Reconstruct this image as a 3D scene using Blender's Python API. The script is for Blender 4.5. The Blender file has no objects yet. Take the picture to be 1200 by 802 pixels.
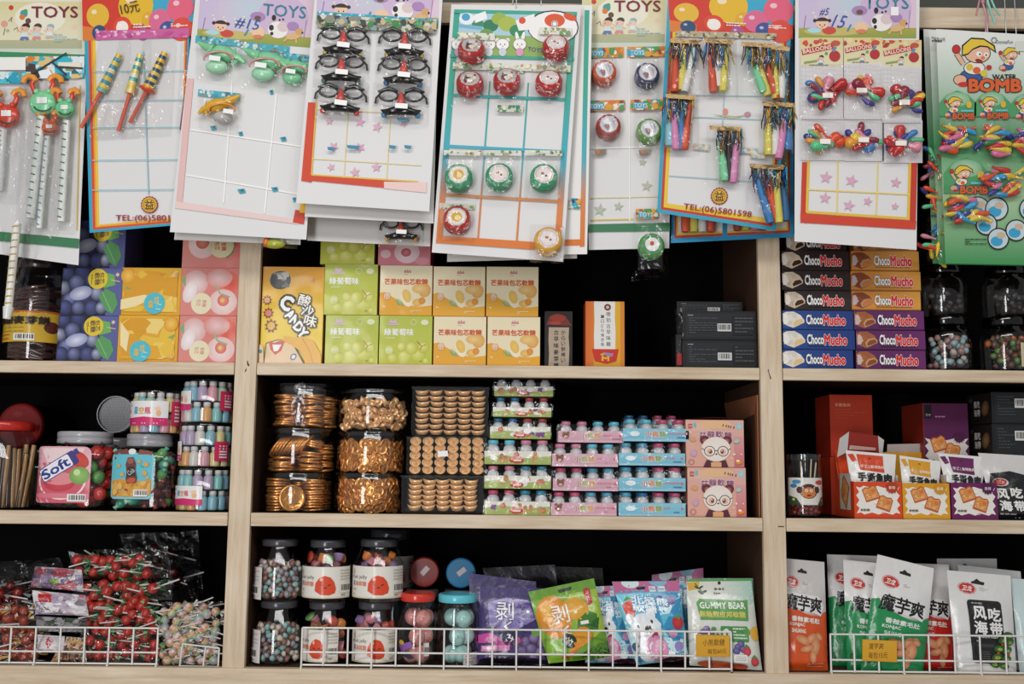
import bpy, bmesh, math, random
from math import sin, cos, pi, radians, sqrt, asin, atan2
from mathutils import Vector, Matrix, noise, Euler
from mathutils.geometry import tessellate_polygon
C = bpy.context.scene.collection
V = Vector
# ------------------------------------------------------------------ camera
FPX = 1200.0
TH = math.atan(0.1236); PH = 0.0102
CAM = V((0.0, -1.727, 1.40))
FW = V((0, cos(TH), sin(TH))); U0 = V((0, -sin(TH), cos(TH))); R0 = V((1, 0, 0))
UP = U0*cos(PH) - R0*sin(PH); RT = R0*cos(PH) + U0*sin(PH)
def P(px, py, Y=0.0):
    d = FW + RT*((px-600)/FPX) + UP*((401-py)/FPX)
    return CAM + d*((Y-CAM.y)/d.y)
cam = bpy.data.cameras.new('camera'); camo = bpy.data.objects.new('camera', cam); C.objects.link(camo)
cam.sensor_width = 36; cam.lens = 36.0; cam.clip_start = .05
camo.matrix_world = Matrix(((RT.x, UP.x, -FW.x, CAM.x), (RT.y, UP.y, -FW.y, CAM.y), (RT.z, UP.z, -FW.z, CAM.z), (0, 0, 0, 1)))
bpy.context.scene.camera = camo
# ------------------------------------------------------------------ colour + materials
_hc = {}
def H(c):
    if not isinstance(c, str): return c
    if c not in _hc:
        h = c.lstrip('#')
        if len(h) == 3: h = ''.join(x*2 for x in h)
        _hc[c] = tuple((lambda x: x/12.92 if x <= .04045 else ((x+.055)/1.055)**2.4)(int(h[i:i+2], 16)/255) for i in (0, 2, 4))
    return _hc[c]
def mixc(a, b, t):
    a, b = H(a), H(b); return tuple(a[i]*(1-t)+b[i]*t for i in range(3))
MATS = {}
def _new(name):
    m = bpy.data.materials.new(name); m.use_nodes = True
    nt = m.node_tree; nt.nodes.clear()
    o = nt.nodes.new('ShaderNodeOutputMaterial')
    return m, nt, o
def mat(k):
    if k in MATS: return MATS[k]
    m, nt, o = _new(k); N = nt.nodes.new; L = nt.links.new
    def attr():
        a = N('ShaderNodeAttribute'); a.attribute_name = 'Col'; return a.outputs['Color']
    pr = dict(paper=(.5, 0, .35, 0), matte=(.85, 0, .2, 0), gloss=(.5, 0, .3, .3), pouch=(.27, 0, .5, .3), plastic=(.22, 0, .5, .1),
              candy=(.18, 0, .5, .2), gilt=(.3, .35, .5, 0), foil=(.27, .8, .5, 0), wire=(.3, 0, .5, .2), metal=(.35, .9, .5, 0), board=(.8, 0, .08, 0))
    if k in pr:
        b = N('ShaderNodeBsdfPrincipled'); r, me, sp, co = pr[k]
        b.inputs['Roughness'].default_value = r; b.inputs['Metallic'].default_value = me
        b.inputs['Specular IOR Level'].default_value = sp; b.inputs['Coat Weight'].default_value = co
        b.inputs['Coat Roughness'].default_value = .1
        L(attr(), b.inputs['Base Color']); L(b.outputs[0], o.inputs[0])
        if k == 'gloss':
            b.inputs['Coat Roughness'].default_value = .13; tx = N('ShaderNodeTexCoord'); n = N('ShaderNodeTexNoise'); n.inputs['Scale'].default_value = 22; n.inputs['Detail'].default_value = 1
            bp = N('ShaderNodeBump'); bp.inputs['Strength'].default_value = .5; bp.inputs['Distance'].default_value = .004
            L(tx.outputs['Object'], n.inputs['Vector']); L(n.outputs['Fac'], bp.inputs['Height']); L(bp.outputs[0], b.inputs['Coat Normal'])
        if k in ('pouch', 'foil'):
            tx = N('ShaderNodeTexCoord'); n = N('ShaderNodeTexNoise'); n.inputs['Scale'].default_value = 38; n.inputs['Detail'].default_value = 3
            bp = N('ShaderNodeBump'); bp.inputs['Strength'].default_value = .5; bp.inputs['Distance'].default_value = .005
            L(tx.outputs['Object'], n.inputs['Vector']); L(n.outputs['Fac'], bp.inputs['Height']); L(bp.outputs[0], b.inputs['Normal'])
    elif k in ('film', 'clear', 'tint', 'glass'):
        lw = N('ShaderNodeLayerWeight'); lw.inputs['Blend'].default_value = .5
        mp = N('ShaderNodeMath'); mp.operation = 'POWER'; mp.inputs[1].default_value = {'film': 4.0, 'clear': 3.0, 'tint': 3, 'glass': 3}[k]
        ml = N('ShaderNodeMath'); ml.operation = 'MULTIPLY_ADD'
        ml.inputs[1].default_value = {'film': .4, 'clear': .5, 'tint': .5, 'glass': .5}[k]
        ml.inputs[2].default_value = {'film': .06, 'clear': .07, 'tint': .06, 'glass': .06}[k]
        t = N('ShaderNodeBsdfTransparent'); g = N('ShaderNodeBsdfGlossy'); g.inputs['Roughness'].default_value = {'film': .07, 'clear': .07, 'tint': .08, 'glass': .06}[k]
        mx = N('ShaderNodeMixShader')
        L(lw.outputs['Facing'], mp.inputs[0]); L(mp.outputs[0], ml.inputs[0]); L(ml.outputs[0], mx.inputs[0])
        L(t.outputs[0], mx.inputs[1]); L(g.outputs[0], mx.inputs[2]); L(mx.outputs[0], o.inputs[0])
        L(attr(), t.inputs['Color'])
        if k == 'film':
            tx = N('ShaderNodeTexCoord'); n = N('ShaderNodeTexNoise'); n.inputs['Scale'].default_value = 70; n.inputs['Detail'].default_value = 3
            bp = N('ShaderNodeBump'); bp.inputs['Strength'].default_value = .6; bp.inputs['Distance'].default_value = .006
            L(tx.outputs['Object'], n.inputs['Vector']); L(n.outputs['Fac'], bp.inputs['Height']); L(bp.outputs[0], g.inputs['Normal']); 
    elif k in ('wood', 'woodv'):
        b = N('ShaderNodeBsdfPrincipled'); b.inputs['Roughness'].default_value = .55; b.inputs['Specular IOR Level'].default_value = .3
        tx = N('ShaderNodeTexCoord'); mpn = N('ShaderNodeMapping')
        mpn.inputs['Scale'].default_value = (4, 30, 60) if k == 'wood' else (60, 30, 4)
        n = N('ShaderNodeTexNoise'); n.inputs['Scale'].default_value = 2.2; n.inputs['Detail'].default_value = 6; n.inputs['Roughness'].default_value = .65
        n2 = N('ShaderNodeTexNoise'); n2.inputs['Scale'].default_value = 6; n2.inputs['Detail'].default_value = 2
        cr = N('ShaderNodeValToRGB'); e = cr.color_ramp.elements
        e[0].position = .28; e[0].color = (*H('c8ae8e'), 1); e[1].position = .72; e[1].color = (*H('e6d6bf'), 1)
        cr2 = N('ShaderNodeValToRGB'); e = cr2.color_ramp.elements
        e[0].position = .3; e[0].color = (.87, .84, .8, 1); e[1].position = .6; e[1].color = (1, 1, 1, 1)
        mm = N('ShaderNodeMixRGB'); mm.blend_type = 'MULTIPLY'; mm.inputs[0].default_value = 1
        L(tx.outputs['Object'], mpn.inputs['Vector']); L(mpn.outputs[0], n.inputs['Vector']); L(tx.outputs['Object'], n2.inputs['Vector'])
        L(n.outputs['Fac'], cr.inputs[0]); L(n2.outputs['Fac'], cr2.inputs[0]); L(cr.outputs[0], mm.inputs[1]); L(cr2.outputs[0], mm.inputs[2])
        L(mm.outputs[0], b.inputs['Base Color']); L(b.outputs[0], o.inputs[0])
    elif k == 'wall':
        b = N('ShaderNodeBsdfPrincipled'); b.inputs['Roughness'].default_value = .8
        tx = N('ShaderNodeTexCoord'); n = N('ShaderNodeTexNoise'); n.inputs['Scale'].default_value = 3; n.inputs['Detail'].default_value = 5
        cr = N('ShaderNodeValToRGB'); e = cr.color_ramp.elements
        e[0].color = (*H('4c4f4a'), 1); e[1].color = (*H('63665f'), 1)
        L(tx.outputs['Object'], n.inputs['Vector']); L(n.outputs['Fac'], cr.inputs[0]); L(cr.outputs[0], b.inputs['Base Color']); L(b.outputs[0], o.inputs[0])
    elif k == 'tile':
        b = N('ShaderNodeBsdfPrincipled'); b.inputs['Roughness'].default_value = .4
        tx = N('ShaderNodeTexCoord'); n = N('ShaderNodeTexBrick'); n.offset = 0; n.inputs['Scale'].default_value = 2.5; n.inputs['Row Height'].default_value = .5
        n.inputs['Mortar Size'].default_value = .01
        n.inputs['Color1'].default_value = (*H('8f877b'), 1); n.inputs['Color2'].default_value = (*H('8a8276'), 1); n.inputs['Mortar'].default_value = (*H('55504a'), 1)
        L(tx.outputs['Object'], n.inputs['Vector']); L(n.outputs['Color'], b.inputs['Base Color']); L(b.outputs[0], o.inputs[0])
    MATS[k] = m
    return m
# ------------------------------------------------------------------ mesh builder
class MB:
    def __init__(s): s.v = []; s.c = []; s.f = []; s.m = []; s.sm = []; s.mk = []
    def add(s, vs, fs, col, m='paper', smooth=False):
        b = len(s.v); s.v.extend(vs)
        if isinstance(col, list): s.c.extend(col)
        else: s.c.extend([H(col)]*len(vs))
        if m not in s.mk: s.mk.append(m)
        k = s.mk.index(m)
        for f in fs: s.f.append([b+i for i in f])
        s.m.extend([k]*len(fs)); s.sm.extend([smooth]*len(fs))
        return s
    def build(s, name, parent=None, origin=None):
        if parent is not None: origin = wloc(parent)
        o0 = V(origin) if origin is not None else V((0, 0, 0))
        me = bpy.data.meshes.new(name)
        me.from_pydata([tuple(V(p)-o0) for p in s.v], [], s.f)
        at = me.attributes.new('Col', 'FLOAT_COLOR', 'POINT')
        at.data.foreach_set('color', [x for c in s.c for x in (c[0], c[1], c[2], 1.0)])
        for k in s.mk: me.materials.append(mat(k))
        me.polygons.foreach_set('material_index', s.m); me.polygons.foreach_set('use_smooth', s.sm)
        me.update()
        o = bpy.data.objects.new(name, me); C.objects.link(o)
        if parent is not None: o.parent = parent
        else: o.location = o0
        return o
    # ---- solids
    def bm(s, b, col, m, smooth=False):
        b.verts.ensure_lookup_table(); b.verts.index_update()
        s.add([v.co.copy() for v in b.verts], [[v.index for v in f.verts] for f in b.faces], col, m, smooth); b.free(); return s
    def box(s, x0, x1, y0, y1, z0, z1, col, m='paper', bev=0, rot=None):
        b = bmesh.new(); bmesh.ops.create_cube(b, size=1)
        for v in b.verts: v.co = V((v.co.x*(x1-x0), v.co.y*(y1-y0), v.co.z*(z1-z0)))
        if bev: bmesh.ops.bevel(b, geom=list(b.edges), offset=bev, segments=2, affect='EDGES', profile=.5)
        for v in b.verts:
            if rot is not None: v.co = rot @ v.co
            v.co += V(((x0+x1)/2, (y0+y1)/2, (z0+z1)/2))
        return s.bm(b, col, m)
    def lathe(s, prof, c, col, m='plastic', n=24, rot=None, smooth=True, cap0=True, cap1=True, sup=None, cols=None):
        """prof: (radius, height) list along local +Z; sup = superellipse exponent of the plan"""
        vs, fs, cl = [], [], []
        for i, (r, z) in enumerate(prof):
            for k in range(n):
                a = 2*pi*k/n; x, y = cos(a), sin(a)
                if sup: q = (abs(x)**sup+abs(y)**sup)**(-1/sup); x *= q; y *= q
                p = V((r*x, r*y, z))
                if rot is not None: p = rot @ p
                vs.append(p+V(c)); cl.append(H(cols[i] if cols else col))
        for i in range(len(prof)-1):
            for k in range(n):
                k2 = (k+1) % n; fs.append([i*n+k, i*n+k2, (i+1)*n+k2, (i+1)*n+k])
        s.add(vs, fs, cl, m, smooth)
        for flag, i in ((cap0, 0), (cap1, len(prof)-1)):
            if flag and prof[i][0] > 1e-6: s.add(vs[i*n:(i+1)*n], [list(range(n))], cl[i*n:(i+1)*n], m, False)
    def tube(s, pts, r, col, m='plastic', n=8, cap=True, cols=None):
        pts = [V(p) for p in pts]; vs, fs, cl = [], [], []
        rs = r if isinstance(r, (list, tuple)) else [r]*len(pts)
        for i, p in enumerate(pts):
            d = (pts[min(i+1, len(pts)-1)]-pts[max(i-1, 0)])
            if d.length < 1e-9: d = V((0, 0, 1))
            d.normalize(); a = d.cross(V((0.13, .98, .1)))
            if a.length < .1: a = d.cross(V((1, 0, 0)))
            a.normalize(); b = d.cross(a)
            for k in range(n):
                t = 2*pi*k/n; vs.append(p+a*(rs[i]*cos(t))+b*(rs[i]*sin(t))); cl.append(H(cols[i] if cols else col))
        for i in range(len(pts)-1):
            for k in range(n):
                k2 = (k+1) % n; fs.append([i*n+k, i*n+k2, (i+1)*n+k2, (i+1)*n+k])
        s.add(vs, fs, cl, m, True)
        if cap:
            s.add(vs[:n], [list(range(n))], cl[:n], m); s.add(vs[-n:], [list(range(n))], cl[-n:], m)
    def ball(s, c, r, col, m='candy', n=14, rot=None, col2=None, bump=0, seed=0):
        rr = r if isinstance(r, (tuple, list)) else (r, r, r); vs, fs, cl = [], [], []
        h = n//2
        for i in range(h+1):
            a = pi*i/h
            for k in range(n):
                t = 2*pi*k/n; p = V((sin(a)*cos(t), sin(a)*sin(t), cos(a)))
                if bump: p *= 1+bump*noise.noise(p*2.3+V((seed*7.1, seed, 0)))
                q = V((p.x*rr[0], p.y*rr[1], p.z*rr[2]))
                if rot is not None: q = rot @ q
                vs.append(q+V(c)); cl.append(H(col) if col2 is None else mixc(col, col2, .5+.5*sin(5*t+3*a+seed)))
        for i in range(h):
            for k in range(n):
                k2 = (k+1) % n; fs.append([i*n+k, (i+1)*n+k, (i+1)*n+k2, i*n+k2])
        s.add(vs, fs, cl, m, True)
    def grid(s, fn, nu, nv, colf, m='paper', smooth=True):
        vs, fs, cl = [], [], []
        for j in range(nv+1):
            for i in range(nu+1):
                u, v = i/nu, j/nv; vs.append(V(fn(u, v))); cl.append(H(colf(u, v) if callable(colf) else colf))
        for j in range(nv):
            for i in range(nu):
                a = j*(nu+1)+i; fs.append([a, a+1, a+nu+2, a+nu+1])
        s.add(vs, fs, cl, m, smooth)
    def prism(s, pts, y0, y1, col, m='plastic', bev=0):
        """outline pts (x,z) world, extruded from depth y0 to y1"""
        b = bmesh.new(); vv = [b.verts.new((p[0], y0, p[1])) for p in pts]; f = b.faces.new(vv)
        r = bmesh.ops.extrude_face_region(b, geom=[f])
        for v in r['geom']:
            if isinstance(v, bmesh.types.BMVert): v.co.y = y1
        if bev: bmesh.ops.bevel(b, geom=[e for e in b.edges], offset=bev, segments=2, affect='EDGES', profile=.5)
        bmesh.ops.triangulate(b, faces=[f for f in b.faces if len(f.verts) > 4])
        s.bm(b, col, m)
def wloc(o):
    p = V((0, 0, 0))
    while o is not None: p = p + o.location; o = o.parent
    return p
# ------------------------------------------------------------------ text outlines
_tx = {}
def tmesh(s, off=0.0, res=2):
    k = (s, off, res)
    if k in _tx: return _tx[k]
    cu = bpy.data.curves.new('lettering', 'FONT'); cu.body = s; cu.size = 1; cu.offset = off; cu.resolution_u = res; cu.fill_mode = 'FRONT'
    cu.space_line = .95
    o = bpy.data.objects.new('lettering', cu); C.objects.link(o)
    dg = bpy.context.evaluated_depsgraph_get(); dg.update()
    ev = o.evaluated_get(dg); me = ev.to_mesh()
    vs = [(v.co.x, v.co.y) for v in me.vertices]; fs = [list(p.vertices) for p in me.polygons]
    ev.to_mesh_clear(); bpy.data.objects.remove(o); bpy.data.curves.remove(cu)
    _tx[k] = (vs, fs)
    return _tx[k]
# ------------------------------------------------------------------ printed artwork on a surface
class Art:
    def __init__(s, mb, mp, m='paper', maxlen=None, h0=.00025, step=.00005):
        s.mb = mb; s.mp = mp; s.m = m; s.ml = maxlen; s.h = [h0]; s.st_ = step; s.T = lambda x, y: (x, y); s.sc = 1.0; s.cl = None
    def sub(s, ox, oy, sc=1, rot=0, sy=None, sh=0):
        a = Art(s.mb, s.mp, s.m, s.ml); a.h = s.h; a.st_ = s.st_; a.cl = s.cl; T0 = s.T; c_, s_ = cos(radians(rot)), sin(radians(rot)); sy = sc if sy is None else sy
        def T(x, y):
            x, y = x*sc+sh*y, y*sy
            return T0(ox+x*c_-y*s_, oy+x*s_+y*c_)
        a.T = T; a.sc = s.sc*sc
        return a
    def nh(s): s.h[0] += s.st_; return s.h[0]
    def tris(s, pts, fs, cols, m=None):
        h = s.nh(); pts = [s.T(*p) for p in pts]
        if s.cl: X0, Y0, X1, Y1 = s.cl; pts = [(min(X1, max(X0, x)), min(Y1, max(Y0, y))) for x, y in pts]
        if not isinstance(cols, list): cols = [H(cols)]*len(pts)
        if s.ml:
            pts = list(pts); cols = list(cols); out = []; mid = {}
            def mp_(a, b):
                k = (min(a, b), max(a, b))
                if k not in mid:
                    pts.append(((pts[a][0]+pts[b][0])/2, (pts[a][1]+pts[b][1])/2)); cols.append(tuple((cols[a][i]+cols[b][i])/2 for i in range(3))); mid[k] = len(pts)-1
                return mid[k]
            st = []
            for f in fs:
                for i in range(1, len(f)-1): st.append((f[0], f[i], f[i+1]))
            lim = s.ml*s.ml
            while st:
                t = st.pop(); e = []
                for i in range(3):
                    a, b = t[i], t[(i+1) % 3]; e.append((pts[a][0]-pts[b][0])**2+(pts[a][1]-pts[b][1])**2)
                j = max(range(3), key=lambda q: e[q])
                if e[j] <= lim: out.append(t); continue
                a, b, c = t[j], t[(j+1) % 3], t[(j+2) % 3]; q = mp_(a, b); st.append((a, q, c)); st.append((q, b, c))
            fs = out
        s.mb.add([s.mp(p[0], p[1], h) for p in pts], fs, cols, m or s.m, bool(s.ml))
    def p(s, pts, c, m=None):
        if len(pts) <= 4 and not s.ml: return s.tris(pts, [list(range(len(pts)))], c, m)
        t = tessellate_polygon([[V((x, y, 0)) for x, y in pts]]); s.tris(pts, [list(q) for q in t], c, m)
    def r(s, x0, y0, x1, y1, c, c2=None, side='v', m=None):
        cols = c if c2 is None else ([H(c), H(c), H(c2), H(c2)] if side == 'v' else [H(c), H(c2), H(c2), H(c)])
        s.tris([(x0, y0), (x1, y0), (x1, y1), (x0, y1)], [[0, 1, 2, 3]], cols, m)
    def rr(s, x0, y0, x1, y1, r, c, m=None):
        pts = []
        for cx, cy, a0 in ((x1-r, y0+r, -90), (x1-r, y1-r, 0), (x0+r, y1-r, 90), (x0+r, y0+r, 180)):
            for k in range(5): a = radians(a0+k*22.5); pts.append((cx+r*cos(a), cy+r*sin(a)))
        s.p(pts, c, m)
    def e(s, cx, cy, rx, ry=None, c='fff', c2=None, rot=0, n=None, hx=0, hy=0, a0=0, a1=360, m=None):
        ry = rx if ry is None else ry; n = n or (10 if max(rx, ry)*s.sc < 4 else 20); q, w = cos(radians(rot)), sin(radians(rot))
        full = a1-a0 >= 360; pts = [(cx+hx, cy+hy)]; cols = [H(c)]
        N_ = n if full else n+1
        for k in range(N_):
            a = radians(a0+(a1-a0)*k/n); x, y = rx*cos(a), ry*sin(a); pts.append((cx+x*q-y*w, cy+x*w+y*q)); cols.append(H(c2 if c2 is not None else c))
        fs = [[0, 1+k, 1+(k+1) % N_] for k in range(n if full else n)]
        s.tris(pts, fs, cols, m)
    def ring(s, cx, cy, r0, r1, c, n=24, ry=1.0):
        pts = []
        for k in range(n):
            a = 2*pi*k/n; pts += [(cx+r0*cos(a), cy+r0*sin(a)*ry), (cx+r1*cos(a), cy+r1*sin(a)*ry)]
        s.tris(pts, [[2*k, 2*k+1, (2*k+3) % (2*n), (2*k+2) % (2*n)] for k in range(n)], c)
    def st(s, cx, cy, r, c, n=5, inner=.42, rot=0, m=None):
        pts = [(cx+(r if k % 2 == 0 else r*inner)*sin(pi*k/n+radians(rot)), cy-(r if k % 2 == 0 else r*inner)*cos(pi*k/n+radians(rot))) for k in range(2*n)]
        s.tris([(cx, cy)]+pts, [[0, 1+k, 1+(k+1) % (2*n)] for k in range(2*n)], c, m)
    def l(s, pts, w, c, m=None):
        for (x0, y0), (x1, y1) in zip(pts, pts[1:]):
            d = sqrt((x1-x0)**2+(y1-y0)**2) or 1; nx, ny = -(y1-y0)/d*w/2, (x1-x0)/d*w/2
            s.tris([(x0+nx, y0+ny), (x1+nx, y1+ny), (x1-nx, y1-ny), (x0-nx, y0-ny)], [[0, 1, 2, 3]], c, m)
    def t(s, txt, cx, cy, w, h, c, out=None, ow=.05, rot=0, b=0.0, sk=0, m=None, c2=None):
        """lettering fitted into a w x h box centred on cx, cy"""
        v0, _ = tmesh(txt, 0)
        if not v0: return
        x0, x1 = min(p[0] for p in v0), max(p[0] for p in v0); y0, y1 = min(p[1] for p in v0), max(p[1] for p in v0)
        sx = w/(x1-x0) if w else None; sy = h/(y1-y0) if h else None
        sx = sx or sy; sy = sy or sx; q, e = cos(radians(rot)), sin(radians(rot))
        cjk = True
        def put(off, col):
            vs, fs = tmesh(txt, 0 if cjk else off); s.h[0] += s.st_*.5
            D = [(0, 0)] if not cjk or off < .004 else [(0, 0)]+[(off*cos(pi*k/(2 if off < .045 else 4)+.4), off*sin(pi*k/(2 if off < .045 else 4)+.4)) for k in range(4 if off < .045 else 8)]
            for dx, dy in D:
                pts = []; s.h[0] -= s.st_*.72
                for x, y in vs:
                    X = (x+dx-(x0+x1)/2)*sx; Y = -(y+dy-(y0+y1)/2)*sy; X -= sk*Y
                    pts.append((cx+X*q-Y*e, cy+X*e+Y*q))
                s.tris(pts, fs, col, m)
        if out: put(b+ow, out)
        put(b, c)
    def greek(s, x0, y0, x1, y1, n, c, seed=1, fill=.5):
        """rows of unreadable small print as fine broken lines"""
        rg = random.Random(seed); lh = (y1-y0)/n
        for i in range(n):
            x = x0; y = y0+i*lh
            while x < x1-1e-6:
                w = (x1-x0)*rg.uniform(.08, .25); xe = min(x1, x+w); s.r(x, y, xe, y+lh*fill, c); x = xe+(x1-x0)*.03
                if rg.random() < .12: break
    def bar(s, x0, y0, x1, y1, seed=3, bg='f4f2ee'):
        s.r(x0, y0, x1, y1, bg); rg = random.Random(seed); x = x0+(x1-x0)*.08; W = x1-x0
        while x < x1-W*.1:
            w = W*rg.choice((.025, .04, .06)); s.r(x, y0+(y1-y0)*.12, x+w, y1-(y1-y0)*.2, '1c1a1a'); x += w+W*rg.choice((.03, .05))
    def cell(s, x0, y0, x1, y1, seed, cols, n=14):
        """confetti-like printed pattern"""
        rg = random.Random(seed)
        for i in range(n):
            x, y = rg.uniform(x0, x1), rg.uniform(y0, y1); r = rg.uniform(.12, .4)*(y1-y0); c = rg.choice(cols)
            pts = [(min(x1, max(x0, x+r*rg.uniform(.6, 1.5)*cos(a))), min(y1, max(y0, y+r*sin(a)))) for a in [k*pi/3+rg.uniform(-.3, .3) for k in range(6)]]
            s.tris([(x, y)]+pts, [[0, 1+k, 1+(k+1) % 6] for k in range(6)], c)
# ------------------------------------------------------------------ things
def tag(o, label, cat, group=None):
    o['label'] = label; o['category'] = cat
    if group: o['group'] = group
    return o
def thing(name, label, cat, loc, group=None):
    o = bpy.data.objects.new(name, None); C.objects.link(o); o.location = loc; o.empty_display_size = .02
    return tag(o, label, cat, group)
def struct(o): o['kind'] = 'structure'; return o
def dup(src, loc, rot=None, label=None, group=None, parent=None, scale=None):
    r = src.copy(); C.objects.link(r); r.location = loc
    if rot is not None: r.rotation_euler = rot
    if scale is not None: r.scale = (scale, scale, scale) if not isinstance(scale, tuple) else scale
    if label: r['label'] = label
    if group: r['group'] = group
    if parent: r.parent = parent
    for ch in src.children:
        c = ch.copy(); C.objects.link(c); c.parent = r
        for g in ch.children:
            d = g.copy(); C.objects.link(d); d.parent = c
    return r
ORD = ['lowest', 'second from the bottom', 'third from the bottom', 'fourth from the bottom', 'fifth from the bottom', 'topmost']
def planar(Y):
    """photo-frame coordinates onto the plane y=Y"""
    return lambda x, y, h: P(x, y, Y-h)
def facemap(xl, xr, zb, zt, Y, W, Hh):
    return lambda x, y, h: V((xl+(xr-xl)*x/W, Y-h, zt-(zt-zb)*y/Hh))
# ------------------------------------------------------------------ room and shelving
zS1, zS1b = P(600, 428.5).z, P(600, 442.5).z
zS2, zS2b = P(600, 604.3).z, P(600, 620).z
zS3 = P(600, 786.3).z
zF0, zF1 = P(600, 31).z, P(600, 7).z
pLa, pLb = -.4690, -.4325
pRa, pRb = P(891, 440).x, P(917, 440).x
SD = 0.30
XW = 1.32
print('shelves', zS1, zS2, zS3, zF0, zF1, 'posts', pLa, pLb, pRa, pRb)
w = MB().box(-1.9, 1.9, SD+.03, SD+.13, 0, 2.75, 'fff', 'wall'); struct(w.build('wall_back'))
w = MB().box(-1.9, 1.9, -3.4, SD+.13, -.1, 0, 'fff', 'tile'); struct(w.build('floor'))
su = thing('shelving_unit', 'pale wooden wall shelving with dark inside that holds all the sweets', 'shelves', (0, 0, 0))
su['kind'] = 'structure'
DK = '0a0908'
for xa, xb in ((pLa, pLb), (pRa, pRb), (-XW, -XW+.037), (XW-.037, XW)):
    m = MB(); m.box(xa, xb, 0, .012, 0, 2.2, 'fff', 'woodv', .0012); m.box(xa+.002, xb-.002, .012, SD, 0, 2.2, '4f382b', 'board')  # brown sides, darkened in colour for shade behind the light front strip
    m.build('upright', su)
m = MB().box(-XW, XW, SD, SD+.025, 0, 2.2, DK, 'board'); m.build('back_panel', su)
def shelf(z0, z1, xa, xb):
    m = MB(); m.box(xa+.001, xb-.001, .012, SD, z0, z1-.0005, '171310', 'board'); o = m.build('shelf', su)  # board is the same wood as its edge; near-black colour holds the shade
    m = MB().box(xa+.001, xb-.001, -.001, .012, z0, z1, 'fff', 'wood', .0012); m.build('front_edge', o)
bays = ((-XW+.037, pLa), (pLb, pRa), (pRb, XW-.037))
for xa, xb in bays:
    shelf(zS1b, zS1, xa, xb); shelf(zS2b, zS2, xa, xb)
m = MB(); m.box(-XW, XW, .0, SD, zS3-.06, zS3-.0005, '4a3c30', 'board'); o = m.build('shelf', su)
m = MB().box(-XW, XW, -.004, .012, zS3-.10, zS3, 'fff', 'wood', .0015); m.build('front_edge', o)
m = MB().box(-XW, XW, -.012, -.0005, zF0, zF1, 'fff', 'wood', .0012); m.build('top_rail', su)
m = MB().box(-XW, XW, .0, SD, zF0+.004, zF1-.004, '171310', 'board'); m.build('top_shelf', su)  # coloured dark for shade like the shelves below
# ------------------------------------------------------------------ light
wd = bpy.data.worlds.new('room_light'); bpy.context.scene.world = wd; wd.use_nodes = True
wd.node_tree.nodes['Background'].inputs[0].default_value = (.95, .97, 1, 1); wd.node_tree.nodes['Background'].inputs[1].default_value = .24
def area(name, loc, target, sx, sy, energy, col):
    l = bpy.data.lights.new(name, 'AREA'); l.shape = 'RECTANGLE'; l.size = sx; l.size_y = sy; l.energy = energy; l.color = col
    o = bpy.data.objects.new(name, l); C.objects.link(o); o.location = loc
    o.rotation_euler = (V(target)-V(loc)).to_track_quat('-Z', 'Y').to_euler(); return o
area('ceiling_lamp', (.1, -1.85, 2.75), (0, 0, 1.25), 2.2, .3, 17, (1, .985, .965))
area('doorway_daylight', (-.95, -2.9, 1.25), (0, 0, 1.25), .5, 1.9, 31, (.985, .99, 1))  # unseen soft fill light, added behind the camera to the left
sc = bpy.context.scene
sc.view_settings.view_transform = 'Standard'; sc.view_settings.look = 'None'; sc.view_settings.gamma = 1; sc.view_settings.use_curve_mapping = False
sc.view_settings.exposure = 0.2
sc.cycles.transparent_max_bounces = 40; sc.cycles.max_bounces = 8; sc.cycles.caustics_reflective = False; sc.cycles.caustics_refractive = False
sc.cycles.sample_clamp_indirect = 4

# knots and nail cracks in the two uprights
for nm, pts in (('crack', [[(289.5, 423), (290.5, 423), (291, 425.5), (292.4, 428.5), (290.8, 429.6), (289.6, 427)], [(287, 435), (288.4, 431.5), (289, 434), (286.4, 437)], [(900, 433.2), (900.9, 432.6), (901, 436), (900, 436.6)], [(900.4, 436), (901, 436), (903.8, 443.6), (902.6, 445), (902, 442)], [(912, 616.6), (919, 617), (919, 618), (912, 617.8)]]),):
    for q in pts:
        m = MB(); a = Art(m, planar(-.0002), 'matte', h0=.0003); a.p(q, '4a3a2c'); m.build('wood_crack', su)
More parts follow.
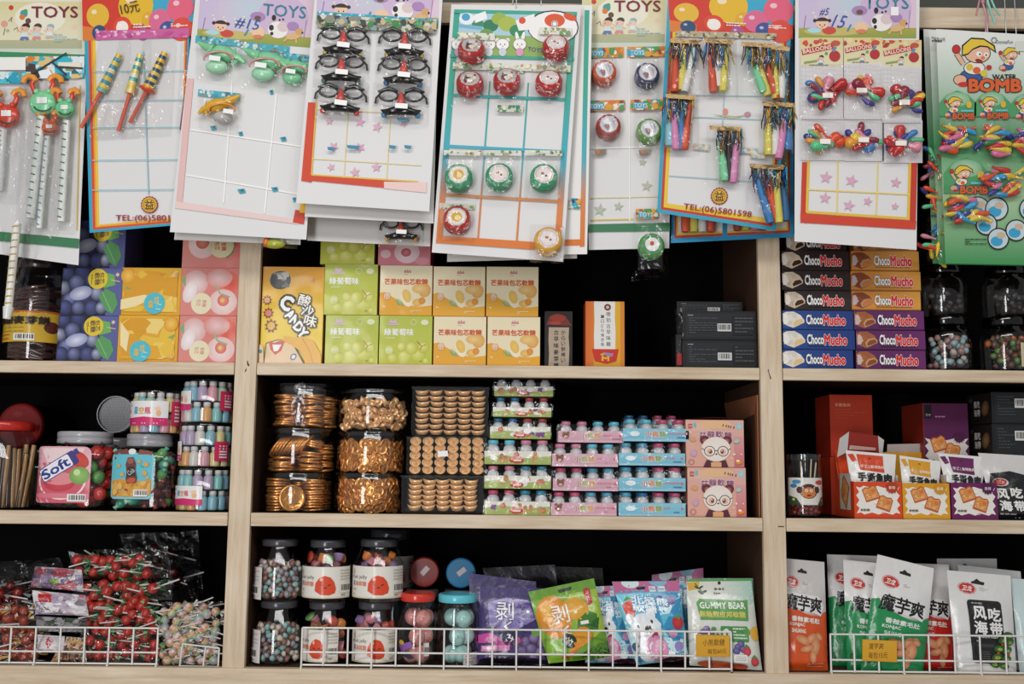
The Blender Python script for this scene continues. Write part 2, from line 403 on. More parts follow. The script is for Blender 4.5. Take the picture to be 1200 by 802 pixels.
# ------------------------------------------------------------------ toy display cards hanging in front of the top bays
rl = thing('hanging_rail', 'thin steel rail across the top that carries the toy cards', 'rail', (0, -.06, P(600, -40).z))
zr = P(600, -40).z
m = MB(); m.tube([(-1.25, -.068, zr), (1.25, -.068, zr)], .004, '9a9a98', 'metal'); m.build('rod', rl)
for x in (-1.2, -.45, .45, 1.2):
    m = MB(); m.tube([(x, -.068, zr), (x, -.03, zr+.004), (x, .0, zr+.01)], .004, '9a9a98', 'metal'); m.box(x-.012, x+.012, -.006, .0, zr-.02, zr+.04, '9a9a98', 'metal'); m.build('bracket', rl)
CARDG = 'toy display cards hanging along the top'
class Card:
    def __init__(s, label, TL, TR, BR, BL, Y0, ky=0.0, curl=0.0, base='dedcdb', group=CARDG, name='hanging_toy_card'):
        s.q = (TL, TR, BR, BL); s.Y0 = Y0; s.ky = ky; s.curl = curl; s.mb = MB(); s.label = label; s.group = group; s.name = name
        f = lambda side: (lambda u, v: s.mp(*s.uv(u, v), -side))
        s.mb.grid(f(0), 6, 12, base, 'paper'); s.mb.grid(f(.0009), 6, 12, 'd8d4cc', 'paper')
        for i in range(12):
            for u in (0, 1): s.mb.add([f(0)(u, i/12), f(0)(u, (i+1)/12), f(.0009)(u, (i+1)/12), f(.0009)(u, i/12)], [[0, 1, 2, 3]], 'f4f2ee')
        for i in range(6):
            for v in (0, 1): s.mb.add([f(0)(i/6, v), f(0)((i+1)/6, v), f(.0009)((i+1)/6, v), f(.0009)(i/6, v)], [[0, 1, 2, 3]], 'f4f2ee')
        s.a = Art(s.mb, s.mp, 'paper', 34, h0=.0003, step=.00003)
        s.pk = []
    def uv(s, u, v):
        (a, b), (c, d), (e, f), (g, h) = s.q
        return (a*(1-u)*(1-v)+c*u*(1-v)+e*u*v+g*(1-u)*v, b*(1-u)*(1-v)+d*u*(1-v)+f*u*v+h*(1-u)*v)
    def Y(s, x, y): return s.Y0 + s.ky*y/300 - s.curl*max(0, (y-200)/100)**2
    def mp(s, x, y, h): return P(x, y, s.Y(x, y)-h)
    def quad(s, u0, v0, u1, v1): return [s.uv(u0, v0), s.uv(u1, v0), s.uv(u1, v1), s.uv(u0, v1)]
    def rim(s, ins, w, col):
        """printed frame: inset fraction list of (u0,v0,u1,v1) outer and width in u,v"""
        u0, v0, u1, v1 = ins; wu, wv = w
        s.a.p(s.quad(u0, v0, u0+wu, v1), col); s.a.p(s.quad(u1-wu, v0, u1, v1), col); s.a.p(s.quad(u0, v1-wv, u1, v1), col); s.a.p(s.quad(u0, v0, u1, v0+wv), col)
    def uvl(s, u0, v0, u1, v1, w, col): s.a.l([s.uv(u0, v0), s.uv(u1, v1)], w, col)
    def done(s):
        Card.n = getattr(Card, 'n', 0)+1; (x, y) = s.uv(.5+((Card.n*3) % 7-3)*.04, 0); o = s.mb.build(s.name, origin=P(x, y, s.Y(x, y))); tag(o, s.label, 'toy card', s.group); s.o = o
        # wire hook from the card to the rail
        m = MB(); p = P(x, y+2, s.Y(x, y)); sg = 1 if p.y > -.068 else -1
        m.tube([p+V((0, .0005*sg, -.002)), p+V((0, .001*sg, .004)), V((p.x, p.y, zr+.0058)), V((p.x, -.068, zr+.0062)), V((p.x, -.068-sg*.0062, zr+.005)), V((p.x, -.068-sg*.0066, zr-.004))], .0011, 'b8b8b6', 'metal', 6); m.build('hook', o)
        return o
def film(mb, q, Yf, nu=8, nv=10, amp=.004, lift=.004, seed=0, col='ffffff', m='film'):
    """crinkled clear plastic over a photo-frame quadrilateral"""
    (a, b), (c, d), (e, f), (g, h) = q
    def fn(u, v):
        x = a*(1-u)*(1-v)+c*u*(1-v)+e*u*v+g*(1-u)*v; y = b*(1-u)*(1-v)+d*u*(1-v)+f*u*v+h*(1-u)*v
        k = min(u, v, 1-u, 1-v, .16)/.16
        r = (1-min(1, 2.2*abs(noise.noise(V((x*.075+seed*13+y*.02, y*.035, seed))))))**2+.5*(1-min(1, 2.5*abs(noise.noise(V((x*.15-y*.06, y*.10+seed*5, seed+5))))))**2
        return P(x, y, Yf(x, y)-.0012-lift*k-amp*k*r)
    mb.grid(fn, int(nu*1.7)+1, int(nv*1.7)+1, col, m, smooth=False)
CONF = ['2aa7c9', '1d7fa8', 'e8e4da', '3c9a5a', 'e8a33a', '4a3a38', 'd8502f', 'bfe3ea']
def header(a, x0, y0, x1, y1, seed, cols=CONF, base='3aa9c4', rot=0):
    b = a.sub(x0, y0, 1, rot); w, h = x1-x0, y1-y0
    b.r(0, 0, w, h, base); b.cell(0, 0, w, h, seed, cols, int(w*h/14)+5)
def packet(card, q, seed, lift=.012, amp=.005, strip=None, name='toy_packet', stripcols=CONF, base='3aa9c4', n=(8, 9)):
    """clear bag stapled on a card; optional printed strip along its top edge"""
    m = MB(); film(m, q, card.Y, n[0], n[1], amp, lift, seed)
    if strip:
        a = Art(m, card.mp, 'paper', None, h0=.0022, step=.00003); (x0, y0), (x1, y1) = q[0], q[1]
        L = sqrt((x1-x0)**2+(y1-y0)**2); header(a, x0, y0, x0+L, y0+strip, seed, stripcols, base, math.degrees(atan2(y1-y0, x1-x0)))
    return m.build(name, card.o)
def kid(a, x, y, s, hair='3a2a26', skin='e3b79c', top='d5e0dc', pants='6a7aa8'):
    b = a.sub(x, y, s)
    b.p([(-3, 3), (3, 3), (4.5, 10), (-4.5, 10)], top); b.p([(-4, 9.5), (3.5, 9.5), (5, 13), (1, 13.5), (0, 12), (-2, 14), (-6, 13)], pants)
    b.l([(-3, 5), (-8, 2)], 1.6, skin); b.l([(3, 5), (7, 7)], 1.6, skin); b.e(0, 0, 5, 4.4, skin); b.e(1.2, -2, 4.6, 3.6, hair, a0=190, a1=400, rot=-10); b.e(-2.4, .8, .5, .5, '2a2020'); b.e(-3.2, 2, .8, .6, 'd98a80')
def header_beige(a, ox, oy, s=1, full=True):
    """cream TOYS heading with children at play; local frame about 95 x 66"""
    b = a.sub(ox, oy, s)
    b.r(-2, -3, 95, 44, 'd9cf9c', 'e3dcc0'); b.e(46, 16, 30, 18, 'e9e4cf'); b.r(-2, 42, 95, 54, 'b9b48c', 'a9b295'); b.r(-2, 52, 95, 57, 'cdd3c2')
    for x, y, r, c in ((12, 4, 3, 'c8442c'), (27, 11, 4.5, '3f9aa8'), (25, 15, 3.4, 'd97c35'), (29, 8, 2.5, '58a05a'), (32, 19.5, 3.4, '6a4a3a'), (4, 23, 4, 'dba18f'), (8, 31, 2, 'a9b48f'), (86, 26, 3, 'e6c9b4')): b.e(x, y, r, r, c)
    for pts in (((9, 20), (13, 15), (12, 21)), ((15, 30), (19, 27), (20, 32)), ((3, 36), (5, 28))): b.l(list(pts), .8, '6d6a58')
    kid(b, 28, 28, 1.05); kid(b, 42, 28, 1.0, '4a4440', 'e6c2ae', 'c3d6d0', 'd98f86'); kid(b, 57, 28, .9, '93b3b8', 'e4ccbd', 'dfe6e0', 'c9b6ae')
    b.greek(62, 35, 90, 45, 4, 'a9c2c4', 7)
    b.t('TOYS', 63, 9, 54, 13, '7d2638', b=.012)
def header_pink(a, ox, oy, s=1, rot=0, toys=True, tcol='2f7f96'):
    """lilac TOYS heading with a small girl, a cow and a dog in a meadow; local frame 135 x 45"""
    b = a.sub(ox, oy, s, rot)
    b.r(0, -30, 135, 34, 'c6b8d3', 'dcc2d2', side='h'); b.e(62, 4, 40, 30, 'b9ccd6', 'cdbdd2'); b.e(100, 10, 30, 25, 'cbb2cf')
    b.r(0, 32, 135, 44, 'a9a44a', '8c9a45'); b.e(40, 36, 34, 5, 'c4b46a')
    for i in range(9): b.e(8+(i*37 % 50), -2+(i*23 % 24), 1.3, 1.3, 'e6ddc4', n=6)
    b.l([(6, 33), (8, 18)], 1, '9a7aa8'); b.l([(126, 33), (128, 12)], 1, 'a583ac')
    c = b.sub(27, 27)   # girl lying down
    c.e(8, 8, 8, 4.5, 'c8483a'); c.e(-9, 8, 8, 3, 'a9d4dc'); c.e(0, 0, 7.4, 6.2, 'e8c2a4'); c.e(0, -2.6, 7.4, 4.4, '3a2426', a0=180, a1=360); c.e(-8.4, -3.4, 2.2, 2, '3a2426'); c.e(8.4, -3.4, 2.2, 2, '3a2426'); c.e(-2.6, 1.6, .8, .9, '2a1a1a'); c.e(2.8, 1.6, .8, .9, '2a1a1a'); c.e(0, 3.6, 1.2, .6, 'c8483a')
    c = b.sub(68, 22)   # small animal in a lilac hat
    c.e(4, 9, 8, 6, 'e8c4a0'); c.e(2, -10, 9, 5.5, 'a884b4'); c.e(2, -8, 4, 3, '6d4f48'); c.l([(-8, 6), (-12, 14)], 2, '4c8a9c'); c.e(4, 14, 6, 2.5, 'd97c5a')
    c = b.sub(95, 20)   # cow
    c.e(0, 6, 12, 10, 'ece6e2'); c.e(-8, 4, 3, 3.6, '2a2426'); c.e(-7, 11, 2, 2.4, '2a2426'); c.e(6, 2, 7, 6, 'd9c2c4'); c.e(-6, -8, 2.6, 3.6, '2a2426'); c.e(1, -6, 1.2, 1.2, '2a2426'); c.e(5, -7, 1.2, 1.2, '2a2426')
    c = b.sub(114, 22)  # brown dog
    c.e(0, 10, 9, 4, 'd9b07a', rot=-15); c.e(6, 4, 4.5, 4, 'd0a06a'); c.e(-2, -2, 7, 5, 'a884b4'); c.l([(-6, 12), (-11, 17)], 2, 'd9b07a'); c.l([(3, 12), (4, 18)], 2, 'd9b07a'); c.e(10, 5, 1.2, 1.2, '3a2426')
    if toys: b.t('TOYS', 101, 3, 51, 14, tcol, b=.004)
def header_red(a, q, seed):
    """red and sky-blue heading with plain round yellow and pink party shapes"""
    (x0, y0), (x1, y1), (x2, y2), (x3, y3) = q
    f = lambda u, v: (x0*(1-u)*(1-v)+x1*u*(1-v)+x2*u*v+x3*(1-u)*v, y0*(1-u)*(1-v)+y1*u*(1-v)+y2*u*v+y3*(1-u)*v)
    b = Art(a.mb, a.mp, a.m, a.ml); b.h = a.h; b.T = lambda x, y: a.T(*f(x/100, y/40)); b.sc = (x1-x0)/100
    b.r(0, 0, 100, 40, 'cf3b2a'); b.r(58, 0, 100, 26, '3aa4c4'); b.p([(0, 26), (22, 30), (22, 40), (0, 40)], 'd97c35')
    for x, y, r, c in ((14, 17, 11, 'e0b33a'), (15, 33, 7, '2f4d74'), (48, 9, 17, 'e2b42e'), (60, 22, 7, 'dca62a'), (36, 28, 9, 'd9482f'), (36, 29, 6, 'efe6dc'), (70, 24, 11, 'd9688c'), (88, 12, 13, 'e0607c'), (77, 33, 8, '3f4f8c'), (90, 33, 11, 'd84a3a'), (55, 36, 6, 'a8558c')):
        b.e(x, y, r*.92, r*1.05, c); b.e(x-r*.3, y-r*.35, r*.22, r*.2, mixc(c, 'ffffff', .45))
    b.greek(46, 26, 62, 31, 2, 'efe2da', seed); b.greek(80, 27, 96, 31, 2, 'efe2da', seed+1)
def seal(a, x, y, r):
    a.st(x, y, r, '9a2426', n=18, inner=.88); a.e(x, y, r*.82, r*.82, 'd9b23a'); a.ring(x, y, r*.6, r*.68, '9a6a22'); a.t('益', x, y, r*1.0, r*1.0, '5a3420', b=.02)
# ---- 1: leftmost card with long noise sticks
c = Card('cream toy card at far left with green and red smiling whistle sticks in long bags', (-72, -34), (107, -30), (92, 311), (-86, 286), -.058, .0, .0)
c.a.p([(-70, -30), (106, -26), (101, 66), (-74, 58)], 'e2ddc8'); header_beige(c.a, 1, 5, 1.0)
c.a.p([(-74, 58), (101, 64), (100, 70), (-74, 66)], '3c8a5c'); c.a.p([(-84, 264), (93, 280), (92, 291), (-85, 275)], '3c7a52')
c.a.l([(94, 100), (90, 270)], 1.2, 'd9b23a'); c.a.l([(30, 70), (30, 84)], 1.2, 'c8a84a'); header(c.a, 30, 66, 99, 92, 4, ['35b4c9', '2aa0b8', 'e9eef0', '27707c', '7fd0dc', '4fc0d0', 'd9e6e8', '8a8f7a']+['d9803a', 'e0c080', '4a3a38']); header(c.a, -10, 84, 36, 98, 5, ['35b4c9', '2aa0b8', 'e9eef0', '27707c', '7fd0dc', '4fc0d0', 'd9e6e8', '8a8f7a']); c.a.r(-4, 67, 30, 82, 'efece6'); c.a.r(68, 73, 95, 79, 'e6dfc8')
for x0, y0, x1, y1 in ((35, 88, 78, 62), (60, 72, 78, 88), (65, 78, 97, 80)): c.a.l([(x0, y0), (x1, y1)], 2, '2b3a40')
c.done()
def whistle(card, hx, hy, r, col, horn, tx0, ty0, tx1, ty1, tr, dash, seed):
    o = packet(card, [(hx-24, hy-34), (min(90, hx+22), hy-32), (min(88, tx1+22), ty1+16), (tx1-18, ty1+14)], seed, .017, .016, n=(11, 24))
    Y = card.Y0-.016; s = .00138; p = P(hx, hy, Y); m = MB()
    m.ball(p, (r*s, .009, r*s*.92), col, 'plastic', 18)
    for sx in (-1, 1):
        m.tube([P(hx+sx*r*.5, hy-r*.7, Y), P(hx+sx*r*.75, hy-r*1.25, Y), P(hx+sx*r*.6, hy-r*1.7, Y)], [.0046, .0042, .0034], horn, 'plastic')
        m.tube([P(hx+sx*r*.45, hy-r*1.5, Y), P(hx+sx*r*.62, hy-r*1.78, Y), P(hx+sx*r*.95, hy-r*1.9, Y), P(hx+sx*r*1.25, hy-r*1.7, Y), P(hx+sx*r*1.32, hy-r*1.4, Y)], .0050, 'e89a3e', 'plastic')
        m.ball(P(hx+sx*r*.42, hy-r*.8, Y-.004), .005, col, 'plastic', 10)
    a = Art(m, lambda x, y, h: P(x, y, Y-.0092-h+((x-hx)**2+(y-hy)**2)*.000018), 'paper', 3, h0=.0004); pts = [(hx+r*.62*cos(t), hy+r*.12+r*.42*sin(t)) for t in [pi*(.08+.84*k/8) for k in range(9)]]
    a.l(pts, 1.5, '1d3a2c'); a.r(hx-r*.42, hy-r*.42, hx+r*.3, hy, 'efeeea')
    m.build('smiling_head', o)
    m = MB(); n = 26; ps, cs = [], []
    ps = [P(tx0+(tx1-tx0)*k/n, ty0+(ty1-ty0)*k/n, Y) for k in range(n+1)]
    m.tube(ps, tr*s, 'e9ede6', 'plastic', 10)
    d = (ps[-1]-ps[0]).normalized(); sd = d.cross(V((0, 1, 0))).normalized()
    for k in range(1, n, 2):
        q = ps[k]; m.tube([q+sd*(tr*s*x)+V((0, -sqrt(max(0, 1-x*x))*tr*s*1.03, 0))+d*(x*.0022) for x in (-.95, -.6, -.1, .3)], .0011, dash, 'plastic', 5)
    m.build('striped_tube', o)
whistle(c, 50, 121, 17, '86d7a0', 'd2452c', 49, 137, 36, 256, 5, '2f7a4a', 1)
whistle(c, 76, 128, 12, '79cf96', 'd2452c', 79, 142, 72, 260, 4.6, '3a7a58', 2)
whistle(c, 8, 136, 16, 'd5452f', 'd2452c', 3, 152, -2, 224, 5, 'b84a8c', 3)
whistle(c, 58, 150, 10, 'd9623c', 'd2452c', 56, 160, 46, 268, 3.4, '6a9ac4', 4)
o = packet(c, [(-12, 120), (30, 112), (42, 300), (12, 400)], 5, .026, .016, n=(11, 24))
m = MB(); Y = -.092; ps = [P(20-10*k/24, 262+98*k/24, Y) for k in range(25)]; m.tube(ps, .0064, 'e6e3da', 'plastic', 10)
for k in range(1, 24):
    if k % 2: m.tube([ps[k]+V((x*.0064, -sqrt(1-x*x)*.0068, x*.001)) for x in (-.8, 0, .8)], .0011, 'b8923a', 'plastic', 5)
m.tube([P(10, 360, Y), P(8, 374, Y)], [.0085, .006], 'e2e2de', 'plastic', 10)
m.build('striped_tube', o)
# ---- 2: card with three banded rockets
c = Card('white toy card with blue, red and yellow border and three banded whistle rockets', (97, -30), (224, -34), (217, 263), (105, 273), -.074)
for k, (col, w) in enumerate((('2fa0bd', 0), ('d2452c', .035), ('e89a2e', .062), ('e6c23a', .08))): c.a.p(c.quad(w, .0, 1-w*.6, 1-w*.3), col)
c.a.p(c.quad(.105, .0, .95, .971), 'dcdad9')
header_red(c.a, [(96, -2), (228, -6), (225, 42), (97, 48)], 3)
c.a.p([(112, 36), (222, 33), (221, 44), (112, 47)], 'c8609a'); c.a.cell(113, 36, 220, 44, 4, ['d98ab4', 'b04a8a', 'e4b4cc', 'c4508c'], 40)
c.a.t('10元', 152, 9, 22, 13, '33222a', rot=-12)
for y in (84, 118, 150, 188, 223): c.a.l([(108, y), (222, y-1)], 1.1, '8fc0cc')
c.a.l([(168, 60), (174, 228)], 1.1, '8fc0cc'); seal(c.a, 175, 240, 10.5)
c.a.t('TEL:(06)5801598', 177, 256.5, 83, 8.8, 'a02a22', b=.014)
c.done()
def rocket(card, x0, y0, x1, y1, r, cols, seed, rim):
    o = packet(card, [(x0-24, y0-18), (x0+14, y0-18), (x0+8, y0+98), (x0-52, y0+102)], seed, .013, .008, n=(9, 16))
    Y = card.Y0-.012; s = .00138; m = MB(); ps, cs, rs = [], [], []; n = len(cols)
    for k, col in enumerate(cols):
        for e in (0.001, .999): t = (k+e)/n; ps.append(P(x0+(x1-x0)*t, y0+(y1-y0)*t, Y)); cs.append(col); rs.append(r*s*(.8+.5*t))
    m.tube(ps, rs, '', 'plastic', 12, cols=cs)
    d = (ps[-1]-ps[0]).normalized(); e = ps[-1]
    if rim: m.tube([e, e+d*.003, e+d*.006], [r*s*1.9, r*s*2.0, r*s*.8], 'd8502f', 'plastic', 14)
    m.build('banded_rocket', o)
    m = MB(); L = (x1-x0), (y1-y0); m.tube([e, P(x1+L[0]*.95-2, y1+L[1]*.95, Y)], .0032, 'd5604a', 'plastic', 8); m.build('stick', o)
B1 = ['d9b43a', '4a8ea0', 'e0c04a', '4a8ea0', 'e6d9b0', '4a8ea0', 'e0c04a', '4a8ea0', 'e0c04a', '7fae9a']
rocket(c, 140, 64, 118, 108, 4.6, B1, 11, False); rocket(c, 164, 64, 152, 110, 4.4, ['e0cc6a', '3f9a94', 'e9dca4', '3f9a94', 'e0cc6a', 'e9e4cc', '4aa59a', 'e0cc6a', 'e0c04a', 'e2c878'], 12, False)
rocket(c, 193, 62, 173, 104, 5.0, ['e3b52e', '2f4a70', 'e3b52e', '4a4a48', 'e3c04a', '2f4a70', 'e3c04a', '2f4a70', 'e3c04a', '2f4a70', 'e3b52e'], 13, True)
m = MB(); film(m, [(212, 50), (226, 50), (222, 160), (206, 156)], c.Y, 4, 10, .003, .003, 14); m.tube([P(219, 100, c.Y0-.006), P(212, 152, c.Y0-.006)], .0026, '7a3a34', 'plastic', 6); m.build('toy_packet', c.o)
# ---- 3: card with green biting lizards
c = Card('lilac-headed toy card with three green biting lizards and one yellow one', (231, -20), (379, -32), (359, 281), (199, 272), -.086, 0, .004)
header_pink(c.a, 234, 2, .99, 4.5); c.a.t('#15', 290, 28, 28, 13, '3556a0', rot=10, sk=.2)
pk = 'e0b8b4'
c.a.p([(219, 92), (227, 92), (213, 243), (206, 242)], pk, None); c.a.p([(206, 236), (352, 258), (350, 263), (205, 244)], 'e6c9c4')
c.a.p([(346, 246), (358, 247), (356, 263), (343, 261)], 'c8402c'); c.a.p([(352, 232), (359, 233), (358, 250), (351, 249)], 'e2b42e')
for pts in (((272, 95), (262, 238)), ((324, 110), (310, 250)), ((224, 152), (355, 172)), ((218, 205), (352, 228))): c.a.l(list(pts), 1.6, 'f6f4f1')
for x, y, w in ((250, 150, 8), (282, 157, 6), (332, 163, 8), (283, 224, 10), (322, 222, 9), (345, 234, 5), (318, 108, 5)): c.a.p([(x-w/2, y-2), (x+w*.3, y-3), (x+w/2, y+2), (x-w*.2, y+3)], '3a9ab0'); c.a.p([(x-w*.2, y-1), (x+w*.2, y-2), (x+w*.2, y+1)], '27505c')
c.done()
def lizard(card, cx, cy, s, body, jaw, belly, seed, flip=1):
    o = packet(card, [(cx-30*s, cy-30*s), (cx+28*s, cy-24*s), (cx+24*s, cy+32*s), (cx-30*s, cy+26*s)], seed, .016, .006, strip=8, stripcols=['35b4c9', '2aa0b8', 'e9eef0', '27707c', '7fd0dc', '4fc0d0', 'd9e6e8', '8a8f7a'], base='3ab0c6')
    Y = card.Y0-.014; k = .00137*s; m = MB(); Q = lambda x, y, d=0: P(cx+x*s*flip, cy+y*s, Y-d)
    m.ball(Q(4, -8), (20*k, .010, 9*k), body, 'plastic', 16, Euler((0, radians(14*flip), 0)).to_matrix(), bump=.25, seed=seed)
    m.tube([Q(-8, -12), Q(-20, -17), Q(-28, -22)], [7*k, 4.5*k, 1.2*k], body, 'plastic', 10); m.tube([Q(14, -4), Q(24, -2), Q(30, 4)], [6*k, 4*k, 2*k], body, 'plastic', 10)
    for i in range(5): m.tube([Q(-10+i*7, -13+i*1.2), Q(-9+i*7, -20+i*1.4)], [3*k, .6*k], body, 'plastic', 8)
    m.tube([Q(16, -6), Q(20, 3), Q(15, 6)], [3*k, 2.4*k, 1.6*k], body, 'plastic', 8); m.build('lizard_body', o)
    m = MB(); m.tube([Q(18*cos(t)-2, -1-9*sin(t), .0105) for t in [pi*(-.05+1.1*i/12) for i in range(13)]], 1.5*k, jaw, 'plastic', 8); m.ball(Q(-4, 9, .002), (14.5*k, .011, 9*k), belly, 'plastic', 16); m.build('lizard_jaw', o)
    m = MB(); a = Art(m, lambda x, y, h: P(x, y, Y-.017-h), 'paper'); a.sub(cx, cy, s, 8).r(-9*flip-5, -4, -9*flip+9, 2, 'efefec'); m.build('price_sticker', o)
lizard(c, 258, 70, .95, '84d09c', 'd08a88', 'a9dcb9', 21); lizard(c, 312, 78, .98, '84d09c', 'd08a88', '9fd8b2', 22, 1); lizard(c, 346, 85, .82, '80cc98', 'd08a88', '84cc9c', 23)
lizard(c, 258, 130, .85, 'dca92e', 'df8a2c', 'b9b4ae', 24, -1)
c2 = Card('plain white backing card peeking out below the lizard card', (236, -22), (372, -30), (352, 287), (204, 281), -.066, base='dddad6')
c2.done(); m = MB(); film(m, [(304, 262), (352, 266), (348, 292), (300, 290)], c2.Y, 6, 4, .006, .012, 30); m.ball(P(322, 286, -.078), (.018, .008, .008), 'a9ad3a', 'plastic'); m.ball(P(312, 284, -.08), (.006, .006, .008), 'd9702c', 'plastic', 10); m.build('toy_packet', c2.o)
# ---- 4: card with moustache glasses
def disguise(card, cx, cy, s, acc, seed, nose='c8524a', tilt=0):
    o = packet(card, [(cx-34*s, cy-26*s), (cx+34*s, cy-24*s), (cx+33*s, cy+26*s), (cx-34*s, cy+24*s)], seed, .018, .007, n=(9, 8))
    Y = card.Y0-.012; k = .00137*s; m = MB(); q, e = cos(radians(tilt)), sin(radians(tilt)); Q = lambda x, y, d=0: P(cx+(x*q-y*e)*s, cy+(x*e+y*q)*s, Y-d)
    for sx in (-1, 1):
        m.tube([Q(sx*15+11*cos(t), -10+6.5*sin(t)) for t in [2*pi*i/16 for i in range(17)]], 1.5*k, '1c1b1c', 'plastic', 6); m.tube([Q(sx*4, -15, .003), Q(sx*15, -18.5, .004), Q(sx*28, -14.5, .003)], [1.6*k, 2.6*k, 1.2*k], '1c1b1c', 'plastic', 8)
        m.tube([Q(sx*26, -11), Q(sx*30, -7, -.004), Q(sx*31, 0, -.006)], 1.3*k, '222', 'plastic', 6)
        m.tube([Q(0, 9, .006), Q(sx*8, 8, .007), Q(sx*18, 10, .005), Q(sx*24, 7.5, .003)], [4.2*k, 5.4*k, 4*k, .8*k], '171616', 'candy', 10)
        m.ball(Q(sx*20, 13), (4*k, .004, 4.5*k), acc, 'plastic', 8)
    m.tube([Q(-5, -11), Q(5, -11)], 1.5*k, '1c1b1c', 'plastic', 6); m.build('novelty_glasses', o)
    m = MB(); m.tube([Q(0, -13, .003), Q(0, -6, .007), Q(0, 1, .012), Q(0, 5, .006)], [2.4*k, 4*k, 6.2*k, 3*k], nose, 'plastic', 12); m.build('false_nose', o)
    m = MB(); a = Art(m, lambda x, y, h: P(x, y, Y-.02-h), 'paper'); a.sub(cx, cy, s, tilt+3).r(-7, -1, 8, 5, 'f3f2f0'); m.build('price_sticker', o)
c = Card('white toy card with red border holding six black moustache glasses in clear bags', (371, -28), (520, -24), (503, 248), (347, 238), -.117, 0, .008)
header_pink(c.a, 372, -18, 1.06, 2, toys=False)
c.a.p([(361, 120), (371, 120), (365, 214), (353, 212)], 'cf4428'); c.a.p([(354, 211), (500, 225), (500, 215), (365, 206)], 'cf4428', None); c.a.p([(450, 221), (500, 226), (500, 214), (450, 213)], 'e9c8c4')
c.a.l([(371, 118), (365, 205)], 1.6, 'e2b83a'); c.a.l([(365, 205), (490, 213)], 1.6, 'e2b83a')
for pts in (((366, 186), (494, 194)), ((408, 128), (403, 208)), ((458, 128), (453, 210)), ((370, 128), (496, 134))): c.a.l(list(pts), 1.1, 'e6d49a')
for i, (x, y) in enumerate(((386, 142), (422, 143), (442, 149), (473, 145), (391, 172), (422, 173), (388, 196), (416, 202), (441, 196))): c.a.st(x, y, 6.5 if i % 3 else 5, 'd8a9bc', rot=i*9)
header(c.a, 372, 13, 514, 19, 41, ['35b4c9', '2aa0b8', 'e9eef0', '27707c', '7fd0dc', '4fc0d0', 'd9e6e8', '8a8f7a'], base='3aa4bc', rot=4); header(c.a, 372, 17, 512, 32, 42, ['3c8a4a', '5aa86a', '8a8a7a', 'c9b28a', '3a4a48', '8aa0a0', 'd9d0c0'], 'a9a592', rot=3)
for x, y, w in ((388, 174, 9), (414, 172, 16), (460, 172, 9), (478, 172, 9), (472, 140, 14)): c.a.p([(x-w/2, y-2), (x+w/2, y-1), (x+w*.3, y+3), (x-w*.4, y+2)], '3a86a4')
c.done()
for i, (x, y, acc, t) in enumerate(((402, 50, 'd9b43a', 4), (474, 52, 'c9a23a', 2), (400, 82, '4a6a58', 2), (473, 85, '3a6a9a', 3), (399, 118, 'd04a40', 4), (470, 122, '3a8ab4', 1))): disguise(c, x, y, .98, acc, 50+i, tilt=t)
c2 = Card('white backing card stacked behind the moustache glasses card', (380, -26), (515, -22), (508, 262), (357, 254), -.097, base='d6d3d0'); c2.done()
c3 = Card('rear white card with one more pair of moustache glasses at its bottom edge', (362, -26), (512, -22), (504, 289), (360, 282), -.052, base='d2cfcc', ); c3.done(); disguise(c3, 470, 270, .8, 'd9963a', 60)
# ---- 5: yo-yo card
def yoyo(card, px, py, r, col, face, seed, q=None, rot=20, strip=None, dep=.012):
    q = q or [(px-21, py-24), (px+21, py-23), (px+20, py+22), (px-22, py+21)]
    o = packet(card, q, seed, .030, .004, strip=strip, n=(7, 7), stripcols=['d9dccc', '6aa05a', 'e8e6dc', 'b9a06a', '4a6a4a', 'e9e2c8'], base='d6d8cc')
    s = .00136; R = r*s; cpos = P(px, py, card.Y0-.004); M = Euler((radians(90-rot), 0, 0)).to_matrix(); m = MB()
    m.lathe([(R*.82, 0), (R, .003), (R, .009), (R*.9, .0105), (R*.9, .012), (R, .0135), (R*1.0, .0175), (R*.92, .022), (R*.74, .0245)], cpos, col, 'candy', 26, M)
    m.build('yo_yo', o)
    m = MB(); a = Art(m, lambda x, y, h: cpos+M @ V((x*R*.72, -y*R*.72, .0247+h)), 'paper'); face(a); m.build('round_sticker', o)
def fwhite(a): a.e(0, 0, 1, 1, 'e3d9d6'); a.ring(0, 0, .78, .88, 'c9a9a4'); a.e(0, .05, .5, .45, 'eedfd8'); a.e(-.15, -.1, .18, .16, 'a8706a'); a.e(.2, .15, .12, .12, '6a4a48')
def fgold(a): a.e(0, 0, 1, 1, 'e6dcd2'); a.e(0, 0, .55, .55, 'd9a93a'); a.e(.1, .1, .3, .3, 'f0d9a0'); a.ring(0, 0, .85, .95, 'c9bcb4')
def fpic(a): a.e(0, 0, 1, 1, 'b9b4b2'); a.cell(-.6, -.6, .6, .6, 5, ['4a3a3a', '8a3a30', 'e0d8cc', '6a7a8a', 'd98a5a'], 12)
def fmir(a): a.e(0, 0, 1, 1, 'c9c6cc'); a.p([(-.7, -.4), (-.1, -.8), (.5, .7), (.1, .9)], 'ecebee'); a.p([(-.6, .2), (-.3, -.1), (.1, .6), (-.2, .8)], '8a8088'); a.p([(.3, -.7), (.7, -.3), (.6, .4)], 'a9a2a6'); a.e(-.1, .3, .2, .3, '9a6a5a')
c = Card('yo-yo card with green to orange border holding red, green and yellow yo-yos', (529, 5), (681, 8), (660, 307), (506, 296), -.098, .0, .004)
def frame(v):
    for a_, b_, c_ in ((0, .3, ('3aa48c', '3aa48c')), (.3, .62, ('3aa48c', '3fa9bd')), (.62, .78, ('3fa9bd', 'd98248')), (.78, 1.01, ('d98248', 'd9772f'))):
        if a_ <= v < b_: return mixc(c_[0], c_[1], (v-a_)/(b_-a_))
    return H('d9772f')
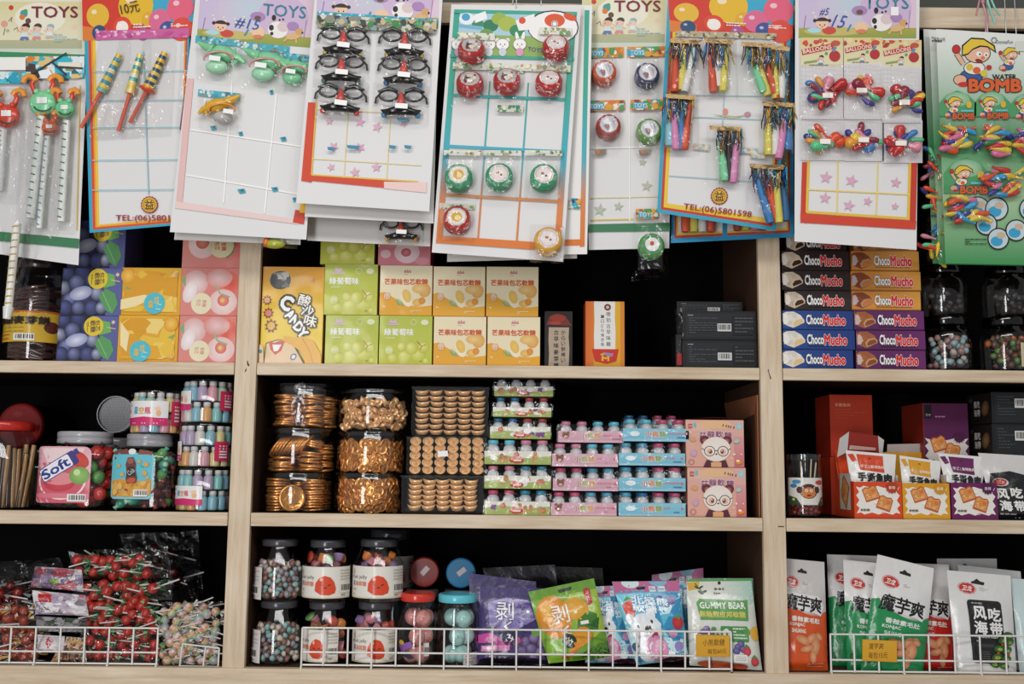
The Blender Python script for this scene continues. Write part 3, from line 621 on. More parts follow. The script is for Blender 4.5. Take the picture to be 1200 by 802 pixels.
for i in range(20):
    v0, v1 = .025+.93*i/20, .025+.93*(i+1)/20; cc = [frame(v0), frame(v0), frame(v1), frame(v1)]
    for u0, u1 in ((.025, .07), (.925, .97)) + (((.335, .348), (.63, .643)) if i > 5 else ()): c.a.tris(c.quad(u0, v0, u1, v1), [[0, 1, 2, 3]], cc)
c.a.p(c.quad(.025, .93, .97, .96), 'd9772f'); c.a.p(c.quad(.025, .02, .97, .035), '3aa48c')
for v in (.365, ): c.a.p(c.quad(.07, v-.006, .925, v+.006), '3fa9a4')
for v, cl in ((.57, '45a9bd'), (.765, 'cf8a58')): c.a.p(c.quad(.07, v-.006, .925, v+.006), cl)
c.a.p(c.quad(.07, .035, .925, .19), 'a9cbd6'); c.a.p(c.quad(.07, .12, .925, .20), '8fae5a'); c.a.p(c.quad(.02, .2, .975, .212), '3aa48c')
for x, y, r, cl in ((575, 30, 9, '2f7a58'), (585, 22, 9, '9ab04a'), (595, 28, 11, 'a9b84e'), (606, 36, 9, '2f8a5c'), (560, 28, 7, '3a8a60'), (570, 40, 8, '6a9a50')): c.a.e(x, y, r, r*.8, cl)
b = c.a.sub(547, 22); b.e(0, 0, 9, 7, 'e9eef0'); b.e(-1, -2, 5, 4.4, '4aa0c4'); b.p([(8, -4), (22, -9), (24, 0), (10, 5)], 'eef0f0'); b.l([(-9, 8), (18, 11)], 4, '7ab0cc')
b = c.a.sub(648, 32); b.e(0, 0, 30, 20, '3a3636'); b.e(0, .4, 28.8, 18.8, 'f0ecea'); b.p([(-44, -8), (-22, -16), (-20, 2), (-40, 4)], 'f0ecea'); b.e(-36, -8, 4, 4, 'd9502f'); b.e(2, -8, 12, 8, 'd9562f'); b.e(20, -12, 8, 4, 'd9562f', rot=20); b.e(2, -4, 4, 4, 'f0ecea'); b.ring(2, -4, 2.6, 3.4, '3a3636')
for x, ear in ((537, 0), (555, 0), (573, 0), (589, 0), (609, 1)):
    b = c.a.sub(x, 52)
    if ear: b.e(-3, -9, 2, 6, 'f2eeec', rot=-12); b.e(4, -9, 2, 6, 'f2eeec', rot=12)
    else: b.e(-6, -5, 2.6, 2.6, 'e6dedb'); b.e(6, -5, 2.6, 2.6, 'e6dedb')
    b.e(0, 0, 8, 7, '8a8480'); b.e(0, 0, 7.4, 6.4, 'f3efed'); b.e(0, 9, 4.5, 5, ('a9c4d9', 'd9dfe6', 'c9d0d6', '7fb9d9', 'd99ab9')[(x//18) % 5] if not ear else 'd99ab9'); b.e(-2.6, 0, .8, .8, '222'); b.e(2.6, 0, .8, .8, '222'); b.e(0, 2.2, .8, .6, 'b87a5a')
c.a.t('TOYS', 627, 58, 17, 5, '5a4a9a', rot=6)
for x, y, L in ((531, 73, 138), (536, 38, 44), (632, 32, 38)): header(c.a, x, y, x+L, y+8, int(x), ['d9dccc', '6aa05a', 'e8e6dc', 'b9a06a', '8a9a6a', 'e9e2c8'], 'dcdccf', 1.5)
header(c.a, 583, 123, 613, 131, 9, ['3a8a6a', 'e8e2d0', '8a9a5a', '4a6a7a'], 'cfd0c2', 1)
for x0 in (520, 567, 615): header(c.a, x0, 176, x0+44, 182, x0, ['6aa05a', 'e8e6dc', 'b9a06a', '5a7a4a', 'e9e2c8'], 'dcdccf', 1)
c.done()
RD = 'b3261f'; GN = '2f9a6a'
for i, (x, y, cl, f) in enumerate(((553, 66, RD, fpic), (651, 63, RD, fwhite), (551, 105, RD, fpic), (594, 102, RD, fpic), (643, 104, RD, fwhite), (538, 213, GN, fgold), (585, 212, GN, fwhite), (637, 213, GN, fwhite), (536, 262, 'b52a22', fgold), (642, 287, 'dba32a', fwhite))):
    yoyo(c, x, y, 16.5 if i != 9 else 17, cl, f, 70+i, [(x-22, y-38), (x+24, y-37), (x+22, y+24), (x-23, y+22)] if 5 <= i < 8 else None, rot=24 if i < 5 else 12, strip=7 if i in (3, 8) else None)
c2 = Card('second yo-yo card showing its right edge behind the yo-yo card', (536, 6), (694, 6), (688, 298), (530, 300), -.078, base='e9e6e2')
for i in range(14):
    v0, v1 = .02+.95*i/14, .02+.95*(i+1)/14; c2.a.tris(c2.quad(.945, v0, .98, v1), [[0, 1, 2, 3]], [frame(v0), frame(v0), frame(v1), frame(v1)])
c2.a.p(c2.quad(.02, .94, .98, .965), 'd9772f'); c2.done(); m = MB(); a = Art(m, c2.mp, 'paper', h0=.003); header(a, 667, 232, 681, 244, 3, base='d9dccc', rot=5); m.build('toy_packet', c2.o)
c3 = Card('rear yo-yo card with only its lower edge showing', (530, 6), (684, 8), (676, 303), (524, 307), -.062, base='dddad6'); c3.a.p(c3.quad(.02, .95, .98, .965), 'd9772f'); c3.done()
# ---- 6: cream TOYS card with mirror yo-yos
c = Card('cream TOYS card with four mirror-faced yo-yos and one hanging below its edge', (682, -24), (790, -26), (784, 291), (690, 293), -.046)
c.a.p([(682, -20), (788, -20), (787, 56), (684, 60)], 'e2ddc8'); header_beige(c.a, 684, -2, 1.0)
c.a.p([(690, 263), (785, 261), (785, 271), (690, 272)], '3c7a52'); c.a.l([(692, 258), (742, 257)], 1.4, 'd9c24a'); c.a.l([(692, 232), (784, 230)], 1.2, 'e2d9a8'); c.a.l([(737, 56), (738, 260)], 1.2, 'f6f4f0'); c.a.l([(690, 174), (784, 172)], 1.2, 'f6f4f0')
for x, y, r in ((758, 218, 7), (703, 246, 8), (725, 242, 6), (753, 190, 5)): c.a.st(x, y, r, 'b4bca4', rot=8)
O_ = ['d9772f', '3aa0bc', 'e9e4dc', '4a9a4a', 'd9a03a', '8a4a3a', 'e6862f']
for x, y, w in ((687, 56, 44), (735, 55, 46), (687, 118, 45), (739, 117, 40), (745, 245, 26)): header(c.a, x, y, x+w, y+12, int(x+y), O_, 'df8f45', -1); c.a.sub(x, y).r(3, 3, w*.45, 10, '4aa9c4'); c.a.t('TOYS', x+12, y+6.5, 16, 5, 'efe9df')
for x, y in ((703, 178), (755, 178)): c.a.p([(x-7, y-2), (x+8, y-3), (x+6, y+3), (x-5, y+4)], '8a7a6a'); c.a.p([(x-5, y-1), (x, y-2), (x-1, y+3)], 'd9772f')
c.done()
for i, (x, y, cl) in enumerate(((707, 90, 'cf5a34'), (757, 93, '3a3f60'), (712, 153, 'a8403a'), (759, 158, '6a9a4a'))): yoyo(c, x, y, 15.5, cl, fmir, 90+i, [(x-16, y-28), (x+15, y-28), (x+15, y+24), (x-16, y+24)], 6)
def ffruit(a): a.e(0, 0, 1, 1, '2f7a3c'); a.e(0, 0, .78, .78, 'dfe0dc'); a.e(0, -.1, .25, .25, 'c8402c'); a.r(-.5, .2, -.05, .55, 'f3f3f0')
yoyo(c, 762, 292, 16, '3f8f3f', ffruit, 95, [(742, 252), (783, 250), (784, 326), (740, 330)], 6)
# ---- 7: party blower card
c = Card('white toy card with blue border and seven bags of tasselled party blowers', (784, -26), (933, -34), (909, 271), (770, 249), -.076)
for k, (col, w) in enumerate((('2fa0bd', 0), ('c23a2c', .03), ('e6c23a', .052))): c.a.p(c.quad(w, .0, 1-w, 1-w*.5), col)
c.a.p(c.quad(.082, .0, .93, .955), 'dcdad9')
header_red(c.a, [(783, -2), (930, -2), (929, 46), (785, 37)], 8)
for y0, y1 in ((111, 113), (136, 141), (206, 215)): c.a.l([(784, y0), (914, y1)], 1.1, 'a3c4cc')
c.a.l([(852, 50), (843, 215)], 1.1, 'a3c4cc'); seal(c.a, 843, 230, 10.5); c.a.t('TEL:(06)5801598', 841, 247.5, 80, 8.8, 'a02a22', rot=7, b=.014)
c.a.p([(834, 134), (862, 136), (878, 134), (860, 139)], 'b9b48a'); c.a.e(876, 134, 4, 3, 'b98a9a'); c.a.e(850, 131, 3, 4, 'd98a7a')
header(c.a, 792, 36, 910, 43, 61, ['9a8a6a', 'c9b98a', '6a5a4a', 'b9b4a8', 'd9cfb4'], 'b3a688', 1.5)
for x, y, w in ((812, 168, 20), (866, 172, 22), (880, 178, 18)): header(c.a, x, y, x+w, y+7, int(x), ['8ab4c4', 'd9d4c8', 'c99a6a', 'e0d8c8'], 'c9c4b4', 5)
c.done()
TC = ['1f4f86', '2a76b0', '1b2f4c', '7a5a2a', '2a2a2e', '2f7a6a', '5a3a52', 'b98a3a']
def blowers(card, x, y, specs, seed, w=36, hh=64, dep=.004):
    o = packet(card, [(x-w/2, y-10), (x+w/2, y-8), (x+w/2+2, y+hh), (x-w/2-3, y+hh-2)], seed, .026, .006, n=(7, 11)); rg = random.Random(seed); Y = card.Y0-.011-dep
    m = MB(); a = Art(m, lambda X, Y_, h: P(X, Y_, Y-.012-h), 'foil'); 
    a.p([(x-w/2+2, y-7), (x+w/2-2, y-5), (x+w/2-4, y), (x-w/2+3, y-2)], '6a5638')
    for dx0, dx1, L, col in specs:
        for i in range(9):
            xx = x+dx0+rg.uniform(-6, 6); l = rg.uniform(12, 34); k = rg.uniform(-6, 6); t = rg.choice(TC); pts = [(xx+k*(q/4)**1.5+rg.uniform(-.8, .8), y-3+l*q/4) for q in range(5)]
            YY = Y-rg.uniform(.004, .010); m.tube([P(px, py, YY-.001*(q % 2)) for q, (px, py) in enumerate(pts)], [.0011, .0012, .001, .0011, .0006], t, 'foil', 4)
    m.build('foil_tassel', o)
    for j, (dx0, dx1, L, col) in enumerate(specs):
        m = MB(); yj = Y+.003*(j % 2); e0 = P(x+dx0, y+4, yj); e1 = P(x+dx1, y+L, yj)
        m.tube([P(x+dx0-(dx1-dx0)*.12, y-5, yj), e0], [.0034, .0038], 'b9924a', 'foil', 10); m.tube([e0, e0+(e1-e0)*.02, e0+(e1-e0)*.9, e1], [.0038, .0046, .0072, .0062], col, 'paper', 12); m.build('party_blower', o)
R_, Yw, Wh, Bl, Gr, Pk, Lb = 'd2502f', 'd9cb5a', 'dddbd6', '3a7ab4', '7fcf9c', 'd78ab4', '8ac0cc'
blowers(c, 804, 52, [(-12, -14, 56, R_), (-2, -6, 54, Yw), (10, -2, 56, Wh)], 101, 42); blowers(c, 843, 52, [(-10, -7, 56, R_), (-2, -2, 50, Wh), (8, 4, 55, Yw)], 102, 40)
blowers(c, 888, 56, [(-10, 7, 52, Gr), (-4, 12, 56, Yw), (8, 22, 60, R_)], 103, 44); blowers(c, 915, 60, [(-8, -6, 56, Yw), (3, 0, 56, Wh)], 104, 27)
blowers(c, 798, 117, [(-9, -6, 58, Pk), (1, 0, 58, Bl), (10, 4, 58, R_), (-14, -14, 54, Lb)], 105, 40); blowers(c, 912, 126, [(-12, -12, 56, Yw), (-2, -4, 56, Wh), (10, 0, 60, Pk), (12, 12, 50, Bl)], 106, 42)
blowers(c, 850, 154, [(-6, -1, 58, Gr), (4, 4, 58, '2a2a2c'), (14, 9, 60, Pk)], 107, 42); blowers(c, 899, 199, [(-14, 4, 62, Bl), (-2, 12, 62, R_), (10, 14, 62, Yw), (18, 22, 60, '2f5f8a')], 108, 46)
c2 = Card('rear party blower card with blue border peeking out at the bottom', (790, -26), (930, -30), (930, 278), (786, 285), -.030)
for k, (col, w) in enumerate((('2f8fbd', 0), ('c23a2c', .03), ('e6c23a', .045))): c2.a.p(c2.quad(w, .0, 1-w, 1-w*.6), col)
c2.a.p(c2.quad(.06, .0, .94, .965), 'e2ddd6'); c2.a.p(c2.quad(.42, .9, .46, 1), '2f8fbd'); c2.done()
blowers(c2, 815, 208, [(-12, -12, 64, R_), (-2, -2, 64, Yw), (8, 8, 64, Wh), (18, 18, 64, R_)], 111, 52, 74); blowers(c2, 880, 206, [(-16, -16, 64, 'a8452f'), (-6, -6, 64, Yw), (4, 4, 64, Pk), (14, 14, 64, 'a8452f')], 112, 56, 70)
# ---- 8: balloon card
def balloon(mb, p, d, L, r, col, bend=0):
    d = d.normalized(); sd = d.cross(V((0, 1, 0)))
    ps = [p+d*(L*t)+sd*(bend*L*sin(pi*t)) for t in (0, .06, .2, .5, .75, .92, 1)]
    mb.tube(ps, [r*.55, r*.3, r*.42, r*.85, r, r*.75, r*.15], col, 'plastic', 9)
BC = ['c8352c', 'd9502f', '3f7fc0', '5fbf8a', 'e2c23a', 'd98a9a', '8a2a3a', '3a3a8a', 'e09a3a', 'b82a2a']
c = Card('lilac-headed toy card with red border and six bags of coloured balloons', (932, -30), (1078, -32), (1074, 293), (931, 283), -.094, 0, .004)
header_pink(c.a, 936, 0, 1.02, 0, tcol='2f7f96'); c.a.t('#5', 966, 14, 10, 9, '3556a0', sk=.3); c.a.t('15', 984, 25, 14, 15, '3556a0', rot=8, sk=.3); c.a.r(1044, 8, 1053, 18, 'f0efec')
c.a.p([(940, 190), (947, 190), (945, 262), (938, 260)], 'c23a28'); c.a.p([(1068, 190), (1075, 190), (1073, 268), (1066, 267)], 'c23a28'); c.a.p([(938, 250), (1074, 259), (1073, 269), (938, 261)], 'cc4028')
c.a.p([(946, 188), (949, 188), (947, 249), (944, 249)], 'e2b83a'); c.a.p([(1065, 190), (1068, 190), (1066, 257), (1063, 257)], 'e2b83a'); c.a.p([(945, 247), (1066, 255), (1066, 258), (945, 250)], 'e2b83a')
for pts in (((982, 188), (981, 248)), ((1029, 190), (1027, 252)), ((946, 222), (1066, 228))): c.a.l(list(pts), 1.6, 'e6cf7a')
for x, y, r in ((968, 208, 8), (998, 212, 8), (1050, 214, 7), (967, 232, 7.5), (995, 241, 7.5), (1017, 236, 6), (1049, 242, 5)): c.a.st(x, y, r, 'd5a6bc', rot=x % 20)
c.done()
def balloon_bag(card, x0, y0, x1, y1, seed, bx, by, header_h):
    o_ = MB(); Y = card.Y0; dz = .004 if y0 < 120 else .002
    a = Art(o_, lambda x, y, h: P(x, y, Y-dz-h), 'paper'); a.r(x0, y0, x1, y1, 'dedbdb')
    rg = random.Random(seed)
    if header_h:
        b = a.sub(x0, y0, (x1-x0)/46); b.r(0, 0, 46, 31, 'd9c48a', 'dcd6b4'); b.cell(0, 0, 46, 10, seed, ['c8483a', 'd9a04a', 'a83a34', 'e6cf9a', 'b9684a'], 12); b.p([(1, 13), (35, 6), (36, 12), (2, 19)], 'b83a34'); b.t('BALLOONS', 18, 12.5, 31, 4.6, 'ecdccb', rot=-10, b=.02)
        b.e(37, 20, 6, 6, 'b02f30'); b.l([(35, 15), (38, 10)], 3, '5a8ab0'); b.e(38, 6, 5, 3, 'c0503a'); kid(b, 22, 22, .55, '2a2a2a'); b.l([(4, 27), (18, 25)], 2, '8aa05a'); b.e(28, 17, 1.6, 1.6, '4a9a7a'); b.greek(10, 29, 30, 31, 1, '8a8a84', seed)
    for i in range(int((x1-x0)/4)):
        for j in range(int((y1-y0-header_h)/5)): a.e(x0+2+i*4, y0+header_h+3+j*5, .7, .7, 'd0cdce', n=5)
    film(o_, [(x0, y0+header_h), (x1, y0+header_h), (x1, y1), (x0, y1)], lambda x, y: Y-dz, 7, 7, .006, .018, seed); o = o_.build('toy_packet', card.o)
    for i in range(14):
        an = rg.uniform(0, 2*pi); d = V((cos(an), 0, sin(an)*.8+.15)); p = P(bx+rg.uniform(-8, 8), by+rg.uniform(-6, 6), Y-dz-.008-.0008*i); m = MB(); big = i % 4 == 0
        balloon(m, p, d, rg.uniform(.024, .030) if big else rg.uniform(.022, .031), .0098 if big else rg.uniform(.0042, .006), rg.choice(BC), rg.uniform(-.15, .15)); m.build('balloon', o)
    m = MB(); q = P(bx, by, Y-.026); m.box(q.x-.0085, q.x+.0085, q.y-.001, q.y+.001, q.z-.004, q.z+.004, 'efe9e2'); m.build('price_sticker', o)
    m = MB(); m.tube([P(bx-5, by-1, Y-.018), P(bx+5, by+1, Y-.018)], .007, 'e0b4a4', 'plastic', 10); m.build('rubber_band', o)
balloon_bag(c, 938, 44, 988, 140, 121, 970, 112, 31); balloon_bag(c, 989, 44, 1034, 140, 122, 1010, 106, 31); balloon_bag(c, 1034, 47, 1080, 144, 123, 1060, 120, 31)
balloon_bag(c, 938, 138, 990, 188, 124, 967, 166, 0); balloon_bag(c, 990, 139, 1036, 189, 125, 1012, 164, 0); balloon_bag(c, 1034, 141, 1081, 191, 126, 1056, 168, 0)
# ---- 9: green water balloon cards
def bomber(a, x, y, s):
    """yellow-haired boy throwing a water balloon"""
    b = a.sub(x, y, s); b.e(-2, 26, 15, 10, '241c1c'); b.e(-2, 26, 14, 9, '3a5a9a'); b.e(-16, 30, 9, 7, '241c1c'); b.e(-16, 30, 8, 6, 'e0b090'); b.e(-12, 36, 7, 3.4, 'c8302c')
    b.e(2, 15, 14, 9, '241c1c'); b.e(2, 15, 13, 8, 'e6e2da'); b.e(-4, 14, 4.5, 4.5, 'd9b83a'); b.e(5, 18, 5, 4.5, 'd9602f'); b.l([(-12, 10), (-21, -4)], 7, '241c1c'); b.l([(-12, 10), (-21, -4)], 5.4, 'e0b090'); b.e(-21, -9, 5.5, 6, '241c1c'); b.e(-21, -9, 4.8, 5.2, 'c22a2a')
    b.e(6, -4, 17, 13, '241c1c'); b.e(6, -4, 16, 12, 'e6b596'); b.p([(-14, 0), (-14, -14), (-2, -24), (14, -23), (28, -14), (30, -4), (20, -11), (10, -12), (0, -8), (-6, -2)], '241c1c'); b.p([(-13, -2), (-12, -13), (-2, -22), (14, -21), (26, -13), (28, -7), (19, -13), (9, -14), (0, -10), (-6, -4)], 'e2c13a')
    b.e(8, -3, 3.6, 3.2, 'f3f0ea'); b.e(17, -2, 3, 3, 'f3f0ea'); b.e(9, -2.6, 1.2, 1.4, '222'); b.e(17, -1.6, 1.2, 1.4, '222'); b.e(13, 2, 2.4, 2, 'd9704a'); b.e(8, 6, 5, 2.6, '8a2a24', rot=20)
def bomb_card(label, dx, dy, Y, front):
    c = Card(label, (1097+dx, 34+dy), (1262+dx, 44+dy), (1262+dx, 312+dy), (1108+dx, 309+dy), Y, 0, .0, base='dfe2da', group='green water balloon cards at the right')
    for i in range(16):
        v0, v1 = i/16, (i+1)/16; g = lambda v: mixc('e2e4dd', '4f9a64', min(1, max(0, (v-.05)/.42))) if v < .5 else (mixc('4f9a64', 'a9c9a0', (v-.5)/.2) if v < .7 else mixc('a9c9a0', '3f9055', (v-.7)/.3))
        c.a.tris(c.quad(0, v0, 1, v1), [[0, 1, 2, 3]], [g(v0), g(v0), g(v1), g(v1)])
    if front:
        bomber(c.a, 1140, 66, .92); bomber(c.a, 1182, 66, .45); c.a.greek(1092, 43, 1104, 51, 2, '4a4a48', 4); c.a.t('每包10元', 1101, 46, 14, 5, '3a3a38')
        c.a.t('WATER', 1177, 90, 28, 5.6, '20201e', b=.03); c.a.t('BOMB', 1166, 100, 60, 14, 'd9602f', out='20201e', b=.05, ow=.05); c.a.e(1153, 86, 4, 4, 'd9c23a'); c.a.e(1159, 79, 3.4, 3, 'c22a2a'); c.a.ring(1165, 47, 2.6, 3.4, '2a2a2a'); c.a.t('OmnesFun', 1177, 49, 20, 4, '2a2a2a'); c.a.r(1190, 48, 1202, 60, 'd4d6cf')
        for x, y, r in ((1146, 244, 14), (1168, 245, 14), (1156, 263, 13), (1170, 280, 13), (1191, 270, 13), (1208, 245, 14)):
            c.a.e(x, y, r, r, '1f2422'); c.a.e(x, y, r-1.6, r-1.6, 'c4d2d4'); c.a.e(x-2, y+3, r*.55, r*.45, '3a9fc9'); c.a.e(x+3, y-4, r*.4, r*.3, 'c9b29a')
        c.a.greek(1131, 280, 1156, 288, 3, '24462e', 5, .4)
    o = c.done()
    if not front:
        for k, y in enumerate((170, 215, 262)):
            m = MB(); film(m, [(1099+dx, y+dy), (1140+dx, y+dy), (1140+dx, y+44+dy), (1102+dx, y+46+dy)], c.Y, 4, 4, .003, .006, k); p = m.build('toy_packet', o); rg = random.Random(k+int(dx))
            for i in range(5): m = MB(); balloon(m, P(1104+dx+rg.uniform(0, 8), y+10+i*7+dy, Y-.006), V((rg.uniform(-1, 1), 0, rg.uniform(-1, 1))), .026, .004, rg.choice(BC)); m.build('balloon', p)
        return
    def bag(x0, y0, x1, y1, hh, seed, top=True):
        m = MB(); a = Art(m, lambda x, y, h: P(x, y, Y-.003-h), 'paper')
        if hh:
            b = a.sub(x0, y0, (x1-x0)/41); b.p([(0, hh), (0, 12), (8, 3), (20, -2), (32, 3), (41, 12), (41, hh)], '4f9a64'); b.e(20, 8, 14, 8, 'b9d0b4', '7fb489')
            bomber(b, 15, 14, .38); b.t('BOMB', 27, 27, 24, 6.6, 'd9602f', out='20201e', b=.05, ow=.06); b.r(24, 20, 38, 22, '6ac0cc'); b.e(33, 14, 3, 4, 'd9b23a')
        film(m, [(x0, y0+hh), (x1, y0+hh), (x1, y1), (x0, y1)], lambda x, y: Y-.003, 7, 6, .006, .020, seed); p = m.build('toy_packet', o); rg = random.Random(seed)
        for i in range(17):
            t = rg.uniform(-.5, .5)+(pi if rg.random() < .5 else 0); d = V((cos(t), 0, sin(t)*1.3)); q = P(x0+8+(x1-x0-16)*rg.random(), y1-5-(y1-y0-hh-14)*(i/17)*.85, Y-.008-.0013*rg.random()*6); m = MB()
            balloon(m, q-d*.014, d, rg.uniform(.028, .038), rg.uniform(.0045, .0062), ['2fa0d0', '3c3c8c', 'e0b93a', 'd95a2f', 'd9709a', '2f7a4a', 'e0c84a', 'c8302c'][(i+seed) % 8], rg.uniform(-.15, .15)); m.build('balloon', p)
    bag(1101, 108, 1144, 180, 27, 131); bag(1142, 108, 1184, 184, 28, 132); bag(1184, 110, 1226, 186, 27, 133); bag(1106, 187, 1160, 264, 30, 134); bag(1148, 182, 1206, 232, 0, 135)
bomb_card('green water balloon card at far right, front of its stack', 0, 0, -.062, True)
bomb_card('second green water balloon card, just behind the front one', -8, 1, -.043, False)
bomb_card('third green water balloon card, rearmost of its stack', -15, 0, -.025, False)
# tied ribbons holding the water balloon cards
for nm, xx, cl, seed in (('pink', 1152, 'c98a90', 1), ('turquoise', 1161, '8ac4b4', 2)):
    m = MB(); rg = random.Random(seed)
    if seed == 1:
        m.tube([P(1148, -20, -.062), P(1152, 4, -.064), P(1156, 20, -.064), P(1155, 46, -.057)], .0018, cl, 'plastic', 6); m.tube([P(1150, -10, -.062), P(1144, 18, -.064)], .0016, cl, 'plastic', 6); m.ball(P(1152, 2, -.064), .004, cl, 'plastic', 8)
    else: m.tube([P(1152, -20, -.072), P(1158, 4, -.074), P(1166, 28, -.07)], .0022, cl, 'plastic', 6); m.tube([P(1156, -14, -.072), P(1166, 10, -.074), P(1172, 18, -.072)], .0018, cl, 'plastic', 6)
    o = m.build('hanging_string', origin=P(1152, -20, -.066)); tag(o, nm+' plastic string tied above the water balloon cards', 'string', 'strings tied above the water balloon cards')
# ------------------------------------------------------------------ top row of goods
def carton(name, label, cat, group, rect, Y, depth, art, side, zb=None, W=None, Hh=None, m='gloss', yaw=0, bev=.0008, h=None, top=None, art_side=None):
    """printed carton: rect in photo frame for its front face, which stands at depth Y"""
    x0, y0, x1, y1 = rect; ym, xm = (y0+y1)/2, (x0+x1)/2
    xl, xr = P(x0, ym, Y).x, P(x1, ym, Y).x; z0 = zb if zb is not None else P(xm, y1, Y).z
    z1 = z0+h if h else z0+(P(xm, y0, Y).z-P(xm, y1, Y).z)
    mb = MB(); mb.box(xl, xr, Y, Y+depth, z0, z1, side, m, bev)
    if art:
        a = Art(mb, facemap(xl, xr, z0, z1, Y, W or (x1-x0), Hh or (y1-y0)), m); a.cl = (.3, .3, (W or x1-x0)-.3, (Hh or y1-y0)-.3); art(a)
    if art_side: art_side(mb, xl, xr, Y, Y+depth, z0, z1)
    o = mb.build(name, origin=((xl+xr)/2, Y+depth/2, z0)); tag(o, label, cat, group)
    if yaw: o.rotation_euler.z = radians(yaw)
    return o, z1+.0004
def ball_print(a, x, y, r, c, hi=None, edge=.55, ry=None):
    a.e(x, y, r, ry or r, mixc(c, 'ffffff', .18) if hi is None else hi, mixc(c, '000000', 1-edge) if edge < 1 else c, hx=-r*.3, hy=-r*.3)
# -- blueberry-coloured grape cartons (design 74 x 56)
def badge(a, x, y, r, bg, fg, rot=0, ring=None):
    b = a.sub(x, y, 1, rot)
    if ring: b.e(0, 0, r+1, r+1, ring)
    b.e(0, 0, r, r, bg); b.t('包芯', -r*.05, -r*.42, r*1.1, r*.5, fg, b=.02); b.t('軟糖', 0, r*.08, r*1.2, r*.5, fg, b=.02); b.greek(-r*.5, r*.5, r*.5, r*.75, 2, fg, 3, .4)
def a_grape(a):
    a.r(0, 0, 74, 56, '6468a0', '5a5f98', side='h'); a.p([(0, 0), (40, 0), (52, 20), (46, 40), (56, 56), (0, 56)], '191a33')
    rg = random.Random(4)
    for x, y, r in ((6, 6, 9), (24, 4, 9), (3, 24, 9), (18, 18, 10), (36, 14, 8), (12, 38, 10), (28, 32, 12), (44, 30, 9), (6, 52, 9), (22, 50, 9), (38, 47, 10), (50, 50, 8)): ball_print(a, x, min(y, 47), r if y < 44 else min(r, 9), rg.choice(['4a5088', '3a3e72', '565c94', '303262']), rg.choice(['8086b6', 'aeb4d2', '565c98', '464c88']), .25)
    a.e(24, 30, 14, 8, 'd9dcea', '8f95bd', rot=-15)
    a.p([(46, 34), (54, 24), (66, 30), (70, 42), (64, 54), (56, 50)], '5a9a5c'); a.l([(50, 28), (62, 50)], .8, '8fbf8a'); a.p([(46, 4), (64, 8), (66, 20), (52, 24)], '6fae5a'); a.l([(60, 14), (71, 16)], 1.2, 'd9b48a')
    badge(a, 44, 13, 12, 'e0c432', '6a4a3a', 85); a.st(68, 8, 3.4, 'e9c4c4', n=6)
SH = [zS1+.0003]
GRP = 'blue grape sweet cartons in the left bay'
_, t1 = carton('sweet_carton', 'blue grape sweet carton, lowest of its stack of three', 'box', GRP, (67, 370, 138, 424), .010, .085, a_grape, '4d5188', zS1, 74, 56)
_, t2 = carton('sweet_carton', 'blue grape sweet carton in the middle of its stack of three', 'box', GRP, (72, 314, 143, 370), .012, .085, a_grape, '4d5188', t1, 74, 56)
carton('sweet_carton', 'blue grape sweet carton, top of its stack under the toy cards', 'box', GRP, (80, 258, 147, 314), .016, .085, a_grape, '4d5188', t2, 74, 56)
def a_orange(flip):
    def f(a):
        a.r(0, 0, 72, 56, 'e4ae2a', 'dfa322'); a.cell(4, 4, 68, 52, 8 if flip else 9, ['e9bd3c', 'dc9c1f', 'efc95a', 'e2a62a', 'f0d27a'], 46)
        if flip: a.e(9, 10, 8.4, 9, 'f0c95a', 'e09a22'); a.p([(8, 22), (14, 26), (6, 26)], '7fae5a'); bx, by = 42, 42
        else: a.e(63, 10, 8.6, 9, 'f0c95a', 'e09a22'); a.p([(60, 26), (68, 22), (66, 28)], '7fae5a'); bx, by = 28, 43
        a.p([(2, 38), (30, 32), (40, 36), (20, 46), (2, 50)] if flip else [(3, 8), (14, 22), (12, 44), (4, 36)], 'f3dfa8')
        b = a.sub(bx, by, 1, 10); b.e(0, 0, 12.6, 12.6, '4fbccb'); b.t('包芯', 2, -4, 8, 5.6, 'f0d24a', out='d98a2a', ow=.03, rot=80); b.t('軟糖', -4, 2, 8, 5.6, 'f0d24a', out='d98a2a', ow=.03, rot=80); b.greek(3, -3, 9, 8, 4, 'c9ecef', 4, .4)
        a.st(66, 50 if not flip else 8, 3, 'e9a98a', n=6)
    return f
GRP = 'orange sweet cartons in the left bay'
_, t1 = carton('sweet_carton', 'orange fruit sweet carton, lower of the pair beside the blue ones', 'box', GRP, (138, 369, 209, 424), .011, .085, a_orange(False), 'd99c22', zS1, 72, 56)
carton('sweet_carton', 'orange fruit sweet carton, upper of the pair beside the blue ones', 'box', GRP, (141, 313, 212, 369), .013, .085, a_orange(True), 'd99c22', t1, 72, 56)
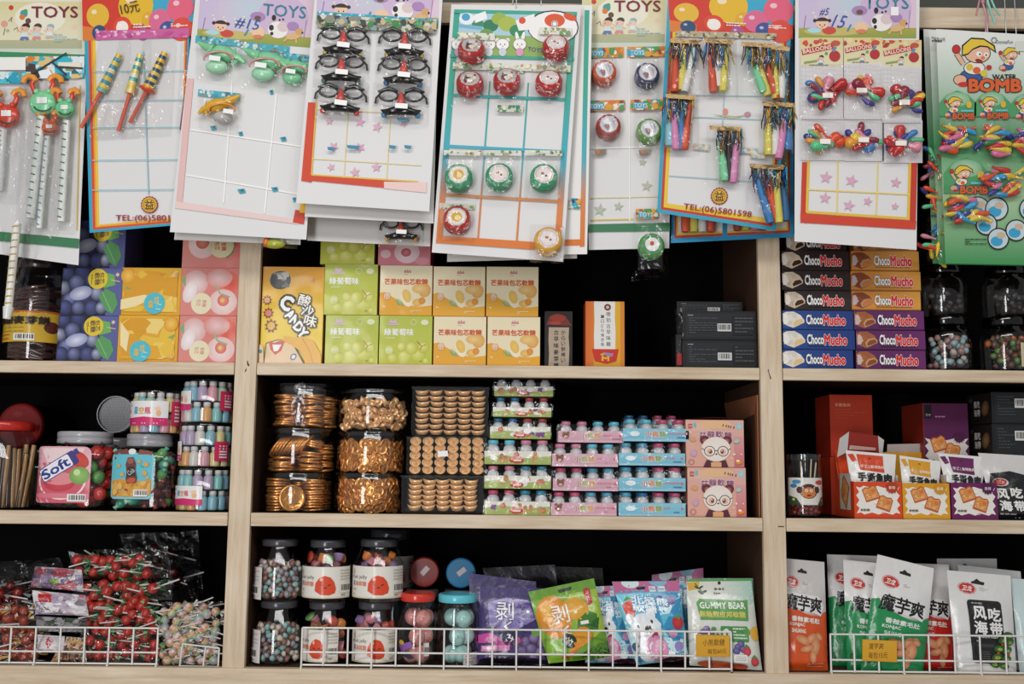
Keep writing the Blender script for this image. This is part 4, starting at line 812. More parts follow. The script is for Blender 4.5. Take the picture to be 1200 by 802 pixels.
def a_peach(top):
    def f(a):
        a.r(0, 0, 70, 56, 'd98a80', 'd9786e', side='h'); a.e(60, 18, 9.6, 14, 'd2452c', 'dd6a54')
        if not top:
            a.e(18, 18, 15, 15, 'ecdad8', 'dba6a2'); a.e(46, 12, 16, 11, 'e6c4c4', 'd99088'); a.e(52, 40, 17, 15, 'eedfdd', 'e2b9b4'); a.e(52, 38, 7, 7, 'e0a08a', 'd9604a'); a.e(51, 38, 2.4, 2.4, 'e6c46a'); a.l([(42, 20), (48, 30), (60, 34)], 2, '9ab08a'); a.p([(1, 14), (6, 10), (6, 24)], '7fae6a'); b = a.sub(26, 42, 1, 15); b.e(0, 0, 12.5, 12.5, 'e6dcb9'); b.t('包芯', -3.4, 0, 8, 5, 'd0543a', rot=80); b.t('軟糖', 3.4, -1, 8, 5, 'd0543a', rot=80); a.e(12, 28, 8, 14, 'f3eceb', 'e6d0ce', rot=20)
        else:
            a.e(24, 26, 17, 18, 'eedfdd', 'e2b9b4'); a.e(24, 24, 8, 8, 'e0a08a', 'd9604a'); a.l([(10, 22), (20, 14), (28, 8)], 2, '9ab08a'); a.e(6, 10, 5.6, 9, 'ecdad8', 'dba6a2'); a.p([(50, 8), (64, 14), (62, 36), (54, 44)], '5a8a4a'); a.e(47, 28, 15, 15, 'e6dfb9', 'd9d3a8'); a.t('包芯', 42, 28, 10, 6, 'd0543a', rot=85, b=.02); a.t('軟糖', 50, 29, 10, 6, 'd0543a', rot=85, b=.02)
    return f
GRP = 'pink fruit sweet cartons in the left bay'
_, t1 = carton('sweet_carton', 'pink fruit sweet carton, lowest of the three by the post', 'box', GRP, (209.5, 369, 276.5, 424.5), .012, .085, a_peach(False), 'd06a5c', zS1, 70, 56)
_, t2 = carton('sweet_carton', 'pink fruit sweet carton, middle of the three by the post', 'box', GRP, (211.5, 314, 279.5, 370), .014, .085, a_peach(False), 'd06a5c', t1, 70, 56)
carton('sweet_carton', 'pink fruit sweet carton, topmost of the three with a green leaf', 'box', GRP, (214, 262, 282, 314), .018, .085, a_peach(True), 'd06a5c', t2, 70, 56)
# -- middle bay
def a_candy(a):   # design 76 x 114
    a.r(0, 0, 76, 60, 'd9962c', 'e9c52c'); a.r(0, 60, 76, 114, 'e9c52c', 'e9c935')
    b = a.sub(22, 16, 1, -4); b.e(0, 0, 13, 11, '4a4a48'); b.cell(-11, -9, 11, 9, 3, ['8a8a86', '2a2a2a', 'b9b6a8', '6a6862'], 26); a.st(62, 16, 3, 'e08a7a', n=6)
    for x, y, r, c in ((7, 40, 6.4, 'd99a5a'), (9, 55, 7, 'd9806a'), (13, 70, 8.6, 'e0b04a')): a.st(x, y, r, '7a3424', n=9, inner=.62); a.e(x, y, r*.55, r*.55, c)
    for ch, x, y, r, h, w in (('C', 31, 43, 28, 16, 13), ('A', 36, 57, 38, 11, 9), ('N', 42, 64, 42, 11, 9), ('D', 47, 71, 46, 11, 9), ('Y', 52, 78, 48, 11, 9)): a.t(ch, x, y, w, h, 'f3f1ec', out='1e1c1a', ow=.12, b=.05, rot=r)
    for ch, x, y, r in (('酸', 53, 40, 12), ('沙', 57, 52, 12), ('味', 61, 64, 12)): a.t(ch, x, y, 15, 13, 'efe9dc', out='1e1c1a', ow=.09, b=.02, rot=r)
    a.p([(8, 90), (22, 86), (40, 88), (56, 114), (6, 114)], '4a3a24'); a.p([(9, 91), (22, 87), (39, 89), (54, 114), (7, 114)], 'e3c49c'); a.p([(0, 92), (5, 94), (6, 114), (0, 114)], 'e3c49c'); a.e(2, 100, 2, 2.4, '3a8a9a')
    a.p([(38, 92), (28, 88), (30, 82), (42, 84), (52, 82), (66, 88), (76, 104), (76, 114), (56, 114), (52, 100)], 'e2a82c'); a.l([(52, 84), (62, 100), (66, 114)], .9, 'b9802a'); a.p([(11, 88), (18, 90), (24, 88), (31, 88), (27, 99), (20, 104), (14, 98)], 'c8442f'); a.p([(16, 92), (27, 92), (23, 99), (18, 100)], 'f0ebe4'); a.e(42, 106, 4.4, 3.4, '6a7a90', rot=-50); a.e(42, 106, 2.6, 2, 'dfe6ec', rot=-50)
def side_dark(col):
    def f(mb, xl, xr, y0, y1, z0, z1):
        a = Art(mb, lambda x, y, h: V((xr+h, y0+(y1-y0)*x/50, z1-(z1-z0)*y/50)), 'gloss'); a.r(4, 4, 46, 46, col)
    return f
carton('sweet_carton', 'tall yellow sour candy carton with white slanted lettering, by the left post', 'box', None, (306, 311, 379, 425), .014, .06, a_candy, 'cf952a', zS1, 76, 114)
def a_green(a):   # 62 x 58
    a.r(0, 0, 62, 58, 'b3bd48', 'c4c952'); a.r(0, 34, 62, 58, 'c4c952', 'bdbf3a')
    for x, y, r in ((16, 50, 8), (30, 48, 9), (46, 46, 9), (55, 53, 5), (38, 38, 8), (26, 37, 6), (52, 37, 7)): ball_print(a, x, y, min(r, 57-y), 'c9ca3c', 'e2e28a', .82)
    a.l([(44, 30), (50, 36), (48, 40)], .9, '9a6a3a'); a.l([(50, 36), (55, 34)], .8, '9a6a3a'); a.p([(11, 9), (13, 4), (16, 7), (19, 4), (21, 9)], 'd3b4c9'); a.r(9, 10, 23, 11.5, 'd3b4c9')
    a.t('綠葡萄味', 23, 19.5, 34, 8, 'f4f4ea', b=.02); a.greek(8, 26, 28, 28, 1, 'e3e6c4', 3); a.ring(40, 8, 3, 3.6, 'e3e6c4'); a.e(53, 8, 4.6, 3.4, 'dfe3b4'); a.e(12, 41, 5, 5, 'd3d98a'); a.greek(9, 39, 15, 43, 2, 'eef0d4', 6); a.greek(48, 53, 55, 54.5, 1, '7a7a2a', 2)
def a_mango(a):   # 62 x 58
    a.r(0, 0, 62, 58, 'e9dcb9'); a.p([(0, 32), (6, 31), (14, 36), (30, 45), (46, 48), (62, 46), (62, 58), (0, 58)], 'e2a52e'); a.p([(28, 7), (30, 4.5), (31, 7), (32.5, 4), (34, 7), (36, 4.5), (37, 8.6), (28, 8.6)], 'c98a8a'); a.greek(28, 10, 37, 11.4, 1, 'c98a8a', 3)
    a.t('芒果味包芯軟糖', 31, 19, 51, 7, 'cc5a2c', b=.035)
    a.e(53, 29, 7, 8, 'e6bd7a', 'dc9f48', rot=20); a.e(47, 27, 9, 5.4, 'e9c98a', 'e0b060'); a.e(32, 38, 6.4, 10.5, 'f3ead2', 'ece0c4', rot=-22); a.e(32, 35.5, 5, 8, 'e9c46a', 'e2b654', rot=-22); a.e(45, 43, 6, 4.4, 'ecc67a', 'e0ab4a'); a.e(50, 41, 4, 4, 'e09a3a', 'd98a2a'); a.p([(18, 40), (26, 44), (30, 47), (22, 46)], '8fa86a'); a.p([(20, 38), (28, 43), (24, 44)], 'a9bd84')
    a.rr(5, 32, 12.6, 40, 1.8, 'd98a6a'); a.rr(5.6, 32.6, 12, 39.4, 1.6, 'ecd9b9'); a.t('包芯', 8.8, 34.6, 5.2, 2.6, 'cf6a3a'); a.t('軟糖', 8.8, 37.6, 5.2, 2.6, 'cf6a3a'); a.sub(4, 47, 1, 14).greek(0, 0, 26, 2.6, 1, 'f0dcae', 4); a.greek(37, 52, 50, 55.5, 2, 'eed9a8', 5)
def a_pink(a):
    a.r(0, 0, 62, 58, 'cf7a86'); a.e(34, 42, 15, 13, 'eedde0', 'e2bcc4'); a.e(33, 42, 6, 5, 'd98a94', 'b84a60'); a.e(9, 44, 6, 5, 'e2bcc4'); a.e(52, 52, 8, 5, 'd9929c')
GG, GM = 'green grape sweet cartons in the middle bay', 'mango sweet cartons in the middle bay'
W_ = .0605*1.45
_, g1 = carton('sweet_carton', 'green grape sweet carton in the bottom row, beside the yellow candy carton', 'box', GG, (381, 369, 443.3, 427), .012, .085, a_green, 'a9b23c', zS1, 62, 58)
_, g2 = carton('sweet_carton', 'green grape sweet carton in the bottom row, next to a mango carton', 'box', GG, (444.3, 370, 506.5, 428), .012, .085, a_green, 'a9b23c', zS1, 62, 58)
_, g3 = carton('sweet_carton', 'green grape sweet carton in the second row, above its twin', 'box', GG, (380, 308.5, 442.5, 368), .013, .085, a_green, 'a9b23c', g1, 62, 58)
carton('sweet_carton', 'green grape sweet carton on top of the green stack, half hidden by cards', 'box', GG, (376, 250, 439.5, 308), .018, .085, a_green, '98a236', g3, 62, 58)
_, m1 = carton('sweet_carton', 'mango sweet carton in the bottom row, next to the green cartons', 'box', GM, (508, 371, 569.8, 428.6), .012, .085, a_mango, 'd9962c', zS1, 62, 58)
_, m2 = carton('sweet_carton', 'mango sweet carton at the right end of the bottom row', 'box', GM, (571, 371.5, 633, 429.4), .012, .085, a_mango, 'd9962c', zS1, 62, 58)
_, m3 = carton('sweet_carton', 'mango sweet carton in the second row, standing on a green carton', 'box', GM, (445, 311, 506.6, 369.6), .013, .085, a_mango, 'd9962c', g2, 62, 58)
carton('sweet_carton', 'mango sweet carton in the middle of the second row', 'box', GM, (507.6, 312, 568.6, 370.4), .013, .085, a_mango, 'd9962c', m1, 62, 58)
carton('sweet_carton', 'mango sweet carton at the right end of the second row', 'box', GM, (569.8, 312.5, 631, 371), .013, .085, a_mango, 'd9962c', m2, 62, 58)
carton('sweet_carton', 'pink fruit sweet carton standing above the mango cartons', 'box', None, (443.5, 254, 505, 311), .019, .08, a_pink, 'b86070', m3, 62, 58)
def a_dark(a):   # 32 x 66
    a.r(0, 0, 32, 66, '1d1816'); a.p([(2, 16), (6, 6), (14, 3), (24, 6), (31, 17)], '7a2a20'); a.e(15, 8, 9, 4.4, '9a3226'); a.e(12, 14, 7, 2, 'a8402e'); a.p([(5, 19), (28, 19), (27.4, 30), (28.4, 44), (27.6, 66), (4.6, 66), (5.4, 50), (4.6, 34)], 'b3a08a')
    for k, ch in enumerate('古早味麥芽糖'): a.t(ch, 13.4, 25+k*7.6, 5.4, 5.6, '2a2220', b=.02)
    for k, ch in enumerate('からい餅棒い'): a.t(ch, 21.4, 25+k*6.4, 4.8, 5, '2a2220')
carton('snack_carton', 'narrow dark snack carton with beige paper label under a red cap', 'box', None, (638, 363, 671, 429.6), .035, .05, a_dark, '14110f', zS1, 32, 66, 'paper')
def a_cracker(a):   # 46 x 78
    a.r(0, 0, 46, 78, 'd9662a', 'dfae2e', side='h'); a.r(10, 0, 46, 78, 'dfae2e', 'e0a028'); a.r(41, 0, 46, 78, 'd9852a'); a.p([(10, 0), (35, 0), (34.5, 20), (35.4, 36), (35, 57), (10.4, 57), (10, 40), (10.8, 22)], 'e6e3df'); a.e(26, 7, 4, 4, '6a2a2a'); a.e(26, 7, 2, 2, 'd9b4a4')
    for k, ch in enumerate('嚼勁古早味糖'): a.t(ch, 27, 15+k*7, 5, 5.2, '33302e')
    for k, ch in enumerate('ーロどら焼き飴'): a.t(ch, 20, 18+k*5.4, 3.6, 3.8, '5a5652')
    a.p([(7.6, 56), (39, 56), (36, 70), (25, 73), (11, 70)], 'c8331f'); a.p([(17, 63), (24, 60), (33, 61), (31, 65), (22, 63)], '9a86b4'); a.p([(17, 62), (23, 59.6), (20, 64)], 'dfae2e'); a.t('M', 23.4, 67, 8, 5, 'e6b52e', b=.05)
carton('snack_carton', 'upright orange snack carton with white label strip, standing alone on dark shelf', 'box', None, (686, 352, 732, 430.3), .030, .05, a_cracker, 'c9622a', zS1, 46, 78)
def a_blk(seed):
    def f(a):   # 86 x 34
        a.r(0, 0, 86, 34, '17171a'); a.r(4, 3, 84, 31, '222326'); a.greek(6, 5, 18, 6.4, 1, 'b9b9b6', 3); a.greek(7, 8, 40, 28, 7, '44464a', seed, .45); a.bar(40, 15, 56, 24, seed, 'd3d3d0'); a.r(58, 6, 82, 28, '1a1b1d')
        for i in range(5): a.greek(60, 8+i*4, 81, 10+i*4, 1, '55575b', i+seed, .6)
    return f
GB = 'black snack boxes in the middle bay'
_, b1 = carton('snack_box', 'black snack box with barcode, lower of the pair by the right post', 'box', GB, (800, 398, 888, 431.6), .020, .10, a_blk(4), '121214', zS1, 86, 34)
_, b2 = carton('snack_box', 'black snack box with barcode, upper of the front pair', 'box', GB, (800, 363, 887, 397), .021, .10, a_blk(5), '121214', b1, 86, 34)
_, b3 = carton('snack_box', 'black snack box lying furthest back on the stack', 'box', GB, (793, 346, 870, 362), .075, .06, a_blk(6), '101012', b2, 86, 34)
m = MB(); film(m, [(790, 362), (803, 360), (803, 430), (793, 430)], lambda x, y: .026, 4, 12, .004, .004, 8); m.box(P(792, 428, .03).x, P(799, 428, .03).x, .03, .08, zS1, zS1+.06, '1a1a1c', 'gloss', .001); q = P(796, 420, .028); m.box(q.x-.004, q.x+.004, q.y-.001, q.y+.001, q.z-.012, q.z+.008, 'b02a2a'); o = m.build('wrapped_box', origin=P(796, 430, .03)); tag(o, 'dark box in shiny crinkled wrapping beside the black snack boxes', 'box')
# -- right bay: chocolate bar boxes
def a_choco(bg, bg2, bar, bite):
    def f(a):   # 81 x 23
        a.r(0, 0, 81, 23, bg, bg2, side='h'); a.r(0, 21.4, 81, 23, mixc(bg, '000000', .4)); a.p([(0, 4), (4, 2), (13, 1.6), (21, 6), (25, 12), (24.6, 15), (12, 21), (4, 18), (0, 14)], bar); a.cell(1, 3, 16, 17, 5, [mixc(bar, 'ffffff', .4), mixc(bar, '000000', .15), bar], 16); a.p([(10, 15), (14, 10.4), (21, 9), (24.6, 12), (24, 15), (12, 20)], mixc(bar, 'f0d0a0', .4)); a.p([(12, 16), (15, 12), (21, 10.6), (23.6, 13), (22.6, 15), (13, 18.6)], bite)
        a.t('Choco', 36.2, 11, 18.5, 11, 'f3f1ef', out='2a1a16', ow=.03, b=.035); a.t('Mucho', 59, 11.6, 25, 11.4, 'd8201c', out='f0eeec', ow=.035, b=.045); a.r(28, 18.6, 70, 19.5, mixc(bg, '000000', .5))
    return f
DKc, BLc, ORc, PUc = a_choco('2a1d1c', '2e201e', 'cbb9a4', '3a1d16'), a_choco('274a8e', '203a7c', 'e6ded2', 'dfc08a'), a_choco('cf8438', 'd99a42', '8a4426', 'c9783a'), a_choco('5a2458', '6a2a66', 'a86238', '8a4a26')
CW = {'brown': (DKc, '231816'), 'blue': (BLc, '1f3872'), 'orange': (ORc, 'b0702c'), 'purple': (PUc, '4a1d4a')}
z = zS1
POSN = {'lowest': 'lowest of the three', 'middle': 'middle of the three', 'upper': 'uppermost of the three'}
for k, (kind, x0, x1, y0, y1) in enumerate((('blue', 917, 1000, 409.5, 432.3), ('blue', 917.5, 1002, 386, 409), ('blue', 917, 1000, 363, 385.5), ('brown', 919.5, 997.5, 339.5, 362.5), ('brown', 916.5, 996, 316, 339), ('brown', 916, 995, 292.5, 315.5), ('brown', 921, 992, 269, 292))):
    top = k == 6; lab = f'{kind} chocolate wafer bar box, '+('hidden one at the very top of its pile' if top else list(POSN.values())[k % 3])+(' at the foot of its pile' if k < 3 else '')
    _, z = carton('chocolate_box', lab, 'box', 'chocolate bar boxes in the right bay', (x0, y0, x1, y1), .012 if not top else .03, .10, CW[kind][0], CW[kind][1], z, 81, 23)
z = zS1
for k, (kind, x0, x1, y0, y1) in enumerate((('purple', 1003.5, 1085, 410.3, 433.4), ('purple', 1003.5, 1084.5, 387, 410), ('purple', 1001, 1083, 363.5, 386.5), ('orange', 998, 1079, 340.5, 363), ('orange', 997, 1079, 317, 340), ('orange', 997.5, 1077, 293, 316.5), ('orange', 1000, 1074, 270, 293))):
    top = k == 6; lab = f'{kind} chocolate wafer bar box, '+('hidden one at the very top of its pile' if top else list(POSN.values())[k % 3])+(' at the foot of its pile' if k < 3 else '')
    _, z = carton('chocolate_box', lab, 'box', 'chocolate bar boxes in the right bay', (x0, y0, x1, y1), .013 if not top else .03, .10, CW[kind][0], CW[kind][1], z, 81, 23)
# ------------------------------------------------------------------ middle row of goods
def cyl(x0, x1, y0, y1, zb, gap=.012, r=None, ref=None):
    """round container standing at zb: centre x, centre depth, radius, height from its outline in the photo frame"""
    R = .05; ym = (y0+y1)/2
    for _ in range(4):
        Yc = gap+R; xa, xb = P(x0, ym, Yc).x, P(x1, ym, Yc).x; R = (xb-xa)/2*.998
    if r: R = r; Yc = gap+R; xa, xb = P(x0, ym, Yc).x, P(x1, ym, Yc).x
    xm = (x0+x1)/2; Yr = Yc-R; h = P(xm, y0, Yr).z-P(xm, y1, Yr).z
    return (xa+xb)/2, Yc, R, h
def cylmap(cx, cy, R, zb, h, a0, a1, W, Hh):
    """design W x Hh wrapped on a cylinder between the angles a0..a1 (degrees, 0 faces the front)"""
    return lambda x, y, d: V((cx+(R+d)*sin(radians(a0+(a1-a0)*x/W)), cy-(R+d)*cos(radians(a0+(a1-a0)*x/W)), zb+h*(1-y/Hh)))
def scatter(proto, items, label, group, cat=None):
    """copies of one small thing; items: (location, euler, scale)"""
    first = True
    for loc, eu, sc_ in items:
        if first and not proto.get('used'): proto.location = loc; proto.rotation_euler = eu; proto.scale = sc_ if isinstance(sc_, tuple) else (sc_,)*3; proto['label'] = label; proto['group'] = group; proto['used'] = 1; first = False
        else: dup(proto, loc, eu, label, group, scale=sc_)
def finish(proto):
    if 'used' in proto: del proto['used']
def tub(name, label, cat, group, x0, x1, y0, y1, zb, gap=.012, lid=.0, lidcol='f8fafa', tint='fcfdfd', body='clear', neck=.97):
    cx, cy, R, h = cyl(x0, x1, y0, y1, zb, gap); t = thing(name, label, cat, (cx, cy, zb), group)
    m = MB(); m.lathe([(R*.9, 0), (R*.97, .001), (R, .004), (R, h-lid-.003), (R*.97, h-lid), (R*.96, h-.002 if lid else h)], (cx, cy, zb), tint, body, 40, cap1=not lid); m.build('body', t)
    if lid:
        m = MB(); m.lathe([(R*1.0, h-lid), (R*1.01, h-lid+.001), (R*1.01, h-.003), (R*.98, h-.0005), (R*.9, h-.0002)], (cx, cy, zb), lidcol, body, 40, cap0=False); m.build('lid', t)
    return t, cx, cy, R, h
# -- gold coin tubs
def coin(name, r, t, label, cat, group, c='eaa862'):
    m = MB(); m.lathe([(r*.001, -t/2), (r*.92, -t/2), (r, -t*.25), (r, t*.25), (r*.92, t/2), (r*.84, t/2), (r*.8, t*.3), (r*.34, t*.3), (r*.26, t*.5), (r*.001, t*.52)], (0, 0, 0), c, 'foil', 22, cap0=False, cap1=False)
    for k in range(6): m.tube([V((r*(.42+.3*q)*cos(k*pi/3+q*.4), r*(.42+.3*q)*sin(k*pi/3+q*.4), t*.34)) for q in (0, .5, 1)], r*.05, c, 'foil', 4)
    return tag(m.build(name), label, cat, group)
big = coin('chocolate_coin', .0205, .0043, 'x', 'chocolate coin', 'x'); rg = random.Random(5); z = zS2+.0004
specs = (('lowest', 307, 391, 553, 600.6), ('middle', 311, 392.5, 500.5, 553), ('top', 321, 394, 451.5, 500.5)); ct = []
for pos, x0, x1, y0, y1 in specs:
    t, cx, cy, R, h = tub('candy_tub', f'clear tub of large gold chocolate coins, {pos} of its stack', 'tub', 'tubs of gold sweets in the middle bay', x0, x1, y0, y1, z, lid=.010); ct.append((cx, cy, R, h, z)); z += h+.0006
def stack(cx, cy, zb, n, jit=.003, tilt=.12, start=0):
    return [((cx+rg.uniform(-jit, jit), cy+rg.uniform(-jit, jit), zb+.0032+i*.0046), (rg.uniform(-tilt, tilt), rg.uniform(-tilt, tilt), rg.uniform(0, 6)), 1) for i in range(n)]
cx, cy, R, h, zb = ct[0]; it = []
for dx, dy, n in ((-.030, -.018, 12), (.030, -.018, 12), (0, .016, 11), (-.034, .024, 11), (.034, .024, 11)): it += stack(cx+dx, cy+dy, zb, n, .0015, .05)
it.append(((cx+.002, cy-R+.0065, zb+.024), (radians(84), 0, .5), 1.12))
scatter(big, it, 'large gold chocolate coin in the lowest coin tub, stacked flat round one upright coin', 'large gold coins in the lowest tub')
cx, cy, R, h, zb = ct[1]; it = []
for dx, dy, n in ((-.022, -.030, 5), (.024, -.026, 7), (0, .012, 6), (-.036, .008, 6), (.037, .012, 10)): it += stack(cx+dx, cy+dy, zb, n, .002, .1)
for k in range(11): it.append(((cx-.034+.0052*k, cy-.026-.0004*k, zb+.042+.0004*k), (rg.uniform(-.08, .08), radians(-52+rg.uniform(-5, 5)), 0), 1))
for k in range(3): it.append(((cx+.026, cy-.02, zb+.046+.004*k), (.1, .25, 0), 1))
scatter(big, it, 'large gold chocolate coin in the middle coin tub, many of them slid aslant', 'large gold coins in the middle tub')
cx, cy, R, h, zb = ct[2]; it = []
for dx, dy, n in ((-.026, -.020, 12), (.018, -.030, 8), (.022, -.024, 0), (.034, .012, 12), (0, .020, 12), (-.03, .022, 10)): it += stack(cx+dx, cy+dy, zb, n, .0035, .14)
it += stack(cx+.016, cy-.026, zb+.038, 4, .003, .12)
scatter(big, it, 'large gold chocolate coin in the top coin tub, in loose leaning piles', 'large gold coins in the top tub')
finish(big)
m = MB(); cx, cy, R, h, zb = ct[2]
def wrapfn(u, v):
    a = radians(-95+190*u); r = R+.0025+.003*abs(noise.noise(V((u*5, v*4, 1)))); return V((cx+r*sin(a), cy-r*cos(a), zb+.002+(h+.001)*v))
m.grid(wrapfn, 16, 9, 'ffffff', 'film', False); o = m.build('shrink_wrap'); o.parent = bpy.data.objects['candy_tub.002']; o.location = -wloc(o.parent)
# small coins
sm = coin('chocolate_coin', .0098, .0024, 'x', 'chocolate coin', 'x', 'e5a05c')
def boat():
    m = MB(); vs = []; n = 18; prof = [(.45, -.42), (.62, -.36), (.8, 0), (1.0, .38), (.86, .34), (.62, .1), (.5, .12), (.34, .34), (.02, .42)]; r = .0088
    cl = []
    for pr_, z_ in prof:
        for k in range(n):
            a = 2*pi*k/n; lift = .28*cos(a)**2 if .8 < pr_ else 0; vs.append(V((r*pr_*cos(a), r*pr_*.8*sin(a), r*(z_+lift)))); cl.append(H('f4bf88'))
    fs = [[i*n+k, i*n+(k+1) % n, (i+1)*n+(k+1) % n, (i+1)*n+k] for i in range(len(prof)-1) for k in range(n)]+[list(range(n))]
    m.add(vs, fs, cl, 'gilt', True); return m
ing = boat().build('gold_ingot'); tag(ing, 'x', 'chocolate', 'x')
def shell_items(cx, cy, R, z0, z1, r, rows, per, tilt, rgn, layers=2, flat=True, lim=92):
    it = []
    for L in range(layers):
        for j in range(rows):
            for k in range(per):
                a = radians(-lim+2*lim*(k+.5*(j % 2)+rgn.uniform(.1, .9)*.6)/per); rr = R-r*(.55 if flat else 1.1)-L*r*1.5-rgn.uniform(0, r*.4)
                zz = z0+(z1-z0)*(j+.5+rgn.uniform(-.3, .3))/rows
                it.append(((cx+rr*sin(a), cy-rr*cos(a), zz), (radians(90)+rgn.uniform(-tilt, tilt), rgn.uniform(-tilt, tilt)*.8, a+rgn.uniform(-tilt, tilt)*.6), 1))
    return it
z = zS2+.0004; rg2 = random.Random(8); st = []
for k, (pos, what, x0, x1, y0, y1) in enumerate((('lowest', 'small gold chocolate coins', 392.5, 473, 553.5, 601.5), ('middle', 'small gold chocolate coins', 395, 476.5, 504.5, 553.5), ('top', 'small gold ingot sweets', 397, 481, 454.5, 504.5))):
    t, cx, cy, R, h = tub('candy_tub', f'clear tub of {what}, {pos} of the stack beside the large coins', 'tub', 'tubs of gold sweets in the middle bay', x0, x1, y0, y1, z, lid=.009)
    p, l, g = (sm, f'small gold chocolate coin in the {pos} tub of small coins', f'small gold coins in the {pos} tub') if k < 2 else (ing, 'small gold ingot sweet tumbled in the top tub', 'loose gold ingots in the top tub')
    scatter(p, shell_items(cx, cy, R-.002, z+.004, z+h-.014-(.006 if k else 0), .0095, 5 if k < 2 else 4, 12 if k < 2 else 15, .38 if k < 2 else 1.5, rg2, 1 if k < 2 else 2, k < 2), l, g); z += h+.0006
finish(sm)
# -- boxes of gold ingots
def clearbox(name, label, rect, Y, depth, zb, bev=.003):
    x0, y0, x1, y1 = rect; ym, xm = (y0+y1)/2, (x0+x1)/2; xl, xr = P(x0, ym, Y).x, P(x1, ym, Y).x; h = P(xm, y0, Y).z-P(xm, y1, Y).z
    t = thing(name, label, 'box', ((xl+xr)/2, Y+depth/2, zb), 'clear boxes of gold ingots'); m = MB(); m.box(xl, xr, Y, Y+depth, zb, zb+h, 'fcfdfd', 'clear', bev); m.build('body', t)
    m = MB(); zl = zb+h*.94; m.box(xl-.001, xr+.001, Y-.001, Y+depth+.001, zl, zb+h+.0008, 'fafcfc', 'clear', .001); m.build('lid', t)
    return t, xl, xr, zb, zb+h
t, xl, xr, z0, z1 = clearbox('ingot_box', 'clear box of gold ingots in rows, lowest of its stack', (470, 557.5, 567, 602.5), .012, .07, zS2+.0004)
scatter(ing, [((xl+.011+(xr-xl-.022)*(i+.5)/5+rg2.uniform(-.001, .001), .012+.012+.022*r, z0+.006+(z1-z0-.012)*(j+.35)/6), (0, rg2.uniform(-.06, .06), 0), (1.42, 1.2, 1.15)) for i in range(5) for j in range(6) for r in range(1)], 'gold ingot sweet standing in rows in the lowest clear box', 'gold ingots in the lowest clear box')
t, xl, xr, z0, z1b = clearbox('ingot_box', 'clear box of gold ingots with a price sticker, seen from above, in the middle', (476, 512.5, 570, 557), .014, .055, z1+.0012)
scatter(ing, [((xl+.004+(xr-xl-.008)*(i+.5)/6, .014+.011, z0+.002+(z1b-z0-.004)*(j+.5)/5), (radians(78), 0, rg2.uniform(-.1, .1)), 1.08) for i in range(6) for j in range(5)], 'gold ingot sweet lying face outwards in the middle clear box', 'gold ingots in the middle clear box')
m = MB(); q = P(519, 532, .0135); m.box(q.x-.0085, q.x+.0085, .0128, .0134, q.z-.0048, q.z+.0048, 'f2f1ef', 'paper', 0, Euler((0, -.08, 0)).to_matrix()); m.build('price_sticker', t)
t, xl, xr, z0, z1 = clearbox('ingot_box', 'clear box of gold ingots in rows, top of its stack', (482, 453.5, 572.5, 512), .018, .07, z1b+.0012)
scatter(ing, [((xl+.006+(xr-xl-.012)*(i+.5)/5+rg2.uniform(-.001, .001), .018+.012+.022*r, z0+.003+(z1-z0-.008)*(j+.4)/8), (0, rg2.uniform(-.06, .06), 0), (1.42, 1.2, .95)) for i in range(5) for j in range(8) for r in range(1)], 'gold ingot sweet standing in rows in the top clear box', 'gold ingots in the top clear box'); finish(ing)
# -- trays of small bottles
def bottle_mb():
    m = MB(); m.lathe([(.0085, 0), (.0112, .0008), (.0118, .004), (.0118, .026), (.0108, .0305), (.0075, .0345), (.0072, .0365)], (0, 0, 0), 'c9c6c6', 'candy', 16, cols=['d9d2d0', 'd9d2d0', 'e3dcda', 'd9d6d6', 'c4c4c6', 'b9bcc0', 'b9bcc0']); return m
def cap_mb(c):
    m = MB(); m.lathe([(.0078, .0352), (.0096, .0356), (.0098, .0415), (.009, .0432), (.0005, .0436)], (0, 0, 0), c, 'plastic', 18); return m
BOT = {}
def bottle(cap, loc, label, group, s=1.0):
    c = {'pink': 'd98aa4', 'rose': 'c9577a', 'blue': '5aa9c9', 'sky': '6ac4dc', 'teal': '2f86a0', 'deep blue': '2a6f9c', 'red': 'a8434a'}[cap]
    if cap not in BOT:
        o = bottle_mb().build('drink_bottle'); tag(o, label, 'bottle', group); k = cap_mb(c).build('cap'); k.parent = o; BOT[cap] = o; o.location = loc; o.scale = (s, s, s)
    else: dup(BOT[cap], loc, (0, 0, rg.uniform(0, 6)), label, group, scale=s)
POS = ('first from left', 'second from left', 'third from left', 'fourth from left')
